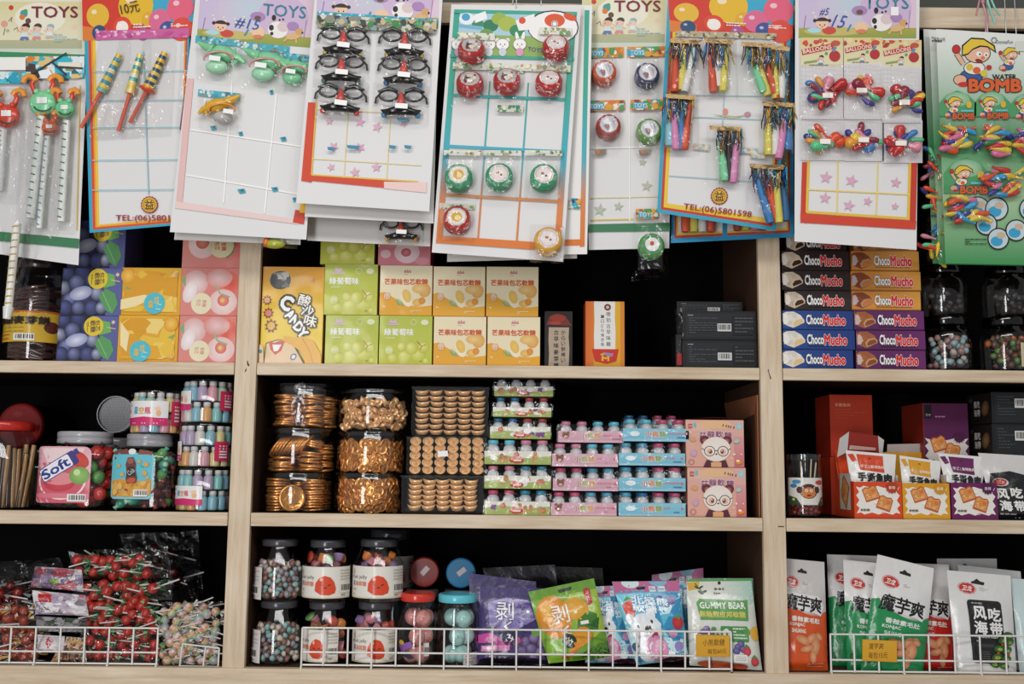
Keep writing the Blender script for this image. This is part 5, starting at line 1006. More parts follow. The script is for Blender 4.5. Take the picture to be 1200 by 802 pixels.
def tray(label, short, rect, yt, zb, Y, caps, base, art, group, sag=.0):
    """rect = printed front wall, yt = photo row of the cap tops"""
    x0, y0, x1, y1 = rect; xm = (x0+x1)/2; xl, xr = P(x0, y1, Y).x, P(x1, y1, Y).x; pz = lambda y: P(xm, y, Y).z
    fh = pz(y0)-pz(y1); H_ = pz(yt)-pz(y1); D = .058; t = thing('bottle_tray', label, 'tray', ((xl+xr)/2, Y+D/2, zb), group); m = MB()
    th = .0012; m.box(xl, xr, Y, Y+D, zb, zb+th, base, 'gloss'); m.box(xl, xr, Y, Y+th, zb, zb+fh, base, 'gloss'); m.box(xl, xr, Y+D-th, Y+D, zb, zb+fh, base, 'gloss'); m.box(xl, xl+th, Y, Y+D, zb, zb+fh*.9, base, 'gloss'); m.box(xr-th, xr, Y, Y+D, zb, zb+fh*.9, base, 'gloss')
    art(Art(m, facemap(xl, xr, zb, zb+fh, Y, 78, 17), 'gloss')); m.build('printed_tray', t)
    m = MB(); b = .0028
    fx = lambda u: xl-b+(xr-xl+2*b)*u
    nz = lambda u, v: .0022*noise.noise(V((u*7+xl*30, v*4, zb*40)))
    m.grid(lambda u, v: V((fx(u), Y-b*.55+nz(u, v)+(.0105 if v > .75 else 0)*((v-.75)*4), zb+.0006+(H_+.0012)*v)), 14, 6, 'ffffff', 'film', False); m.grid(lambda u, v: V((fx(u)+nz(u, v), Y+.0085+(D-.008)*v, zb+H_+.0022-abs(nz(v, u)))), 10, 4, 'ffffff', 'film', False)
    for xs in (0, 1): m.grid(lambda u, v: V((fx(xs)+(-1 if xs else 1)*(.004*v), Y+D*u, zb+.0006+(H_+.001)*v)), 3, 3, 'ffffff', 'film', False)
    m.build('shrink_wrap', t)
    s = H_/.0446*.985
    for i, cp in enumerate(caps): bottle(cp, (xl+.0005+(xr-xl-.001)*(i+.5)/4, Y+.0145, zb+th+.0003), f'small {cp}-capped bottle, {POS[i]} in the {short}', 'small bottles wrapped in trays', s)
    for i, cp in enumerate(caps): bottle(cp, (xl+.0005+(xr-xl-.001)*(i+.5)/4, Y+.0435, zb+th+.0003), f'small {cp}-capped bottle in the rear row of the {short}', 'small bottles in the rear rows of the trays', s)
    return zb+H_+.0028
def a_fruit(seed):
    def f(a):
        a.r(0, 0, 78, 17, 'b9c07a', 'a4b45a'); a.p([(0, 0), (78, 0), (78, 6), (50, 9), (20, 5), (0, 8)], 'e9e6d8'); rgn = random.Random(seed)
        for i in range(9):
            x, y = rgn.uniform(5, 73), rgn.uniform(4, 12); k = rgn.randrange(4)
            if k == 0: ball_print(a, x, y, 3.4, 'd9603a', 'e9a08a', .8); a.p([(x-1, y-3), (x+2, y-5), (x+1, y-2)], '5a8a3a')
            elif k == 1:
                for dx, dy in ((-1.6, -1), (1.6, -1), (0, 1.4), (-2.4, 1.6), (1, 3)): a.e(x+dx, y+dy, 1.7, 1.7, '7a4a8a')
            elif k == 2: a.e(x, y, 3, 4, 'c89a5a'); a.e(x, y-3, 2.6, 2.4, 'b98a5a'); a.e(x-.8, y-3, .5, .5, '3a2a20')
            else: a.e(x, y, 4.4, 3, 'f3f0e6')
        a.e(38, 12, 8, 3.6, 'c23a2f'); a.t('果汁', 38, 9, 13, 5, 'e05a4a', out='f3efe8', ow=.06, b=.02); a.r(34, 11.2, 43, 13, 'f0e0d4')
        if seed % 2: a.e(48, 6, 5, 4, 'f6f5f3')
    return f
GT = 'trays of small bottles in the middle bay'; z = zS2+.0004
fruit = [((567.5, 588.5, 644.5, 604.3), 575.5, ('rose', 'rose', 'teal', 'teal'), .012), ((567.5, 560.5, 645.5, 575.5), 549, ('pink', 'pink', 'teal', 'teal'), .013), ((567.5, 532, 646, 547.5), 519, ('sky', 'sky', 'pink', 'pink'), .014), ((574, 513, 645, 527), 503, ('deep blue', 'deep blue', 'red', 'red'), .034), ((577.5, 492, 646, 503), 480.5, ('deep blue', 'deep blue', 'red', 'red'), .036), ((579, 467, 648, 478.5), 455, ('deep blue', 'deep blue', 'red', 'red'), .040)]
NAMES6 = ('lowest', 'second', 'third', 'fourth', 'fifth', 'top')
for k, (r, yt, caps, Y) in enumerate(fruit): z = tray(f'fruit-printed tray of small bottles, {NAMES6[k]} of six counted from the shelf', f'{NAMES6[k]} fruit tray', r, yt, z, Y, caps, 'c9c49a', a_fruit(k+2), GT)
def a_bear(bg, bg2, cols, seed, img):
    def f(a):
        a.r(0, 0, 78, 17, bg, bg2); a.r(0, 14, 78, 17, mixc(bg2, 'ffffff', .2))
        if img: a.e(9, 7, 4.4, 4.6, '8a5a48'); a.e(6, 3, 2, 2, '8a5a48'); a.e(12, 3, 2, 2, '8a5a48'); a.e(9, 8.6, 2.2, 1.8, 'e0c0a0'); a.e(7.6, 6, .6, .6, '222'); a.e(10.4, 6, .6, .6, '222')
        for k, ch in enumerate('小熊糖'): a.t(ch, 30+k*8.4, 7.4, 7.4, 8.6, cols[k % len(cols)], out=mixc(bg, 'ffffff', .6), ow=.06, b=.025, rot=-3)
        a.greek(53, 5.6, 73, 7.6, 1, 'd98a9a', seed, .9); a.e(74, 7, 1.6, 1.6, 'e0707a'); a.greek(64, 11, 74, 12.6, 1, 'b9748a' if img else '4a78a0', seed+2, .9)
        if not img: a.e(14, 7, 6, 3.4, mixc(bg, 'ffffff', .75)); a.greek(10, 6, 18, 8, 1, 'e0a8b4', 4)
    return f
pinks = [((645.5, 589.5, 722.5, 604.5), 577.5, ('rose', 'rose', 'blue', 'blue'), .012), ((648, 562, 724.5, 576.5), 550, ('rose', 'rose', 'blue', 'blue'), .014), ((647, 534.5, 724, 549.5), 523, ('pink', 'pink', 'sky', 'sky'), .012), ((654, 508, 731, 521.5), 497, ('pink', 'pink', 'sky', 'sky'), .020)]
z = zS2+.0004
for k, (r, yt, caps, Y) in enumerate(pinks): z = tray(f'pale pink tray of small bottles, {NAMES6[k] if k < 3 else "top"} of four counted from the shelf', f'{NAMES6[k] if k < 3 else "top"} pink tray', r, yt, z, Y, caps, 'd9a8b8', a_bear('e0b4c2', 'd9a2b4', ('a86a4a', 'a9b45a', 'd9a05a'), k, True), GT)
blues = [((725, 589.5, 803.5, 605), 577.5, ('blue', 'deep blue', 'rose', 'rose'), .012), ((725, 562, 803.5, 577.5), 549.5, ('blue', 'blue', 'rose', 'rose'), .013), ((725, 535, 803, 549.5), 523, ('blue', 'blue', 'rose', 'rose'), .012), ((730, 508, 807.5, 523), 497.5, ('sky', 'sky', 'rose', 'rose'), .014)]
z = zS2+.0004
for k, (r, yt, caps, Y) in enumerate(blues): z = tray(f'sky blue tray of small bottles, {NAMES6[k] if k < 3 else "fourth"} of five counted from the shelf', f'{NAMES6[k] if k < 3 else "fourth"} blue tray', r, yt, z, Y, caps, '7fc0d9', a_bear('8fcfe2', '74c0da', ('cf5a3a', 'd9803a', '8aa85a'), k+7, False), GT); zt = z
tray('sky blue tray of small bottles, topmost and set back behind the blue stack', 'topmost blue tray', (730, 492, 798, 503), 482, zt-.024, .078, ('deep blue', 'deep blue', 'rose', 'rose'), '5aa4c4', a_bear('64b4d0', '5aa4c4', ('cf5a3a', 'd9803a', '8aa85a'), 21, False), GT)
# -- panda cartons
def a_panda(a):   # 68 x 58
    a.r(0, 0, 68, 58, 'dcaea2', 'e0a894'); a.r(56, 20, 68, 58, 'd9a09a', 'cf7078'); a.r(0, 4, 30, 14, 'e2bba0', 'e0b4a4'); a.e(34, 6, 20, 5, 'e6b98a')
    a.rr(3, 5, 8, 11, .8, 'c24a4a'); a.t('QQ', 5.6, 8, 3.8, 3, 'f0e0d9'); a.rr(9, 4, 12.6, 9.6, .8, '7ab4c4'); a.sub(50, 8, 1, 12).t('▪ ▪▪▪ ▪', 0, 0, 14, 3, '7a4438'); a.e(62.5, 7.6, 3.6, 4, 'a9cfd4'); a.ring(62.5, 7.6, 2.6, 3, '7ab4bc')
    for ch, x, y in (('茲', 20, 19.5), ('龍', 29.4, 18), ('軟', 39, 17.8), ('糖', 49.4, 19)): a.t(ch, x, y, 8.4, 8.2, '8a4470', out='f0d9d0', ow=.06, b=.025)
    a.e(22, 25, 5.6, 5.4, '6a3038'); a.e(48, 25, 5.6, 5.4, '6a3038'); a.e(22.6, 26, 3, 2.8, 'a86a64'); a.e(47.4, 26, 3, 2.8, 'a86a64'); a.e(35, 36, 17, 15, 'f0e6dc', 'ecded2'); a.p([(20, 58), (24, 49), (31, 51), (31, 58)], '5a2c38'); a.p([(49, 58), (46, 49), (39, 51), (39, 58)], '5a2c38'); a.r(29, 52, 41, 58, 'e0a87a')
    for x in (27.5, 43): a.ring(x, 38.5, 5.6, 6.4, '4a2a28'); a.e(x, 39, 3.6, 3.8, 'e6bca4'); a.e(x+(1 if x < 35 else -1), 39, 2, 2.6, '7a3a30'); a.e(x+(.4 if x < 35 else -1.4), 38, .7, .8, 'fff')
    a.l([(33.2, 38), (37.2, 38)], .8, '4a2a28'); a.l([(21.6, 37), (18, 35)], .8, '4a2a28'); a.l([(48.8, 37), (52, 35)], .8, '4a2a28'); a.e(35.2, 42, 1.2, .9, '4a2a28')
    a.e(8, 24, 4, 2.6, 'dda06a', rot=20); a.e(9, 41, 3.4, 4, 'c9a4c4'); a.ring(6, 52, 2.8, 3.4, 'a85a84'); a.e(59, 26, 3.6, 2.4, 'a9c9c0', rot=-20); a.e(56, 42, 1.4, 1.4, 'f0dcd4'); a.e(53, 47, 1, 1, 'f0dcd4'); a.e(64, 42, 1, 1, 'f0dcd4'); a.p([(57, 52), (62, 48), (66, 52), (60, 55)], 'e0902f'); a.e(60, 50, 2, 1.4, 'f6e9dc')
_, z = carton('sweet_carton', 'pink panda-printed sweet carton, lower of the two', 'box', 'panda sweet cartons', (805.5, 548.5, 874.5, 606.7), .014, .09, a_panda, 'b9705f', zS2, 68, 58)
o, z = carton('sweet_carton', 'pink panda-printed sweet carton, upper one with its lid ajar', 'box', 'panda sweet cartons', (803.5, 492, 872, 547.5), .014, .09, a_panda, 'b9705f', z, 68, 58)
m = MB(); xl, xr = P(806, 492, .014).x, P(871, 492, .014).x; m.grid(lambda u, v: V((xl+(xr-xl)*u, .016+.08*v, z+.0005+.0035*sin(pi*u)*(1-v))), 10, 4, 'a8604f', 'paper'); m.build('lid', o)
m = MB(); x0, x1 = .4195, .4155
m.add([V((P(876, 606, .25).x, .27, zS2+.0006)), V((pRa-.003, .016, zS2+.0006)), V((pRa-.003, .016, zS2+.206)), V((pRa-.006, .27, zS2+.208)),
       V((P(876, 606, .25).x+.002, .272, zS2+.0006)), V((pRa-.0005, .016, zS2+.0006)), V((pRa-.0005, .016, zS2+.206)), V((pRa-.0035, .272, zS2+.208))], [[0, 1, 2, 3], [4, 5, 6, 7], [0, 1, 5, 4], [1, 2, 6, 5], [2, 3, 7, 6], [0, 3, 7, 4]], 'a0674a', 'board')
o = m.build('cardboard_sheet', origin=(pRa-.01, .14, zS2)); tag(o, 'brown cardboard sheet standing against the right post behind the panda cartons', 'cardboard')
# ------------------------------------------------------------------ left and right bays, middle row
def pill(r, L, c, name, label, cat, c2=None):
    m = MB(); m.lathe([(.0008, -L), (r*.55, -L*.98), (r*.32, -L*.72), (r*.85, -L*.5), (r, -L*.2), (r, L*.2), (r*.85, L*.5), (r*.32, L*.72), (r*.55, L*.98), (.0008, L)], (0, 0, 0), c, 'candy', 12, cols=[c2 or c]*3+[c, c, c, c]+[c2 or c]*3); return tag(m.build(name), label, cat)
def fill_jar(cx, cy, R, z0, z1, r, n, rgn, sq=None, front=.2, maxtry=9000, mind=1.55):
    """positions of sweets packed against the front wall of a jar"""
    pts = []; t = 0
    while len(pts) < n and t < maxtry:
        t += 1; x, y, zz = rgn.uniform(-R+r, R-r), rgn.uniform(-R+r, R*front), rgn.uniform(z0+r, z1-r*.6)
        q = (abs(x)**(sq or 2)+abs(y)**(sq or 2))**(1/(sq or 2))
        if q > R-r*1.02 or q < R*.42 and rgn.random() < .8: continue
        p = V((cx+x, cy+y, zz))
        if all((p-o).length > r*mind for o in pts): pts.append(p)
    return pts
def squarejar(label, rect, zb, gap, lid_rect_h, lidcol, art, lab, n_sup=4.5, shoulder=.80, group='square sweet jars in the left bay'):
    x0, y0, x1, y1 = rect; cx, cy, R, h = cyl(x0, x1, y0, y1, zb, gap); t = thing('candy_jar', label, 'jar', (cx, cy, zb), group); m = MB(); hl = h*lid_rect_h
    prof = [(R*.9, 0), (R*.98, .002), (R, .008), (R, (h-hl)*.80), (R*.97, (h-hl)*.88), (R*shoulder, (h-hl)*.975), (R*.70, h-hl)]
    m.lathe(prof, (cx, cy, zb), 'fcfdfd', 'clear', 48, sup=n_sup, cap1=False); m.build('body', t)
    m = MB(); rl = R*.72; m.lathe([(rl, h-hl), (rl*1.02, h-hl+.001), (rl*1.02, h-hl*.62), (rl*1.0, h-hl*.58), (rl*1.0, h-hl*.5), (rl*1.02, h-hl*.46), (rl*1.02, h-.002), (rl*.97, h)], (cx, cy, zb), lidcol, 'plastic', 40); m.build('lid', t)
    if art:
        u0, v0, u1, v1 = lab; m = MB()
        def mp(x, y, d):
            X = -R+2*R*(u0+(u1-u0)*x/70); X_ = X/R; yy = R*(max(0, 1-abs(X_)**n_sup))**(1/n_sup); return V((cx+X, cy-yy-d-.0006, zb+h*(1-(v0+(v1-v0)*y/70))))
        a = Art(m, mp, 'gloss', 9, h0=.0002); art(a); m.build('printed_label', t)
    return t, cx, cy, R, h, hl
rg3 = random.Random(12)
# strawberry jar
def a_soft(a):
    a.rr(0, 0, 70, 70, 9, 'e2a9b2'); a.p([(0, 30), (12, 20), (58, 20), (70, 34), (70, 62), (62, 70), (8, 70), (0, 62)], 'cf5a6c'); a.p([(8, 2), (62, 2), (50, 24), (20, 26)], 'ead0cf'); a.ring(36, 42, 27, 29.5, 'eed9d9', ry=.82); a.e(33, 44, 20, 12, 'd04a58', 'c23a48'); a.e(33, 40, 19, 8, 'e08a90'); a.e(55, 16, 14, 9, 'd24a3a', 'c0392f', rot=35); a.e(57, 36, 12, 11, '9ac06a', '6fa04a'); a.e(54, 32, 4, 4, 'c9dda0')
    b = a.sub(31, 25, 1, -33); b.rr(-25, -9, 25, 9, 3, '3d3a80'); b.rr(-24, -8, 17, 8, 2.4, 'ece9ee'); b.t('Soft', -4, 0, 36, 12, '2f3a8a', b=.03); a.p([(48, 4), (52, 2), (56, 8), (51, 10)], '3d3a80'); a.r(0, 58, 70, 64, 'd97a88'); a.bar(44, 59, 66, 68)
t, cx, cy, R, h, hl = squarejar('square jar of red and green sweets with strawberry label', (56, 505, 140, 598.3), zS2+.0004, .014, .155, 'a9a7ab', a_soft, (.02, .20, .80, .91))
def wrapped(r, c, c2):
    m = MB(); m.ball((0, 0, 0), (r, r, r*.95), c, 'candy', 14, bump=.12, seed=3); m.tube([(r*.8, 0, 0), (r*1.2, 0, 0), (r*1.6, 0, .001)], [r*.2, r*.28, r*.5], c2, 'film', 8); m.tube([(-r*.8, 0, 0), (-r*1.2, 0, 0), (-r*1.6, 0, .001)], [r*.2, r*.28, r*.5], c2, 'film', 8)
    return tag(m.build('wrapped_sweet'), 'x', 'sweet')
pr = [wrapped(.0125, 'c22f2c', 'e6c9c4'), wrapped(.0125, 'd0403a', 'e6c9c4'), wrapped(.0125, '5a9a4a', 'cfe0c4')]
ps = fill_jar(cx, cy, R*.97, zS2+.004, zS2+(h-hl)*.93, .0115, 60, rg3, 4.5, -.1)
for i, p in enumerate(pr):
    scatter(p, [(q, (rg3.uniform(0, 6), rg3.uniform(0, 6), 0), rg3.uniform(.9, 1.05)) for k, q in enumerate(ps) if k % 4 == i or (i == 0 and k % 4 == 3)], ('red round wrapped sweet inside the strawberry-labelled jar', 'paler red wrapped sweet inside the strawberry-labelled jar', 'green wrapped sweet inside the strawberry-labelled jar')[i], ('red sweets in the strawberry jar', 'pale red sweets in the strawberry jar', 'green sweets in the strawberry jar')[i]); finish(p)
# cola jar
def a_cola(a):
    a.rr(0, 6, 70, 70, 8, '7fc4d0'); a.p([(4, 4), (26, 0), (30, 10), (6, 16)], '7a3a34'); a.p([(46, 1), (66, 4), (64, 14), (42, 10)], '8a4438'); a.e(34, 4, 6, 4, 'e6e3dd'); a.rr(3, 8, 67, 67, 7, '62bccb'); a.p([(3, 44), (18, 42), (40, 46), (67, 43), (67, 60), (60, 67), (10, 67), (3, 60)], 'd0973a'); a.cell(4, 45, 66, 66, 6, ['c98a2f', 'dba850', 'd99a3a', 'e0b464'], 40)
    for x, y, r in ((14, 24, 3), (58, 22, 4), (56, 34, 4), (20, 36, 3.4), (47, 18, 3), (61, 40, 3)): a.e(x, y, r, r*.8, 'dca24a')
    b = a.sub(34, 29, 1, -6); b.p([(-4, -17), (4, -17), (8, -8), (7, 2), (9, 12), (7, 19), (-7, 19), (-9, 12), (-7, 2), (-8, -8)], '6a3428'); b.p([(-5, -4), (5, -4), (7, 10), (-7, 10)], '2a2426'); b.t('Cola', 0, 3, 11, 7, 'd9d4d0', rot=-28); b.e(0, -12, 5, 4, '9a5a44'); b.e(0, 15, 7, 3.6, 'c2502f'); a.bar(40, 57, 62, 66)
t, cx, cy, R, h, hl = squarejar('square jar of green and cola sweets with blue bottle label', (138.5, 507.5, 210, 598.5), zS2+.0004, .016, .165, '9d9b9f', a_cola, (.06, .20, .76, .85)); zcola = zS2+h+.0008; ccx, ccy = cx, cy
pr = [pill(.0085, .017, '3f9a80', 'cola_sweet', 'x', 'sweet', '9ad0b4'), pill(.0085, .017, '6aa05a', 'cola_sweet', 'x', 'sweet', '4fa88a'), pill(.0085, .016, '5a2426', 'cola_sweet', 'x', 'sweet', '8a3a34')]
ps = fill_jar(cx, cy, R*.96, zS2+.004, zS2+(h-hl)*.95, .0098, 70, rg3, 4.5, -.1, mind=1.4)
for i, p in enumerate(pr):
    scatter(p, [(q, (rg3.uniform(0, 6), rg3.uniform(0, 6), rg3.uniform(0, 6)), 1) for k, q in enumerate(ps) if k % 3 == i], ('teal twisted sweet inside the jar with blue bottle label', 'leaf green sweet inside the jar with blue bottle label', 'dark red sweet inside the jar with blue bottle label')[i], ('teal sweets in the cola jar', 'leaf green sweets in the cola jar', 'dark red sweets in the cola jar')[i]); finish(p)
# rear jar between them, with a lying jar on top whose silver seal faces out
def plainjar(name, label, x0, x1, y0, y1, zb, gap, lidcol, lm='plastic', group=None, neck=.82, lidh=.15, bodyc='fafbfb', cat='jar'):
    cx, cy, R, h = cyl(x0, x1, y0, y1, zb, gap); t = thing(name, label, cat, (cx, cy, zb), group); hl = h*lidh; m = MB()
    m.lathe([(R*.9, 0), (R*.98, .002), (R, .006), (R, (h-hl)*(.60 if neck < .82 else .72)), (R*.975, (h-hl)*(.66 if neck < .82 else .82)), (R*(neck*.5+.48), (h-hl)*(.79 if neck < .82 else .89)), (R*neck*1.03, (h-hl)*.93), (R*neck*.97, (h-hl)*.965), (R*neck*.94, h-hl)], (cx, cy, zb), bodyc, 'clear', 40, cap1=False); m.build('body', t)
    m = MB(); rl = R*neck; m.lathe([(rl, h-hl), (rl*1.02, h-hl+.001), (rl*1.02, h-.003), (rl*.97, h-.0006), (rl*.9, h)], (cx, cy, zb), lidcol, lm, 40); m.build('lid', t)
    return t, cx, cy, R, h, hl
t, cx, cy, R, h, hl = plainjar('candy_jar', 'grey-lidded jar standing behind, between the two square jars', 104, 168, 510, 592, zS2+.0004, .142, '98969a'); zr_ = zS2+h
pr = wrapped(.0115, '4a8a4a', 'cfe0c4'); ps = fill_jar(cx, cy, R*.94, zS2+.003, zS2+h*.8, .012, 22, rg3, None, 0)
scatter(pr, [(q, (rg3.uniform(0, 6), rg3.uniform(0, 6), 0), 1) for q in ps], 'dull green sweet inside the rear jar between the square jars', 'sweets in the rear grey-lidded jar'); finish(pr)
def lyingjar(label, px, py, rpx, Y, L, lidcol, body, face, group, lm='plastic', bodym='clear', rest=None):
    c = P(px, py, Y); r = (P(px+rpx, py, Y)-P(px-rpx, py, Y)).length/2; t = thing('candy_jar', label, 'jar', (c.x, Y+L/2, c.z-r), group); M = Euler((radians(90), 0, 0)).to_matrix(); m = MB()
    m.lathe([(r*.93, -L), (r*.99, -L+.004), (r, -.03), (r*.9, -.016)], c, body, bodym, 36, M, cap1=False); m.build('body', t)
    m = MB(); m.lathe([(r*.97, -.016), (r, -.015), (r, -.003), (r*.97, 0), (r*.9, .0006)], c, lidcol, lm, 40, M); a = Art(m, lambda x, y, d: V((c.x+x*r, Y-.0008-d, c.z-y*r)), lm if lm != 'tint' else 'paper'); face(a); m.build('lid', t); return t, c, r
def f_seal(a):
    a.e(0, 0, .95, .95, 'b4b2b4'); rgn = random.Random(3)
    for i in range(17):
        y = -.85+i*.105; w = sqrt(max(0, .88-y*y)); x = -w
        while x < w: l = rgn.uniform(.06, .16); a.p([(x, y), (min(w, x+l), y+.03), (min(w, x+l), y+.065), (x, y+.035)], '8a888c'); x += l+.06
    a.ring(0, 0, .95, 1.0, 'c4c2c4')
lyingjar('jar lying on its side with silver printed lid facing out', 137, 486, 21.5, .155, .10, 'aeacae', '6a6a68', f_seal, None, 'plastic', 'clear')
# sweets tubs with tiny bottles
tb = MB(); tb.lathe([(.0062, 0), (.0080, .0006), (.0082, .003), (.0082, .018), (.0074, .021), (.0045, .0235), (.0045, .025)], (0, 0, 0), 'fff', 'candy', 14); TB = {}
def tinyb(col, loc, label, group, s=1):
    if col not in TB:
        m = MB(); m.lathe([(.0062, 0), (.0080, .0006), (.0082, .003), (.0082, .018), (.0074, .021), (.0048, .0235), (.0046, .025)], (0, 0, 0), col, 'candy', 14); o = m.build('sprinkle_bottle'); tag(o, label, 'bottle', group)
        m = MB(); m.lathe([(.0052, .0242), (.0058, .0245), (.0058, .0305), (.0052, .0315), (.0004, .0317)], (0, 0, 0), 'd3d2d0', 'plastic', 14); m.build('cap', o); TB[col] = o; o.location = loc; o.scale = (s, s, s)
    else: dup(TB[col], loc, (0, 0, 0), label, group, scale=s)
TCOL = {'turquoise': '8ac4c0', 'orange': 'dfa468', 'pink': 'd9a0a8', 'pale green': 'a8c8ae', 'yellow': 'dccb92', 'cream': 'd9d3cb', 'violet': 'b8a4bf', 'sky': '8ab9c8'}
def bottle_tub(label, short, rect, zb, gap, la, ba, group, seed, lv=(.42, .86)):
    x0, y0, x1, y1 = rect; cx, cy, R, h = cyl(x0, x1, y0, y1, zb, gap); t = thing('bottle_tub', label, 'tub', (cx, cy, zb), group); m = MB()
    m.lathe([(R*.94, 0), (R*.985, .001), (R, .004), (R, h-.012), (R*.985, h-.0115), (R*.985, h-.010), (R, h-.0095), (R, h-.002), (R*.96, h)], (cx, cy, zb), 'fcfdfd', 'clear', 44); m.build('body', t)
    def art(a, W):
        a.r(0, 0, W, 32, 'e9e6e4'); a.r(0, 22, W, 32, 'cf2f6c'); a.p([(0, 23), (W*.5, 20.5), (W, 23), (W, 25), (0, 25)], 'cf2f6c')
        for k, (ch, c) in enumerate(zip('星空瓶', ('4a9ac0', 'e0a03a', 'd9607a'))): a.t(ch, W*.30+k*W*.14, 12.5, W*.12, 8.6, c, b=.03)
        a.e(W*.78, 10, 4, 3, 'efc9b4'); a.e(W*.80, 16, 3.4, 4, 'e6b98a'); a.e(W*.08, 14, 2, 2.4, 'd9507a'); a.e(W*.13, 6, 1.6, 1.6, '7ab4c4')
    m = MB(); a0, a1 = la; W = (a1-a0)*.62; art(Art(m, cylmap(cx, cy, R+.0005, zb+h*(1-lv[1]), h*(lv[1]-lv[0]), a0, a1, W, 32), 'gloss', 6, h0=.0001), W); m.build('printed_label', t)
    if ba:
        m = MB(); a = Art(m, cylmap(cx, cy, R+.0005, zb+h*(1-lv[1]), h*(lv[1]-lv[0]), ba[0], ba[1], 20, 32), 'gloss', 6, h0=.0001); a.r(0, 0, 20, 32, 'cf2f5c'); 
        for k in range(5): a.r(6, 6+k*4.6, 17, 8.4+k*4.6, 'eceae8')
        m.build('barcode_label', t)
    rgn = random.Random(seed); n = 13; rr = R-.0096; cnt = {}
    for j in range(2):
        for k in range(n):
            a = 2*pi*(k+.5*j)/n-pi
            if abs(a) > radians(112): continue
            col = rgn.choice(list(TCOL)); tinyb(TCOL[col], (cx+rr*sin(a), cy-rr*cos(a), zb+.0015+j*h*.475), f'tiny {col} sprinkle bottle in the {("bottom", "upper")[j]} ring of the {short}', f'{col} bottles, {("bottom", "upper")[j]} ring of the {short}', h*.46/.0317*.97)
    return zb+h+.0006
GTB = 'clear tubs of tiny sprinkle bottles'
zz = bottle_tub('tub of tiny sprinkle bottles, lowest of the tall stack by the post', 'lowest stacked tub', (207.5, 547, 270, 598.8), zS2+.0004, .012, (-68, 14), None, GTB, 1)
zz = bottle_tub('tub of tiny sprinkle bottles, middle of the tall stack by the post', 'middle stacked tub', (210.5, 494, 272.5, 546), zz, .013, (-100, -42), (34, 70), GTB, 2)
zz = bottle_tub('tub of tiny sprinkle bottles, top of the tall stack by the post', 'top stacked tub', (214, 442, 274.5, 494), zz, .014, (-100, -22), (42, 78), GTB, 3, (.28, .72))
bottle_tub('tub of tiny sprinkle bottles standing on the jar with the blue label', 'tub on the jar', (155, 456.5, 213, 508), zcola, .022, (-64, 44), (52, 80), GTB, 4, (.26, .82))
# stick biscuit jars at the far left
t, cx, cy, R, h, hl = plainjar('biscuit_jar', 'jar of brown biscuit sticks with red lid at far left', -40, 43, 493, 598, zS2+.0004, .014, 'c02a20', neck=.78, lidh=.11)
def sticks(cx, cy, R, z0, z1, n, rgn, label, group, cols, fr=.9):
    out = []
    for c in cols:
        m = MB(); L = z1-z0; m.tube([(0, 0, 0), (0, 0, L*.3), (.0005, 0, L*.7), (0, 0, L)], [.0040, .0048, .0048, .0040], c, 'candy', 8); out.append(tag(m.build('biscuit_stick'), 'x', 'biscuit'))
    for i, p in enumerate(out):
        scatter(p, [((cx+(R*rgn.uniform(.74, .9))*sin(a), cy-(R*rgn.uniform(.74, .9))*cos(a), z0), (rgn.uniform(-.07, .07), rgn.uniform(-.1, .1), 0), rgn.uniform(.84, 1)) for a in [rgn.uniform(-1.7, 1.7) for _ in range(n//len(cols))]], label[i], group[i]); finish(p)
sticks(cx, cy, R, zS2+.003, zS2+h*.74, 84, rg3, ('tan biscuit stick in the red-lidded jar', 'dark brown biscuit stick in the red-lidded jar'), ('tan sticks in the front biscuit jar', 'dark sticks in the front biscuit jar'), ('a07c52', '3a281c'))
m = MB(); a = Art(m, cylmap(cx, cy, R+.0004, zS2+.012, h*.62, -50, 12, 40, 60), 'gloss', 6, h0=.0002); a.rr(0, 0, 40, 60, 5, 'e6e3de'); a.rr(1.4, 1.4, 38, 58, 4, '8a3a2a'); a.rr(2.6, 2.6, 36, 56, 4, 'd9b48a'); a.e(18, 20, 14, 8, 'cf9a5a'); a.r(6, 34, 32, 38, '5a3424'); m.build('printed_label', t)
t, cx, cy, R, h, hl = plainjar('biscuit_jar', 'dark jar of biscuit sticks behind the red-lidded jar', 14, 72, 528, 596, zS2+.0004, .15, '3a2a26')
sticks(cx, cy, R, zS2+.003, zS2+h*.8, 20, rg3, ('tan biscuit stick in the dark rear jar', 'dark brown biscuit stick in the dark rear jar'), ('tan sticks in the rear biscuit jar', 'dark sticks in the rear biscuit jar'), ('8a6a48', '33231a'))
def f_red(a): a.ring(0, 0, .86, .92, '7a1a18'); a.e(-.1, -.5, .24, .12, 'a83a34')  # paler ellipse is a highlight painted on the lid
lyingjar('jar lying on its side with round red lid facing out', 23, 499, 26.5, .15, .11, 'a01c18', '5a1a18', f_red, None)
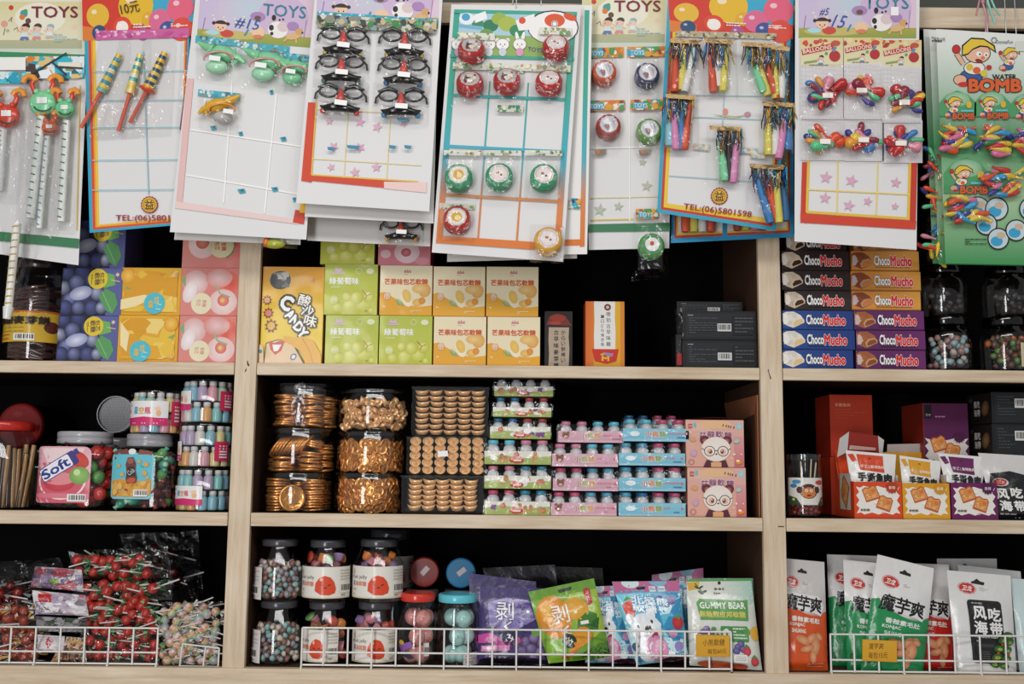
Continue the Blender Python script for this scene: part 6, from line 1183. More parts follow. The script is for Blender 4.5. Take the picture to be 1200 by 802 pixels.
# ------------------------------------------------------------------ right bay, middle row
def a_monkey(a):
    a.r(0, 0, 60, 40, 'd9d4cc'); a.e(30, 20, 12, 11, '4a2a20'); a.e(18, 18, 4, 5, '4a2a20'); a.e(42, 18, 4, 5, '4a2a20'); a.e(30, 22, 9, 8, 'c9783a'); a.e(27, 19, 2, 2.2, 'f0e6d9'); a.e(33, 19, 2, 2.2, 'f0e6d9'); a.e(27, 19, .9, 1, '222'); a.e(33, 19, .9, 1, '222'); a.e(30, 26, 3, 1.4, '7a2a20')
    a.e(14, 6, 6, 3, '4a8ab4'); a.e(46, 7, 7, 3.4, 'c2403a'); a.e(10, 12, 5, 3, '3a7aa4'); a.p([(2, 26), (14, 30), (20, 40), (0, 40)], '2f4a34'); a.p([(58, 26), (48, 30), (42, 40), (60, 40)], '2f4a34'); a.e(10, 32, 2, 2, 'd9c23a'); a.e(50, 33, 2, 2, 'd9502f'); a.e(54, 16, 3, 3, 'd9803a')
t, cx, cy, R, h = tub('candy_jar', 'small clear jar with monkey-face label by the right post', 'jar', None, 922, 962, 532, 608, zS2+.0004, .014, .012)
m = MB(); a_monkey(Art(m, cylmap(cx, cy, R+.0004, zS2+h*.20, h*.42, -75, 75, 60, 40), 'gloss', 6, h0=.0002)); m.build('printed_label', t)
pr = tag((lambda m: (m.ball((0, 0, 0), .0045, '7a2a24', 'candy', 10), m.build('bead_sweet'))[1])(MB()), 'x', 'sweet'); ps = fill_jar(cx, cy, R*.95, zS2+.003, zS2+h*.22, .0045, 40, rg3, None, 0)
scatter(pr, [(q, (0, 0, 0), 1) for q in ps], 'dark red bead sweet at the bottom of the monkey jar', 'bead sweets in the monkey jar'); finish(pr)
for i, (x, l) in enumerate(((-.006, .046), (.008, .05), (.014, .044))): m = MB(); m.tube([(cx+x, cy-.008, zS2+h*.45), (cx+x*1.3, cy-.012, zS2+h*.45+l)], .0013, 'd9c4a4', 'plastic', 6); tag(m.build('lolly_stick', origin=(cx+x, cy-.008, zS2+h*.45)), 'thin pale stick standing in the monkey jar', 'stick', 'sticks in the monkey jar')
# open display cartons with pouches
def toast(a, x, y, s, rot):
    b = a.sub(x, y, s, rot); b.p([(-8, -7), (-4, -9), (0, -7.6), (5, -9), (8, -6), (8.6, 8), (-8, 8)], 'b9592c'); b.p([(-7, -6), (-4, -7.6), (0, -6), (5, -7.6), (7, -5), (7.4, 6), (-7, 6)], 'e09a5a'); b.cell(-6, -5, 6, 5, 3, ['d98a48', 'e8b070', 'cf7a3a', 'eab47a'], 16)
def a_front(bg, burst):
    def f(a):   # 57 x 46
        a.r(0, 0, 57, 46, bg); pts = []
        for k in range(28):
            an = 2*pi*k/28; r = 1 if k % 2 else .86; pts.append((28.5+26*r*max(-1, min(1, 1.5*cos(an))), 23+18*r*max(-1, min(1, 1.5*sin(an)))))
        a.p(pts, 'e9e4dc'); toast(a, 20, 15, 1.1, -18); toast(a, 36, 27, 1.05, 20); a.st(45, 7, 8, burst, n=12, inner=.8); a.t('香辣', 45, 7, 8, 4, 'f3e9dc'); a.greek(7, 34, 28, 37, 1, '6a625a', 3, .8); a.greek(32, 38, 52, 41, 1, 'd98a7a', 4, .8); a.e(25, 26, 1.6, 1.6, 'f6f2ec'); a.e(30, 12, 1.4, 1.4, 'f6f2ec')
    return f
def display(colname, label, rect, Y, bg, dark, depth=.10, flapx=None, back=None):
    x0, y0, x1, y1 = rect; ym = (y0+y1)/2; xm = (x0+x1)/2; xl, xr = P(x0, ym, Y).x, P(x1, ym, Y).x; zb = zS2+.0003; fh = P(xm, y0, Y).z-P(xm, y1, Y).z; th = .0012; H_ = fh*1.9
    t = thing('display_carton', label, 'box', ((xl+xr)/2, Y+depth/2, zb), 'open display cartons in the right bay'); m = MB(); m.box(xl, xr, Y, Y+depth, zb, zb+th, dark, 'gloss'); m.box(xl, xr, Y, Y+th, zb, zb+fh, bg, 'gloss'); m.box(xl, xr, Y+depth-th, Y+depth, zb, zb+H_, bg, 'gloss')
    for xa in (xl, xr-th):
        m.prism([(Y, 0), (Y, 1)], 0, 0, bg) if False else None
        vs = [V((xa+dx, y, z)) for dx in (0, th) for y, z in ((Y+th, zb+th), (Y+depth-th, zb+th), (Y+depth-th, zb+H_), (Y+depth*.8, zb+fh*1.05), (Y+th, zb+fh))]; m.add(vs, [[0, 1, 2, 3, 4], [5, 6, 7, 8, 9]]+[[k, (k+1) % 5, (k+1) % 5+5, k+5] for k in range(5)], bg, 'gloss')
    a_front(bg, dark)(Art(m, facemap(xl, xr, zb, zb+fh, Y, 57, 46), 'gloss')); sa = Art(m, lambda x, y, h: V((xl-h, Y+depth*(.1+.7*x/50), zb+fh*(1.5-1.4*y/50))), 'gloss'); sa.p([(5, 10), (45, 10), (45, 46), (5, 46)], 'd9d0c4'); toast(sa, 25, 28, 1.6, 60); m.build('printed_carton', t)
    return t, xl, xr, zb, fh, H_
def pouch(name, label, cat, group, q, Y0, lean, thick, base, art, W, Hh, zlow=None, nu=16, nv=22, seed=1, m='pouch', ml=None, vprof=None, wr=.0016, foot=0):
    """filled foil bag: q = TL, TR, BR, BL outline in the photo frame, leaning back by `lean` at the top"""
    (ax, ay), (bx, by), (cx_, cy_), (dx, dy) = q
    def yb(v): return Y0+lean*(1-v)
    def bul(u, v):
        e = max(0, sin(pi*min(1, max(0, u))))**.55; p = min(1, max(0, (v-.10)/.30))*min(1, max(.0, (1.0-v)/.10+foot)); p = p*p*(3-2*p) if p < 1 else 1
        return thick*e*p*(.75+.25*v)
    def pos(u, v, d, side=-1):
        x = ax*(1-u)*(1-v)+bx*u*(1-v)+cx_*u*v+dx*(1-u)*v; y = ay*(1-u)*(1-v)+by*u*(1-v)+cy_*u*v+dy*(1-u)*v; Y = yb(v); p = P(x, y, Y); b = bul(u, v)
        w = wr*(noise.noise(V((u*5+seed*3, v*7, seed)))+.6*noise.noise(V((u*13, v*11+seed, 2))))*min(1, b/thick*2+.25)
        return p+V((0, side*(b+d+w*side*-1) if side < 0 else b*.6-d, 0))
    mb = MB(); colf = base if callable(base) else (lambda u, v: base)
    mb.grid(lambda u, v: pos(u, v, 0), nu, nv, colf, m); mb.grid(lambda u, v: pos(u, v, -.0006, 1), nu, nv, colf, m)
    for i in range(nv):
        for u in (0, 1): mb.add([pos(u, i/nv, 0), pos(u, (i+1)/nv, 0), pos(u, (i+1)/nv, -.0006, 1), pos(u, i/nv, -.0006, 1)], [[0, 1, 2, 3]], colf(u, i/nv), m)
    for i in range(nu):
        for v in (0, 1): mb.add([pos(i/nu, v, 0), pos((i+1)/nu, v, 0), pos((i+1)/nu, v, -.0006, 1), pos(i/nu, v, -.0006, 1)], [[0, 1, 2, 3]], colf(i/nu, v), m)
    if art: art(Art(mb, lambda x, y, d: pos(min(1, max(0, x/W)), min(1, max(0, y/Hh)), d+.0002), m, ml or max(3.0, W/16), h0=.0004, step=.00004))
    xm, ym = (cx_+dx)/2, (cy_+dy)/2; o = mb.build(name, origin=P(xm, ym, Y0)); return tag(o, label, cat, group)
def a_fpouch(c, n):
    def f(a):   # 60 x 70
        a.p([(12, 3), (44, 3), (45, 21.5), (14, 20)], c); a.p([(1, 4), (8, 3), (12, 10), (6, 12)], c); a.e(28, 7, 2.4, 1.2, mixc(c, '000000', .5)); a.t('手工 | 香辣魚肉', 30, 16, 30, 4, 'f3e6da', b=.02)
        for k, ch in enumerate('手撕魚肉'): a.t(ch, 15+k*11.4, 27.4, 10, 9, '1d1b1c', b=.06)
    return f
def cartonset(cn, rect, col, dk, q, n):
    display(cn, f'{cn} open display carton with toast picture, '+n, rect, .014, col, dk)
    pouch('snack_pouch', f'white snack pouch with {cn} top panel standing in the {cn} display carton', 'pouch', 'white snack pouches in the display cartons', q, .031, .016, .009, 'e6e3df', a_fpouch(col, 1), 60, 70, seed=len(cn))
cartonset('orange-red', (1001, 566, 1057, 609), 'd5481f', 'b03a1a', ((991, 528), (1050, 533), (1046, 606), (1003, 604)), 'left of the three')
cartonset('yellow', (1058, 568, 1113, 610), 'd99c24', 'cf8f1e', ((1054, 534), (1103, 541), (1096, 607), (1061, 605)), 'middle of the three')
cartonset('purple', (1115, 568, 1169, 611), '6a1f58', '531848', ((1099, 531), (1156, 536), (1145, 608), (1118, 606)), 'right of the three')
def a_redbox(a): a.r(0, 0, 50, 72, 'c23a1e', 'b8341b'); a.t('手撕魚肉', 15, 12, 18, 4, 'e0a08a', b=.02); a.greek(6, 17, 44, 30, 4, 'c9553a', 3, .2)
_, z = carton('snack_carton', 'tall orange-red carton at left, lower of the two stacked', 'box', 'orange-red cartons in the right bay', (974, 538, 1024, 606), .14, .09, lambda a: a.r(0, 0, 50, 70, 'c23a1e'), 'b5341a', zS2+.0003, m='paper')
carton('snack_carton', 'tall orange-red carton with small white lettering, on top of its twin', 'box', 'orange-red cartons in the right bay', (973, 464, 1023, 537), .14, .09, a_redbox, 'a02c16', z, 50, 72, m='paper')
def a_purp(a):   # 52 x 72
    a.r(0, 0, 52, 72, '5a1a4a', '521846'); a.r(2, 2, 10, 18, '1d1418'); a.t('手作', 6, 14, 6, 3, 'd9cfd0'); a.greek(14, 15, 36, 17, 1, 'b48aa8', 3, .8); pts = [(26+25*(1 if k % 2 else .84)*max(-1, min(1, 1.5*cos(2*pi*k/24))), 56+15*(1 if k % 2 else .84)*max(-1, min(1, 1.5*sin(2*pi*k/24)))) for k in range(24)]
    a.p(pts, 'd9d0c8'); toast(a, 17, 48, 1.05, -16); toast(a, 32, 56, 1.0, 20); a.st(40, 40, 7, '4a1540', n=12, inner=.75); a.greek(8, 66, 34, 69, 1, '6a625a', 4, .8)
carton('snack_carton', 'tall purple carton with toast picture standing behind the display cartons', 'box', None, (1082, 464, 1135, 536), .10, .10, a_purp, '8a2a1c', P(1110, 545, .10).z, 52, 72, m='paper')
_o = bpy.data.objects['snack_carton.004'] if 'snack_carton.004' in bpy.data.objects else None
carton('snack_carton', 'plain dark carton that carries the tall purple carton at the back', 'box', None, (1082, 546, 1135, 604), .10, .10, None, '5a1a3a', zS2+.0003, h=P(1110, 545.6, .10).z-zS2-.0006, m='paper')
for lab, q, Y, c in (('pale grey flap board standing behind the yellow display carton', [(1040, 521), (1085, 520), (1081, 545), (1034, 545)], .118, 'b5a8a2'),):
    m = MB(); (a_, b_), (c_, d_), (e_, f_), (g_, h_) = q; z0 = zS2+.0003; pts = [P(*p, Y) for p in q]; pts[2].z = pts[3].z = z0; vs = [p+V((0, s, 0)) for s in (0, .0015) for p in pts]; m.add(vs, [[0, 1, 2, 3], [4, 5, 6, 7], [0, 1, 5, 4], [1, 2, 6, 5], [2, 3, 7, 6], [3, 0, 4, 7]], c, 'paper'); o = m.build('carton_board', origin=pts[3]); tag(o, lab, 'board')
# raised lid flap of the orange display carton
t = [o for o in bpy.data.objects if o.name.startswith('display_carton') and 'orange-red' in o.get('label', '')][0]
m = MB(); q = [(995, 506), (1029, 511), (1030, 529), (990, 530)]; pts = [P(*p, .092) for p in q]; vs = [p+V((0, s, 0)) for s in (0, .0012) for p in pts]; m.add(vs, [[0, 1, 2, 3], [4, 5, 6, 7], [0, 1, 5, 4], [1, 2, 6, 5], [2, 3, 7, 6], [3, 0, 4, 7]], '8f2418', 'paper'); a = Art(m, planar(.092), 'paper'); a.p([(996, 522), (1026, 525), (1026, 528), (995, 527)], 'c9a49a'); a.p([(984, 514), (995, 506), (993, 530), (981, 536)], 'c4bfbc'); a.p([(1029, 511), (1036, 516), (1034, 534), (1030, 530)], 'c4bfbc'); m.build('lid_flap', t)
# black boxes and black-white pouch at far right
def a_blk2(seed):
    def f(a): a.r(0, 0, 80, 38, '161719'); a.r(3, 2, 78, 36, '1f2123'); a.greek(6, 5, 24, 30, 7, '3f4246', seed, .4); a.bar(24, 8, 42, 19, seed, 'd9d8d4')
    return f
def a_blks(mb, xl, xr, y0, y1, z0, z1):
    a = Art(mb, lambda x, y, h: V((xl-h, y1+(y0-y1)*x/50, z1-(z1-z0)*y/40)), 'gloss'); a.r(1, 1, 49, 39, '221c1b'); a.t('風吃', 22, 14, 12, 9, 'd4cfca', b=.03); a.t('海帶', 22, 25, 12, 9, 'd4cfca', b=.03); a.e(38, 20, 7, 10, '9a7048', '5a4432', rot=20); a.e(10, 8, 4, 3, '4a4642')
_, z = carton('snack_box', 'black snack box with barcode at far right, lower of the two', 'box', 'black snack boxes in the right bay', (1163, 496, 1250, 535), .055, .10, a_blk2(7), '121315', P(1190, 536, .055).z, 80, 38, art_side=a_blks)
carton('snack_box', 'black snack box with barcode at far right, upper of the two', 'box', 'black snack boxes in the right bay', (1162, 458, 1250, 495), .055, .10, a_blk2(8), '121315', z, 80, 38, art_side=a_blks)
carton('snack_box', 'plain black box under the two black snack boxes, mostly hidden', 'box', None, (1166, 537, 1250, 606), .058, .09, None, '101113', zS2+.0003, h=P(1190, 536, .055).z-zS2-.0008)
def a_kelpbox(a):   # 70 x 78
    a.p([(6, 24), (26, 20), (70, 32), (70, 78), (0, 78), (0, 46)], '1a1b1d'); a.e(14, 34, 8, 5, 'd9cfca'); a.e(14, 34, 7, 4.2, 'b8302a'); a.t('卫龙', 14, 34, 8, 3.6, 'f0e6e0')
    for ch, x, y in (('风', 13, 48), ('吃', 28, 46), ('海', 14, 62), ('带', 29, 62)): a.t(ch, x, y, 12, 12, 'ece9e4', b=.04)
    a.greek(6, 71, 40, 73, 1, 'a9a6a2', 3, .9); a.e(42, 55, 4, 3, 'a9643a')
pouch('snack_pouch', 'white-topped black kelp pouch at the right edge beside the purple carton', 'pouch', None, ((1146, 531), (1232, 536), (1236, 610), (1166, 608)), .030, .018, .010, 'd6d2cf', a_kelpbox, 70, 78, seed=9)
# ------------------------------------------------------------------ left and right bays, top row
t, cx, cy, R, h, hl = plainjar('biscuit_jar', 'jar of dark brown biscuits with yellow label beside the blue cartons', 10, 80, 300, 424, zS1+.0004, .012, '2a1c18', lidh=.1)
def brk(): m = MB(); m.tube([(-.03, 0, 0), (-.012, -.003, .002), (.012, -.003, .002), (.03, 0, 0)], [.002, .004, .004, .002], '4a2c22', 'candy', 8); return tag(m.build('brown_biscuit'), 'x', 'biscuit')
p = brk(); scatter(p, [((cx+(R-.012)*sin(a)*.85, cy-(R-.012)*cos(a), zS1+.006+k*.0075), (rg3.uniform(-.2, .2), rg3.uniform(-.3, .3), a), 1) for k in range(17) for a in (-.75, 0.05, .8)], 'dark brown long biscuit in the yellow-labelled jar', 'brown biscuits in the yellow-labelled jar'); finish(p)
m = MB(); a = Art(m, cylmap(cx, cy, R+.0005, zS1+.034, .054, -72, 70, 76, 42), 'gloss', 7, h0=.0002); a.r(0, 0, 76, 42, 'd0a82f'); a.r(0, 0, 76, 3, 'b9622c'); a.e(66, 22, 8, 8, '5a2c22'); a.greek(10, 20, 40, 30, 4, '8a7a3a', 4, .4); a.greek(6, 32, 24, 40, 3, 'b8482c', 5, .5); a.bar(30, 31, 50, 40)
for k, ch in enumerate('黑糖麥芽餅'): a.t(ch, 12+k*11.4, 13, 10, 10, '2a201a', b=.05)
m.build('printed_label', t)
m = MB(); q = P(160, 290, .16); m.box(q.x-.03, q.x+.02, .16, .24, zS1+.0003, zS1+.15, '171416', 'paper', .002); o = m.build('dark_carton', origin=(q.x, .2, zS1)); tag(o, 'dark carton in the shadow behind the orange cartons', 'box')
def jelly_bit(c): m = MB(); m.ball((0, 0, 0), (.0062, .0052, .0046), c, 'candy', 8, bump=.3, seed=2); return tag(m.build('sugar_sweet'), 'x', 'sweet')
def mixed(cx, cy, R, z0, z1, r, n, cols, what, where, sq=None, front=-.05, mind=1.5, proto=jelly_bit, sc_=1):
    ps = fill_jar(cx, cy, R, z0, z1, r, n, rg3, sq, front, mind=mind); k = len(cols)
    for i, (nm, c) in enumerate(cols.items()):
        p = proto(c); scatter(p, [(q, (rg3.uniform(0, 6), rg3.uniform(0, 6), rg3.uniform(0, 6)), sc_*rg3.uniform(.85, 1.1)) for j, q in enumerate(ps) if j % k == i], f'{nm} {what} in {where}', f'{nm} pieces, {where}'); finish(p)
for k, (x0, x1, lab, cols) in enumerate(((1080, 1137, 'dark clear jar of pale wrapped sweets beside the chocolate boxes', {'pale blue': '9ab4b8', 'cream': 'c4b4a8', 'dusty pink': 'a8807a'}), (1149, 1206, 'dark clear jar of fruit sweets with cream label at the right edge', {'orange': 'b9683a', 'green': '6a8a4a', 'brown': '6a4a3a'}))):
    t, cx, cy, R, h, hl = plainjar('candy_jar', lab, x0, x1, 366, 433.5, zS1+.0004, .03, '5a5a5c', 'clear', 'dark clear jars in the right bay', lidh=.16)
    mixed(cx, cy, R*.93, zS1+.004, zS1+h*.68, .0075, 42, cols, 'sweet', ('the dark jar beside the chocolate boxes', 'the jar with cream label')[k], sc_=1.15)
    if k: m = MB(); a = Art(m, cylmap(cx, cy, R+.0005, zS1+.010, .042, 8, 70, 22, 36), 'paper', 6, h0=.0002); a.r(0, 0, 22, 36, 'd3c4a4'); a.greek(3, 4, 19, 14, 3, '4a443a', 2, .6); a.greek(3, 18, 19, 33, 6, '7a7264', 3, .4); m.build('paper_label', t)
    t2, cx, cy, R, h2, hl = plainjar('candy_jar', ('upper dark jar standing on the jar of pale sweets', 'upper dark jar standing on the cream-labelled jar')[k], x0-3+6*k, x1-6+6*k, 306, 366, zS1+h+.001, .034, '4a4a4c', 'clear', 'dark clear jars in the right bay', lidh=.16)
    mixed(cx, cy, R*.9, zS1+h+.004, zS1+h+h2*.5, .008, 16, {'dark brown': '4a3a34', 'grey': '6a6462'}, 'sweet', ('the upper dark jar on the left', 'the upper dark jar on the right')[k])
    if k: m = MB(); a = Art(m, cylmap(cx, cy, R+.0005, zS1+h+.012, .036, 15, 60, 16, 30), 'paper', 6, h0=.0002); a.r(0, 0, 16, 30, '8a7a72'); a.greek(2, 4, 14, 26, 6, '4a403a', 3, .4); m.build('paper_label', t2)
# ------------------------------------------------------------------ bottom row
zB = zS3+.0004
def wires(segs, r, col='e6e3dd'):
    m = MB()
    for p, q in segs: m.tube([p, q], r, col, 'wire', 8)
    return m
def basket(label, px0, px1, ytop, ybot, xs, Y, depth, ymid=None):
    """low wire guard: a front fence of welded wires on small feet"""
    xm = (px0+px1)/2; zt, zb = P(xm, ytop, Y).z, P(xm, ybot, Y).z; zb = max(zb, zS3+.0035); zm = P(xm, ymid, Y).z; xa, xb = P(px0, (ytop+ybot)/2, Y).x, P(px1, (ytop+ybot)/2, Y).x; X = [P(x, (ytop+ybot)/2, Y).x for x in xs]
    t = thing('wire_guard', label, 'wire guard', ((xa+xb)/2, Y, zS3), 'white wire guards along the bottom shelf'); R = .0016; s = []
    for z in (zt, zm, zb): s.append((V((xa, Y, z)), V((xb, Y, z))))
    wires(s+[(V((x, Y-.0028, zb-.001)), V((x, Y-.0028, zt))) for x in X], R).build('welded_grid', t)
    for x in X[::3]+[X[-1]]: wires([(V((x, Y-.0028, zb)), V((x, Y-.006, zS3+.0016))), (V((x, Y-.006, zS3+.0016)), V((x, Y+.002, zS3+.0016)))], R).build('foot', t)
    return t
basket('white wire guard in front of the red lollipops', -60, 186, 735.5, 780, [-44, -16, 13, 42, 71, 99.5, 128, 156.5, 185], .006, .10, 764)
m = wires([(P(214, 755, .012), P(257, 760, .012)), (P(214, 755, .012), P(210.5, 781, .012)), (P(241, 758, .012), P(238, 782, .012)), (P(257, 760, .012), P(255.5, 783, .012)), (P(210.5, 781, .012), P(256, 782, .012))], .0015); o = m.build('wire_divider', origin=P(233, 782, .012)); tag(o, 'small white wire divider in front of the rainbow lollipops', 'divider')
basket('long white wire guard in front of the sweet jars and pouches', 354, 857, 738.5, 782, [354, 379.5]+[407.7+28.2*k for k in range(16)]+[856.5], .004, .16, 767)
basket('white wire guard in front of the green snack pouches', 973, 1238, 745, 790, [973, 1000.5, 1029, 1058, 1088, 1118, 1148, 1178, 1208, 1237], .004, .12, 775)
# price cards clipped on the wires
def pricecard(label, q, Y, lines, rot):
    m = MB(); x0, y0, x1, y1 = q; p = P((x0+x1)/2, (y0+y1)/2, Y); w = (P(x1, y0, Y)-P(x0, y0, Y)).length; h = (P(x0, y0, Y)-P(x0, y1, Y)).length; M = Euler((0, radians(rot), 0)).to_matrix(); m.box(p.x-w/2, p.x+w/2, Y-.0005, Y+.0005, p.z-h/2, p.z+h/2, 'd9a02c', 'paper', 0, M)
    a = Art(m, lambda x, y, d: p+M @ V((x*w/40, 0, -y*w/40))+V((0, -.0006-d, 0)), 'paper')
    a.r(-19.6, -11.6, 19.6, 11.6, 'dba633', 'd69c28')
    for t_, x, y, w_, h_ in lines: a.t(t_, x, y, w_, h_, '3a2a1c', rot=-3, sk=.15)
    o = m.build('price_card', origin=p); tag(o, label, 'price card', 'hand-written price cards')
pricecard('yellow hand-written price card on the wire in front of the gummy bear pouch', (815.5, 744.5, 855, 770), -.0005, (('小熊軟糖', 1, -4, 26, 8), ('每包60元', 5, 6, 22, 6)), 1)
pricecard('yellow hand-written price card on the wire in front of the green pouches', (1010.5, 750.5, 1051, 775.5), -.0005, (('魔芋爽', -4, -5, 17, 7), ('每包15元', -2, 5, 22, 7)), 2)
# -- lollipops
def lolly(ball, c1, c2, leaf, label, group, rainbow=False, r=.0088, L=.036):
    m = MB()
    if rainbow:
        cs = ['d99078', 'd9bf82', 'a4c090', '86b4bc', 'd9a8ac', 'e0d9d2']; vs, fs, cl = [], [], []
        for i in range(11):
            a = pi*i/10
            for k in range(12): t = 2*pi*k/12; vs.append(V((r*sin(a)*cos(t), r*sin(a)*sin(t), r*cos(a)))); cl.append(H(cs[(k//2+i//2) % 6]))
        for i in range(10):
            for k in range(12): fs.append([i*12+k, (i+1)*12+k, (i+1)*12+(k+1) % 12, i*12+(k+1) % 12])
        m.add(vs, fs, cl, 'candy', True)
    else: m.ball((0, 0, 0), r, c1, 'candy', 14, col2=c2, bump=.14, seed=4)
    o = m.build('lollipop'); tag(o, label, 'lollipop', group)
    m = MB(); m.tube([(r*.8, 0, 0), (r+L, 0, .001)], .0013, 'e0dcd6', 'plastic', 6); m.build('stick', o)
    m = MB(); rgn = random.Random(ball)
    for k in range(6): a = 2*pi*k/6; q = V((r*.95, cos(a)*r*.2, sin(a)*r*.2)); e = V((r*(1.5+rgn.random()*1.1), cos(a)*r*1.05, sin(a)*r*1.05)); s = V((0, -sin(a), cos(a)))*r*.3; m.add([q-s*.4, q+s*.4, e+s, e-s], [[0, 1, 2, 3]], leaf[k % len(leaf)], 'gloss')
    m.build('twisted_wrapper', o); return o
rg4 = random.Random(31)
def heap(proto, regions, label, group):
    items = []
    for (x0, y0, x1, y1), n, Ya, Yb, yaw in regions:
        k = 0; pts = []; tr = 0
        while k < n and tr < 4000:
            tr += 1; x, y = rg4.uniform(x0, x1), rg4.uniform(y0, y1)
            if all((x-a)**2+(y-b)**2 > 75 for a, b in pts): pts.append((x, y)); k += 1
        for x, y in pts: f = (y1-y)/(y1-y0+1e-6); items.append((P(x, y, rg4.uniform(Ya, Yb)), (rg4.uniform(-.5, .5), rg4.uniform(-.35, .35), yaw+rg4.uniform(-.7, .7)+(pi if rg4.random() < .35 else 0)), rg4.uniform(.9, 1.12)))
    scatter(proto, items, label, group); finish(proto)
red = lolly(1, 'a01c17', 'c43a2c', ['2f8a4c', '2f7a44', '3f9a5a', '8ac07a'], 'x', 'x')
for lab, grp, reg in (('red lollipop in the top bag of the heap', 'red lollipops in the top bag', [((90, 654, 176, 676), 17, .05, .08, .1)]), ('red lollipop in the second bag from the top of the heap', 'red lollipops in the second bag', [((100, 684, 184, 705), 14, .04, .07, .1)]), ('red lollipop in the third bag from the top of the heap', 'red lollipops in the third bag', [((100, 708, 178, 734), 19, .035, .06, .3)]), ('red lollipop in the bottom bag behind the wire guard', 'red lollipops in the bottom bag', [((104, 738, 182, 774), 24, .028, .05, .4)])):
    red['used'] = 0; del red['used']
    if lab.startswith('red lollipop in the top'): heap(red, reg, lab, grp)
    else: red['used'] = 1; heap(red, reg, lab, grp)
    if 'used' in red: del red['used']
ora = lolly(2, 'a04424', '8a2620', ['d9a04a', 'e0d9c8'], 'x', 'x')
heap(ora, [((-8, 712, 32, 738), 12, .03, .05, .5), ((-8, 742, 40, 774), 14, .026, .045, .5)], 'orange-red lollipop in the bags at the far left', 'orange-red lollipops at the far left')
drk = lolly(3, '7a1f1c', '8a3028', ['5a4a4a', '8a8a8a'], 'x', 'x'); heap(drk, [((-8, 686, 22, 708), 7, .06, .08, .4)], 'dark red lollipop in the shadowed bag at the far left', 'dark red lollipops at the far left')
rb = lolly(4, 'ddd', 'ddd', ['e0dcd6', 'd9d4ce'], 'x', 'x', True, .0080, .034)
heap(rb, [((190, 712, 256, 742), 30, .035, .06, .2), ((190, 744, 254, 776), 30, .028, .05, .2)], 'rainbow-striped round lollipop in the clear bag by the left post', 'rainbow lollipops in the clear bag')
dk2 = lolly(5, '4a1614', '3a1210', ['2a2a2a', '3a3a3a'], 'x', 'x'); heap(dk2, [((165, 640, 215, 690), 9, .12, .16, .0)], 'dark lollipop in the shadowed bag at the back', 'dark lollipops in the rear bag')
def bag(label, q, Y, seed, amp=.010, lift=.012, tone='ffffff', n=(14, 10), group='clear plastic sweet bags on the bottom shelf', depth=.03):
    """clear bag: crinkled front and back sheets"""
    m = MB(); film(m, q, lambda x, y: Y, n[0], n[1], amp, lift, seed, tone); film(m, q, lambda x, y: Y+depth, n[0]//2, n[1]//2, .004, -.004, seed+3, tone)
    xm, ym = (q[2][0]+q[3][0])/2, (q[2][1]+q[3][1])/2; o = m.build('sweet_bag', origin=P(xm, ym, Y)); return tag(o, label, 'bag', group)
bag('clear bag of red lollipops at the top of the heap', [(80, 646), (196, 641), (202, 678), (86, 679)], .040, 1, depth=.055)
bag('second clear bag of red lollipops from the top', [(88, 681), (202, 680), (202, 703), (84, 704)], .030, 2, depth=.055)
bag('third clear bag of red lollipops from the top', [(92, 706), (186, 705), (186, 734), (90, 734)], .024, 3, depth=.05)
bag('bottom clear bag of red lollipops behind the wire guard', [(94, 736), (186, 736), (187, 781), (92, 781)], .0125, 4, .006, .004, depth=.05)
bag('clear bag of rainbow lollipops by the left post', [(189, 706), (260, 705), (257, 782), (189, 782)], .018, 5, .012, .012, 'ffffff', n=(16, 18), depth=.05)
bag('clear bag of orange-red lollipops at the far left', [(-30, 700), (40, 706), (44, 742), (-30, 742)], .018, 6, depth=.045); bag('lowest clear bag of orange-red lollipops at the far left', [(-30, 740), (44, 740), (46, 781), (-30, 781)], .0125, 7, .005, .004, depth=.045)
bag('dark crumpled clear bag at the back under the shelf', [(140, 626), (232, 622), (240, 710), (170, 716)], .165, 8, .03, .02, 'e9e9ea', (12, 14), depth=.07)
bag('grey crumpled clear bag at the back on the far left', [(-20, 660), (70, 654), (84, 690), (-20, 697)], .085, 9, .02, .02, 'e9e9ea', (12, 8), depth=.05)
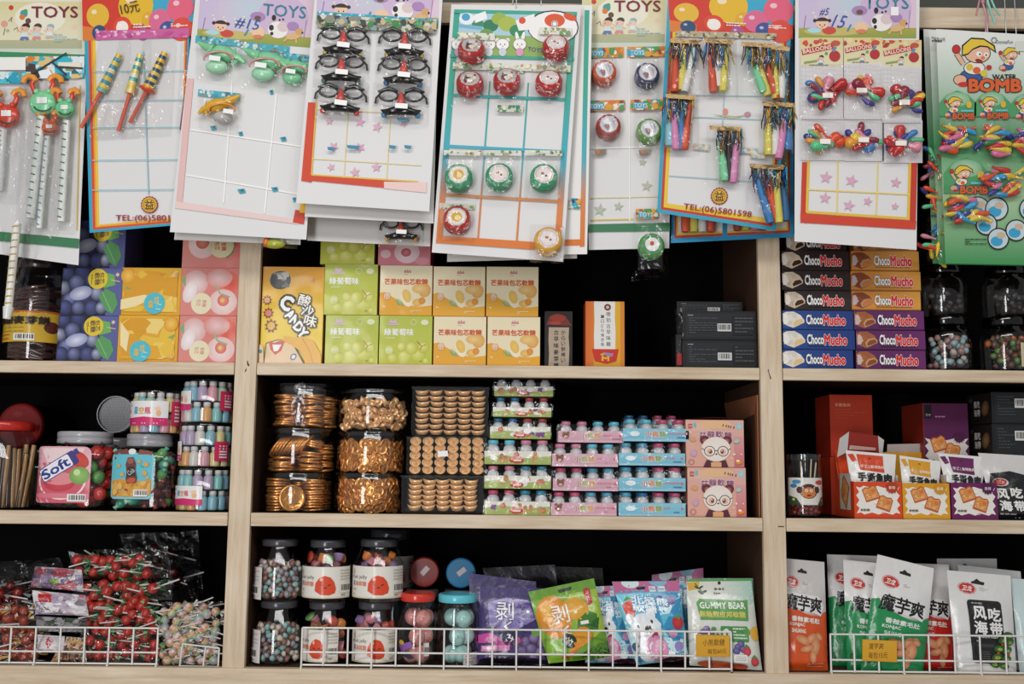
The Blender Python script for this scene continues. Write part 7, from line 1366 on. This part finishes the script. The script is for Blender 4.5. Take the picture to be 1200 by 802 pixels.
# flat purple-white sweet packs in the heap
def a_pack(a):   # 70 x 34
    a.r(0, 0, 70, 34, 'cfc6cc'); a.cell(0, 0, 70, 34, 4, ['d9d3d6', 'b4a4b8', 'c4b4bc', 'e6e2e2', '9a86a4', '8a8088', 'c26a70'], 44); a.p([(8, 4), (26, 3), (27, 14), (9, 15)], 'c2302a'); a.p([(6, 16), (40, 14), (34, 28), (16, 30)], 'e4e0e0'); a.p([(12, 20), (24, 25), (20, 27)], '4a4448')
pk_ = [('crumpled white and purple lolly pack with green dot, upper of the two', ((42, 664), (96, 668), (98, 694), (36, 688)), .050, lambda a: (a.r(0, 0, 70, 34, 'bdb3bb'), a.cell(0, 0, 70, 34, 9, ['d9d3d6', '8a7a98', 'c4b4bc', 'a84a54', '6a5a78', '8a8088'], 50), a.e(34, 20, 7, 5, '7a9a3a'))), ('crumpled white lolly pack with red square, lower of the two', ((38, 692), (100, 698), (104, 722), (42, 720)), .034, a_pack), ('small white lolly pack with red print behind the wire', ((44, 744), (76, 746), (75, 764), (44, 763)), .020, lambda a: (a.r(0, 0, 70, 34, 'd9d0d2'), a.e(35, 14, 9, 8, 'c2302a'), a.r(32, 20, 38, 29, 'c2302a'), a.e(30, 8, 5, 4, 'c2302a'))), ('dark crumpled lolly pack under the white ones', ((42, 722), (102, 726), (104, 742), (44, 740)), .030, lambda a: (a.r(0, 0, 70, 34, '5a5658'), a.cell(0, 0, 70, 34, 5, ['8a868a', '3a3638', 'a9a4a8', '4a5a44'], 40))), ('brown wrapped lolly pack low behind the wire', ((76, 746), (100, 748), (102, 776), (60, 776)), .024, lambda a: (a.r(0, 0, 70, 34, '6a5040'), a.cell(0, 0, 70, 34, 7, ['c9a070', '3a2a24', 'd9d0c8', '8a5a3a'], 40)))]
for i, (lab, q, Y, f) in enumerate(pk_): pouch('lolly_pack', lab, 'pack', 'flat lolly packs in the heap', q, Y, .010, .009, 'cfc6cc' if i < 3 else '5a5048', f, 70, 34, nu=12, nv=8, seed=i+40, wr=.004)
# -- jars
GJ = 'pebble sweet jars'
def pebble(c): m = MB(); m.ball((0, 0, 0), (.0062, .0050, .0046), c, 'candy', 10, bump=.35, seed=5); return tag(m.build('pebble_sweet'), 'x', 'sweet')
PEB = {'pale teal': '8fb4b0', 'cream': 'd0c0b0', 'brown': '8a5f52', 'grey': '9a8f98'}
def sidelabel(t, cx, cy, R, zb, h):
    m = MB(); a = Art(m, cylmap(cx, cy, R+.0005, zb+h*.03, h*.52, -82, -30, 22, 60), 'paper', 6, h0=.0002); a.r(0, 0, 22, 60, 'e3dcd8'); a.greek(3, 4, 19, 26, 7, 'a9a09c', 3, .4); a.bar(6, 34, 18, 52); m.build('printed_label', t)
z = zB
for k, (x0, x1, y0, y1, lab, wh) in enumerate(((297, 356, 703.5, 778, 'clear jar of pebble sweets by the left post, lower of the two', 'the lower pebble jar'), (299, 356.5, 630, 703, 'clear jar of pebble sweets by the left post, upper of the two', 'the upper pebble jar'))):
    t, cx, cy, R, h, hl = plainjar('candy_jar', lab, x0, x1, y0, y1, z, .014, '434247', 'plastic', GJ, .72, .115); sidelabel(t, cx, cy, R, z, h); mixed(cx, cy, R*.96, z+.003, z+h*.66, .0056, 125, PEB, 'pebble sweet', wh, proto=pebble, sc_=1.0); z += h+.0006
def a_jelly(a):   # 62 x 38
    a.r(0, 0, 62, 38, 'e6e1d6'); a.r(0, 36, 62, 38, 'd9cdb4'); a.t('水果', 5.6, 7, 4, 7, 'b04a44'); a.t('fruit jelly', 13, 13.4, 20, 5.4, '6a6460', b=.01)
    for k, (ch, c) in enumerate(zip('果冻软糖', ('9a8aa8', 'd9806a', 'd98a70', 'd98a7a'))): a.t(ch, 6.6+k*4.6, 20.6, 4.2, 5.4, c, b=.03)
    a.greek(4, 27, 16, 29, 1, 'd9a498', 3, .9); a.greek(6, 32.6, 18, 34.6, 1, 'b94a3a', 4, .9); a.p([(24, 29), (24.5, 20), (28, 13.5), (33, 10.6), (38.5, 12.5), (42, 18), (44, 26), (43, 31.5), (38, 34), (30, 33.6)], 'd64726'); a.l([(29, 21), (32, 22.4)], 1, '4a1c14'); a.l([(39, 21), (36, 22.4)], 1, '4a1c14'); a.e(34, 25, 1.4, .8, '4a1c14'); a.e(30, 15, 1.6, 2.2, 'f0b4a0'); a.greek(48, 4, 60, 18, 4, 'b4aea4', 6, .35); a.bar(48, 20, 60, 31, 5, 'e6e1d6'); a.greek(49, 33, 57, 34.6, 1, '6a645c', 3, .9)
JEL = {'orange': 'd9803a', 'pink': 'd98a94', 'violet': '9a7aa4', 'green': '7fae6a', 'red': 'c9503a'}
def jcup(c): m = MB(); m.lathe([(.0005, -.006), (.0058, -.0055), (.0085, .004), (.0092, .0045), (.0092, .0055), (.0004, .0058)], (0, 0, 0), c, 'candy', 14); return tag(m.build('jelly_cup'), 'x', 'jelly')
tops = {}
for k, (x0, x1, y0, y1, lab, wh, on, la) in enumerate(((354, 411, 704, 778.5, 'fruit jelly jar with red smiling label, bottom row, left', 'the bottom left jelly jar', None, (-72, 38)), (412, 467.5, 704, 779, 'fruit jelly jar with red smiling label, bottom row, right', 'the bottom right jelly jar', None, (-60, 68)), (355.5, 412, 631, 703.5, 'fruit jelly jar with red smiling label, top row, left', 'the top left jelly jar', 0, (-76, 74)), (414, 474, 629.5, 703, 'fruit jelly jar with red smiling label, top row, right', 'the top right jelly jar', 1, (-72, 72)))):
    zb = zB if on is None else tops[on]; t, cx, cy, R, h, hl = plainjar('jelly_jar', lab, x0, x1, y0, y1, zb, .015, '403f44', 'plastic', 'fruit jelly jars', .72, .125); tops[k] = zb+h+.0006
    m = MB(); a_jelly(Art(m, cylmap(cx, cy, R+.0006, zb+h*.065, h*.51, la[0], la[1], 62, 38), 'gloss', 6, h0=.0002)); m.build('printed_label', t); mixed(cx, cy, R*.94, zb+.004, zb+h*.78, .0095, 28, JEL, 'jelly cup', wh, proto=jcup, mind=1.45)
t, cx, cy, R, h, hl = plainjar('jelly_jar', 'fruit jelly jar standing behind the top right one', 426, 484, 634, 778, zB, .15, '3a393e', 'plastic', 'fruit jelly jars', .78, .09)
m = MB(); a_jelly(Art(m, cylmap(cx, cy, R+.0006, zB+h*.52, h*.26, -40, 80, 62, 38), 'gloss', 6, h0=.0002)); m.build('printed_label', t)
def bigball(c1, c2): m = MB(); m.ball((0, 0, 0), .0165, c1, 'candy', 18, col2=c2, bump=.06, seed=2); m.tube([(0, 0, .015), (0, 0, .02), (.002, 0, .026)], [.004, .003, .008], 'e6dedb', 'film', 8); return m
for nm, x0, x1, lidc, c1, c2, wh in (('red', 466, 512.5, 'd23a2c', 'e6b0a8', 'd9706a', 'pink'), ('blue', 511, 561, '62c4d2', 'c4e4de', '9ad0c8', 'aqua')):
    t, cx, cy, R, h, hl = plainjar('candy_jar', f'clear jar of {wh} sweet balls with bright {nm} lid', x0, x1, 692.5 if nm == 'red' else 693.5, 778, zB, .016, lidc, 'plastic', 'coloured-lid jars of sweet balls', .86 if nm == 'red' else .90, .115)
    p = tag(bigball(c1, c2).build('sweet_ball'), 'x', 'sweet'); it = []
    for lv in range(3):
        for a in (-.62, .62, 2.4): it.append(((cx+(R*.42)*sin(a+lv*.7), cy-(R*.42)*cos(a+lv*.7), zB+.0185+lv*.0285), (rg4.uniform(-.5, .5), rg4.uniform(-.5, .5), rg4.uniform(0, 6)), .9))
    scatter(p, it, f'{wh} wrapped sweet ball in the {nm}-lidded jar', f'{wh} balls in the {nm}-lidded jar'); finish(p)
    if nm == 'red':
        m = MB(); a = Art(m, cylmap(cx, cy, R+.0005, zB+h*.08, h*.34, -60, 40, 40, 30), 'gloss', 6, h0=.0002); a.p([(2, 12), (18, 6), (22, 12), (6, 20)], '8a5aa4'); a.p([(4, 22), (14, 18), (24, 26), (18, 28)], '2a2a3a'); a.e(6, 8, 4, 3, 'd9b43a'); a.r(33, 8, 40, 24, 'e3dedb'); a.bar(33.6, 12, 39.6, 22); m.build('printed_label', t)
    else: m = MB(); a = Art(m, cylmap(cx, cy, R+.0005, zB+h*.02, h*.18, 20, 72, 30, 14), 'paper', 6, h0=.0002); a.r(0, 0, 30, 14, 'd3c9c9'); a.greek(3, 3, 27, 12, 3, 'a9a0a0', 3, .4); m.build('paper_label', t)
    plainjar('candy_jar', f'rear jar hidden behind the bright {nm}-lidded jar', x0+6, x1+4 if nm == 'red' else x1+2, 699, 776, zB, .118, '5a4a4a', 'plastic', None, .86, .115)
def f_tag(rot):
    def f(a): b = a.sub(.05 if rot < 0 else 0, -.1 if rot < 0 else .3, 1, rot); b.r(-.32, -.17, .32, .17, 'c9bdb9'); b.r(-.3, -.15, .3, .15, 'd3c8c4')
    return f
lyingjar('jar lying on its side with dark red lid and white sticker facing out', 497, 671, 17.6, .125, .09, '8f241e', '3a1a18', f_tag(-48), 'jars lying with coloured lids facing out')
lyingjar('jar lying on its side with blue lid and white sticker facing out', 540, 672, 17.6, .125, .09, '2f80b0', '2a3a44', f_tag(-38), 'jars lying with coloured lids facing out')
# -- pouches
def a_grapep(a):   # 80 x 90
    a.r(0, 0, 80, 90, '3f3468', '42306a'); a.r(0, 0, 80, 16, '4a3f70'); a.p([(10, 18), (30, 12), (56, 14), (72, 22), (70, 34), (58, 40), (44, 48), (26, 50), (12, 40)], '8a7ab4'); a.e(30, 32, 19, 15, 'a99cc8', '7464a4'); a.e(58, 26, 16, 9, '5a4a8a'); a.t('剥', 30, 27, 21, 20, 'f3f0f4', out='3a2a5a', ow=.035, b=.008); a.t('く', 34, 45, 9, 13, 'f3f0f4', out='3a2a5a', ow=.05, b=.02); a.e(57, 27, 2, 2, 'e9e4ee')
    for x, y, r in ((54, 62, 7), (64, 58, 7), (72, 64, 6), (60, 70, 7), (70, 74, 6.4), (50, 72, 6), (62, 80, 5)): ball_print(a, x, y, r, '5a3f7a', '9a86b4', .6)
    a.p([(60, 48), (76, 44), (74, 54), (62, 56)], '6a9a4a'); a.p([(0, 56), (14, 52), (30, 62), (46, 56), (50, 62), (30, 70), (14, 64), (0, 66)], 'c94a9a'); a.e(36, 58, 9, 9, '2a2040'); a.t('み', 36, 58, 9, 9, 'ece6f0', b=.02); a.p([(4, 68), (36, 66), (36, 72), (4, 75)], 'd98ab4'); a.greek(6, 69, 32, 72, 1, 'f0dce8', 3, .9); a.e(40, 88, 40, 9, '1d1826')
pouch('sweet_pouch', 'purple grape sweet pouch, rear one beside the blue-lidded jar', 'pouch', 'fruit sweet pouches in the middle bay', ((549, 672), (628, 682), (634, 778), (556, 777)), .070, .035, .010, '42365f', a_grapep, 80, 90, seed=11)
pouch('sweet_pouch', 'purple grape sweet pouch, front one beside the green mango pouch', 'pouch', 'fruit sweet pouches in the middle bay', ((563, 688), (640, 690), (644, 780), (559, 778)), .036, .022, .012, '3f3468', a_grapep, 80, 90, seed=12)
def a_mangop(a):   # 80 x 92
    a.r(0, 0, 80, 92, '7fae3a', '8aba3c'); a.r(0, 0, 80, 12, '6a9a30'); a.r(46, 12, 80, 92, '9ab83c', 'b4c444'); a.p([(34, 5), (52, 4), (50, 8), (36, 9)], '2a3a18')
    a.e(22, 36, 21, 26, 'e9a02c', 'dc8a1e'); a.e(16, 28, 10, 12, 'efc25a', 'e9a02c'); a.e(50, 30, 16, 13, 'e6b048', 'dca02c', rot=20); a.p([(50, 42), (64, 34), (74, 40), (72, 58), (58, 60), (46, 52)], '3f7a2c'); a.p([(56, 50), (76, 44), (72, 56)], '2a5a24'); a.t('剥', 30, 33, 21, 21, 'f5efe0', out='c27a1a', ow=.035, b=.008); a.t('く', 33, 53, 9, 11, 'f5efe0', out='c27a1a', ow=.05, b=.02); a.e(49, 33, 2, 2, 'f5efe0')
    a.e(50, 64, 14, 12, 'e3a52e', 'd98f22', rot=-30); a.p([(40, 62), (58, 60), (48, 76), (30, 80)], 'dd8f2a'); a.e(33, 66, 9, 9, '223022'); a.t('み', 33, 66, 9, 9, 'eef0e0', b=.02); a.p([(18, 84), (46, 74), (47, 79), (20, 89)], 'd9662a'); a.greek(24, 81, 44, 84, 1, 'f3dcc0', 3, .9); a.rr(64, 9, 72, 28, 3, 'b8302a'); a.t('果\n汁', 68, 18, 4.6, 11, 'f3e0d4'); a.r(52, 45, 62, 49, 'ece8e0'); a.p([(36, 80), (80, 58), (80, 92), (30, 92)], '6a9a2c'); a.e(64, 88, 22, 10, '2a3a1a'); a.e(68, 80, 16, 6, '4a7a2a', rot=-14)
pouch('sweet_pouch', 'green and orange mango sweet pouch tilted in the middle of the basket', 'pouch', 'fruit sweet pouches in the middle bay', ((619, 694), (696, 678), (716, 770), (643, 778)), .026, .022, .013, '86b23c', a_mangop, 80, 92, seed=13)
def a_polar(a):   # 90 x 96
    a.r(0, 0, 90, 96, '5ab4d0', '7ac4d9'); a.r(0, 0, 90, 13, 'c26a94'); a.e(24, 2, 12, 6, 'd9e6ec'); a.e(62, 1, 12, 5, '8ab4cc'); a.p([(30, 7), (44, 6), (42, 9.6), (32, 10)], '2a2430'); a.rr(48, 6, 57, 12.6, 1, 'd9e3ea'); a.rr(60, 6, 70, 12.6, 1, 'd9e3ea'); a.greek(49, 7.4, 56, 11, 2, '5a7a9a', 3, .5); a.greek(61, 7.4, 69, 11, 2, '5a7a9a', 4, .5)
    a.cell(0, 14, 90, 92, 7, ['7fd0e4', '4aa0c8', 'a9e0ea', '3a90bc', 'd0eef4', '62bcd8'], 90); a.p([(4, 26), (18, 20), (22, 30), (16, 42), (6, 40)], 'd9482c'); a.p([(8, 22), (14, 16), (20, 20)], '5a9a3a'); a.e(60, 22, 5, 5, '6a4a90'); a.e(68, 26, 5, 5, '5a3f80'); a.e(76, 22, 5, 5, '6a4a90'); a.e(80, 50, 9, 8, 'cf4040', 'b02f38'); a.p([(74, 43), (84, 40), (84, 46)], '5a9a3a')
    a.sub(44, 27, 1, 6).t('北極熊\n軟糖', 0, 0, 50, 18, 'eaf6fa', out='3a8ab8', ow=.07, b=.03); a.e(40, 50, 14, 6, 'cfeaf2')
    b = a.sub(27, 56, 1.3, -14); b.e(-10, -13, 5, 5, 'e9ecee'); b.e(14, -11, 5, 5, 'e9ecee'); b.e(2, 0, 18, 15, 'f0f1f2', 'e0e4e8'); b.e(4, 3, 10, 8, 'f6f6f6'); b.e(5, 0, 4.4, 3.6, '1d1c22'); b.e(-5, -5, 1.4, 1.8, '1d1c22'); b.e(12, -5, 1.4, 1.8, '1d1c22'); b.e(9, 8, 5, 3, 'b02f50', rot=-20); b.e(-18, 10, 5, 4, '3a5a7a')
    a.e(24, 80, 16, 14, 'eef0f2', 'dfe4e8'); a.e(40, 78, 18, 16, 'e6a9c4', 'd98ab0'); a.e(46, 74, 8, 7, 'f0c4d8'); a.e(70, 62, 7, 5, 'd99ac0'); a.e(76, 78, 7, 6, '9a8ac4'); a.e(62, 86, 6, 4, 'f3f3f5'); a.e(66, 96, 26, 7, '3a1a2a')
GP = 'polar bear sweet pouches'
pouch('sweet_pouch', 'polar bear sweet pouch peeking out between the mango pouch and its twin', 'pouch', GP, ((690, 688), (735, 686), (752, 777), (686, 777)), .052, .03, .009, '62b4d0', a_polar, 90, 96, seed=15)
pouch('sweet_pouch', 'polar bear sweet pouch standing furthest back with pink top', 'pouch', GP, ((764, 674), (824, 666), (826, 776), (760, 776)), .078, .045, .009, '62b4d0', a_polar, 90, 96, seed=16)
pouch('sweet_pouch', 'polar bear sweet pouch at the front, whole white bear in view', 'pouch', GP, ((717, 682), (795, 681), (806, 772), (746, 780)), .024, .020, .013, '62b4d0', a_polar, 90, 96, seed=14)
def a_gummy(a):   # 80 x 104
    a.r(0, 0, 80, 104, 'dcdcd2', 'd6d9d0'); a.r(40, 0, 80, 30, 'dcdcd2', 'a9cfc0', side='h'); a.r(0, 0, 80, 3, '5a9a5a'); a.p([(0, 4), (16, 3), (14, 12), (2, 14)], 'dcae4a'); a.l([(10, 5), (20, 18)], 1.2, '3a5a3a')
    for x, y, r in ((12, 10, 30), (17, 10, -30), (16, 16, 40), (21, 15, -20)): a.e(x, y, 3.6, 1.3, '3f5f3c', rot=r)
    a.e(40, 5, 2, 2, '2a2a26'); a.t('●●◐', 40, 12, 14, 3, '6a6a62'); a.greek(32, 16, 48, 18, 1, '6a6a62', 3, .9); a.p([(10, 28), (14, 23), (66, 25), (72, 24), (70, 48), (40, 47), (14, 48)], '5f9e56'); a.t('GUMMY BEAR', 41, 30.6, 54, 7, 'f3f3ec', b=.03); a.t('無糖熊皮邦軟糖', 40, 40.6, 54, 7, 'e6cf6a', b=.02)
    a.rr(36, 54, 68, 72, 2, '4f9250'); a.t('0', 43, 63, 8, 11, 'f3f3ec', b=.05); a.greek(50, 56, 66, 70, 4, 'dcead4', 5, .5)
    for x, y in ((16, 62), (20, 58), (13, 66), (20, 66), (25, 63)): ball_print(a, x, y, 3.8, '6a4a8a', '9a80b4', .7)
    for x, y in ((54, 78), (58, 74), (60, 80), (52, 82)): ball_print(a, x, y, 4, '5a4a90', '8a80b4', .7)
    for x, y in ((64, 82), (72, 94), (32, 70)): a.e(x, y, 4.6, 5.4, 'cf5058', 'b83a44'); a.p([(x-4, y-4), (x, y-8), (x+4, y-4)], '4a8a44')
    a.e(76, 62, 6, 8, 'e3b44a'); a.e(66, 60, 4, 4, '5a9a4a'); a.e(24, 80, 6, 9, 'd9b45a'); a.e(28, 58, 3, 3, '5a9a5a'); a.rr(48, 86, 64, 96, 2, 'e9e6e2'); a.greek(50, 88, 62, 94, 3, 'b4b0aa', 6, .4); a.e(30, 100, 22, 5, 'c2603a'); a.e(50, 101, 14, 4, 'b4503a')
pouch('sweet_pouch', 'second gummy bear pouch, mostly hidden behind the front one', 'pouch', 'gummy bear pouches', ((822, 678), (885, 678), (896, 783), (830, 781)), .070, .02, .010, 'a9c9b4', lambda a: (a.r(60, 20, 80, 90, 'dcb04a', 'd9dcd6')), 80, 104, seed=18)
pouch('sweet_pouch', 'pale green and white gummy bear pouch at the right end of the basket', 'pouch', 'gummy bear pouches', ((804.5, 679), (880, 678), (893, 786), (808, 780)), .022, .018, .012, 'd9dad0', a_gummy, 80, 104, seed=17)
for i, (lab, q, Y) in enumerate((('dark crumpled bag behind the purple pouches', [(566, 666), (650, 662), (660, 700), (570, 704)], .165), ('dark crumpled bag behind the mango pouch', [(640, 664), (706, 666), (712, 706), (646, 706)], .215))):
    pouch('sweet_pouch', lab, 'pouch', 'dark bags at the back of the bottom shelf', tuple(q[:2])+((q[2][0]+4, 774), (q[3][0], 774)), Y, .03, .016, '26212a' if i == 0 else '262b22', None, 80, 90, seed=24+i, wr=.006)
# konjac pouches
def logo(a, x, y, s=1, rot=0): b = a.sub(x, y, s, rot); b.e(0, 0, 11, 6.6, 'c2352c'); b.ring(0, 0, 9.6, 10.4, 'e9d9d4', ry=.58); b.t('卫龙', 0, 0, 12, 6, 'f5ece8', b=.03, sk=.2)
def a_konjac(c, dark):
    def f(a):   # 72 x 132
        a.p([(0, 48), (8, 46), (14, 54), (26, 58), (36, 62), (50, 66), (58, 70), (66, 62), (72, 60), (72, 132), (0, 132)], c); a.p([(33, 12), (36, 9.6), (39, 12), (44, 13), (44, 16), (30, 15), (30, 12.6)], '24241f'); logo(a, 20, 26, 1.0, 6); a.greek(36, 26, 44, 30, 2, 'b4aeaa', 3, .4)
        a.p([(6, 44), (14, 38), (60, 42), (68, 54), (62, 66), (52, 62), (36, 60), (14, 52)], 'e3e0dd')
        for k, ch in enumerate('魔芋爽'): a.t(ch, 18+k*18.4, 49+k*1.8, 18, 18, '1a1819', b=.028, rot=6)
        a.t('香辣素毛肚', 39, 70, 42, 6, 'e6ece2', b=.03, rot=5); a.t('KONJAC', 26, 76, 22, 4.6, 'dfe8dc', b=.03, rot=3); a.t('SHUANG', 28, 83, 20, 4.6, 'dfe8dc', b=.03, rot=3)
        for x, y, rx, ry, r in ((34, 94, 11, 5, 20), (46, 92, 9, 5, -30), (52, 102, 7, 11, 10), (40, 104, 11, 4, -10), (58, 90, 6, 4, 40), (48, 114, 5, 8, 0)): a.e(x, y, rx, ry, 'dfa67c', 'c27a50', rot=r)
        a.greek(40, 122, 64, 128, 3, mixc(c, 'ffffff', .4), 5, .3); a.e(6, 112, 3, 6, dark)
    return f
KG = 'konjac snack pouches in the right bay'; GNK = '1f8a4e'
def kp(lab, q, Y, lean, c, dk, seed, wt='e3e0dd'): pouch('snack_pouch', lab, 'pouch', KG, q, Y, lean, .012, lambda u, v: wt if v < .5 else c, a_konjac(c, dk), 72, 132, seed=seed, nu=14, nv=30)
kp('orange and white konjac pouch standing against the right post', ((912, 654), (966, 659), (970, 786), (912, 787)), .030, .022, 'd2521f', '8a2a10', 31, 'cdc6c2')
kp('green and white konjac pouch, rearmost of the three green ones', ((969, 650), (1030, 652), (1034, 788), (974, 788)), .078, .03, GNK, '0f5a30', 32)
kp('green and white konjac pouch, middle of the three green ones', ((988, 656), (1044, 662), (1050, 791), (993, 791)), .040, .024, GNK, '0f5a30', 33)
kp('green and white konjac pouch, frontmost of the three with full lettering', ((1028.5, 650), (1094.5, 666.5), (1081, 794), (1008, 791)), .020, .018, GNK, '0f5a30', 34)
kp('red and white konjac pouch between the green and the white pouches', ((1058, 660), (1112, 662), (1120, 791), (1066, 790)), .058, .026, 'c2231c', '7a1410', 35, 'd0cbc8')
def a_kelp(a):   # 76 x 126
    a.p([(31, 10), (35, 7), (39, 10), (44, 11), (43, 14.4), (28, 13), (28, 11)], '24241f'); logo(a, 22, 19, 1.0, 4); a.greek(37, 17, 47, 22, 3, 'c4c0bc', 3, .4); a.rr(19, 32, 60, 106, 4, '1e1e1f'); a.greek(24, 35, 48, 36.6, 1, 'a9a6a2', 3, .9)
    for ch, x, y in (('风', 32, 47), ('吃', 50, 48), ('海', 32, 64), ('带', 51, 65)): a.t(ch, x, y, 15, 15, 'eeece8', b=.035)
    a.t('FENGCHI KELP', 38, 74.5, 28, 2.8, 'dedbd6', b=.02); a.greek(25, 79, 46, 81, 1, 'b4b0ab', 4, .9); a.rr(25, 83, 46, 87, 1, '3a3a3a'); a.greek(26, 92, 40, 102, 4, '5a5856', 6, .4)
    rgn = random.Random(4)
    for x, y in ((58, 78), (66, 80), (52, 88), (62, 90), (48, 98), (60, 100), (44, 106), (56, 108), (66, 72)): a.e(x, y, 7, 4.2, '4a7a30', '2a5020', rot=rgn.uniform(-25, 25)); a.e(x+1, y+.6, 3.6, 1.8, '9ab84a')
    for x, y in ((56, 83), (64, 95), (50, 93), (54, 104), (46, 101), (60, 75)): a.e(x, y, 1.8, 1.4, 'c2402a')
def wp(lab, q, Y, lean, art, seed, base='e0dedb'): pouch('snack_pouch', lab, 'pouch', 'white kelp snack pouches', q, Y, lean, .012, base, art, 76, 126, seed=seed, nu=14, nv=24)
wp('white kelp pouch with black label panel, front one', ((1109.5, 668.5), (1184, 675), (1192, 797), (1121, 795)), .020, .02, a_kelp, 41)
wp('plain white pouch just behind the front kelp pouch, leaning to the right', ((1122, 662), (1196, 670), (1206, 796), (1140, 794)), .060, .026, None, 42, 'd0cfcd')
wp('white pouch with hanging hole, rearmost behind the kelp pouch', ((1098, 655), (1168, 655), (1172, 790), (1104, 790)), .090, .03, lambda a: a.p([(31, 8), (35, 5), (39, 8), (44, 9), (43, 12), (28, 11), (28, 9)], '24241f'), 43, 'c4c2c0')
wp('pale blue-white pouch at the right edge beside the kelp pouch', ((1184, 678), (1240, 682), (1244, 800), (1196, 798)), .034, .024, None, 44, 'c9dad9')
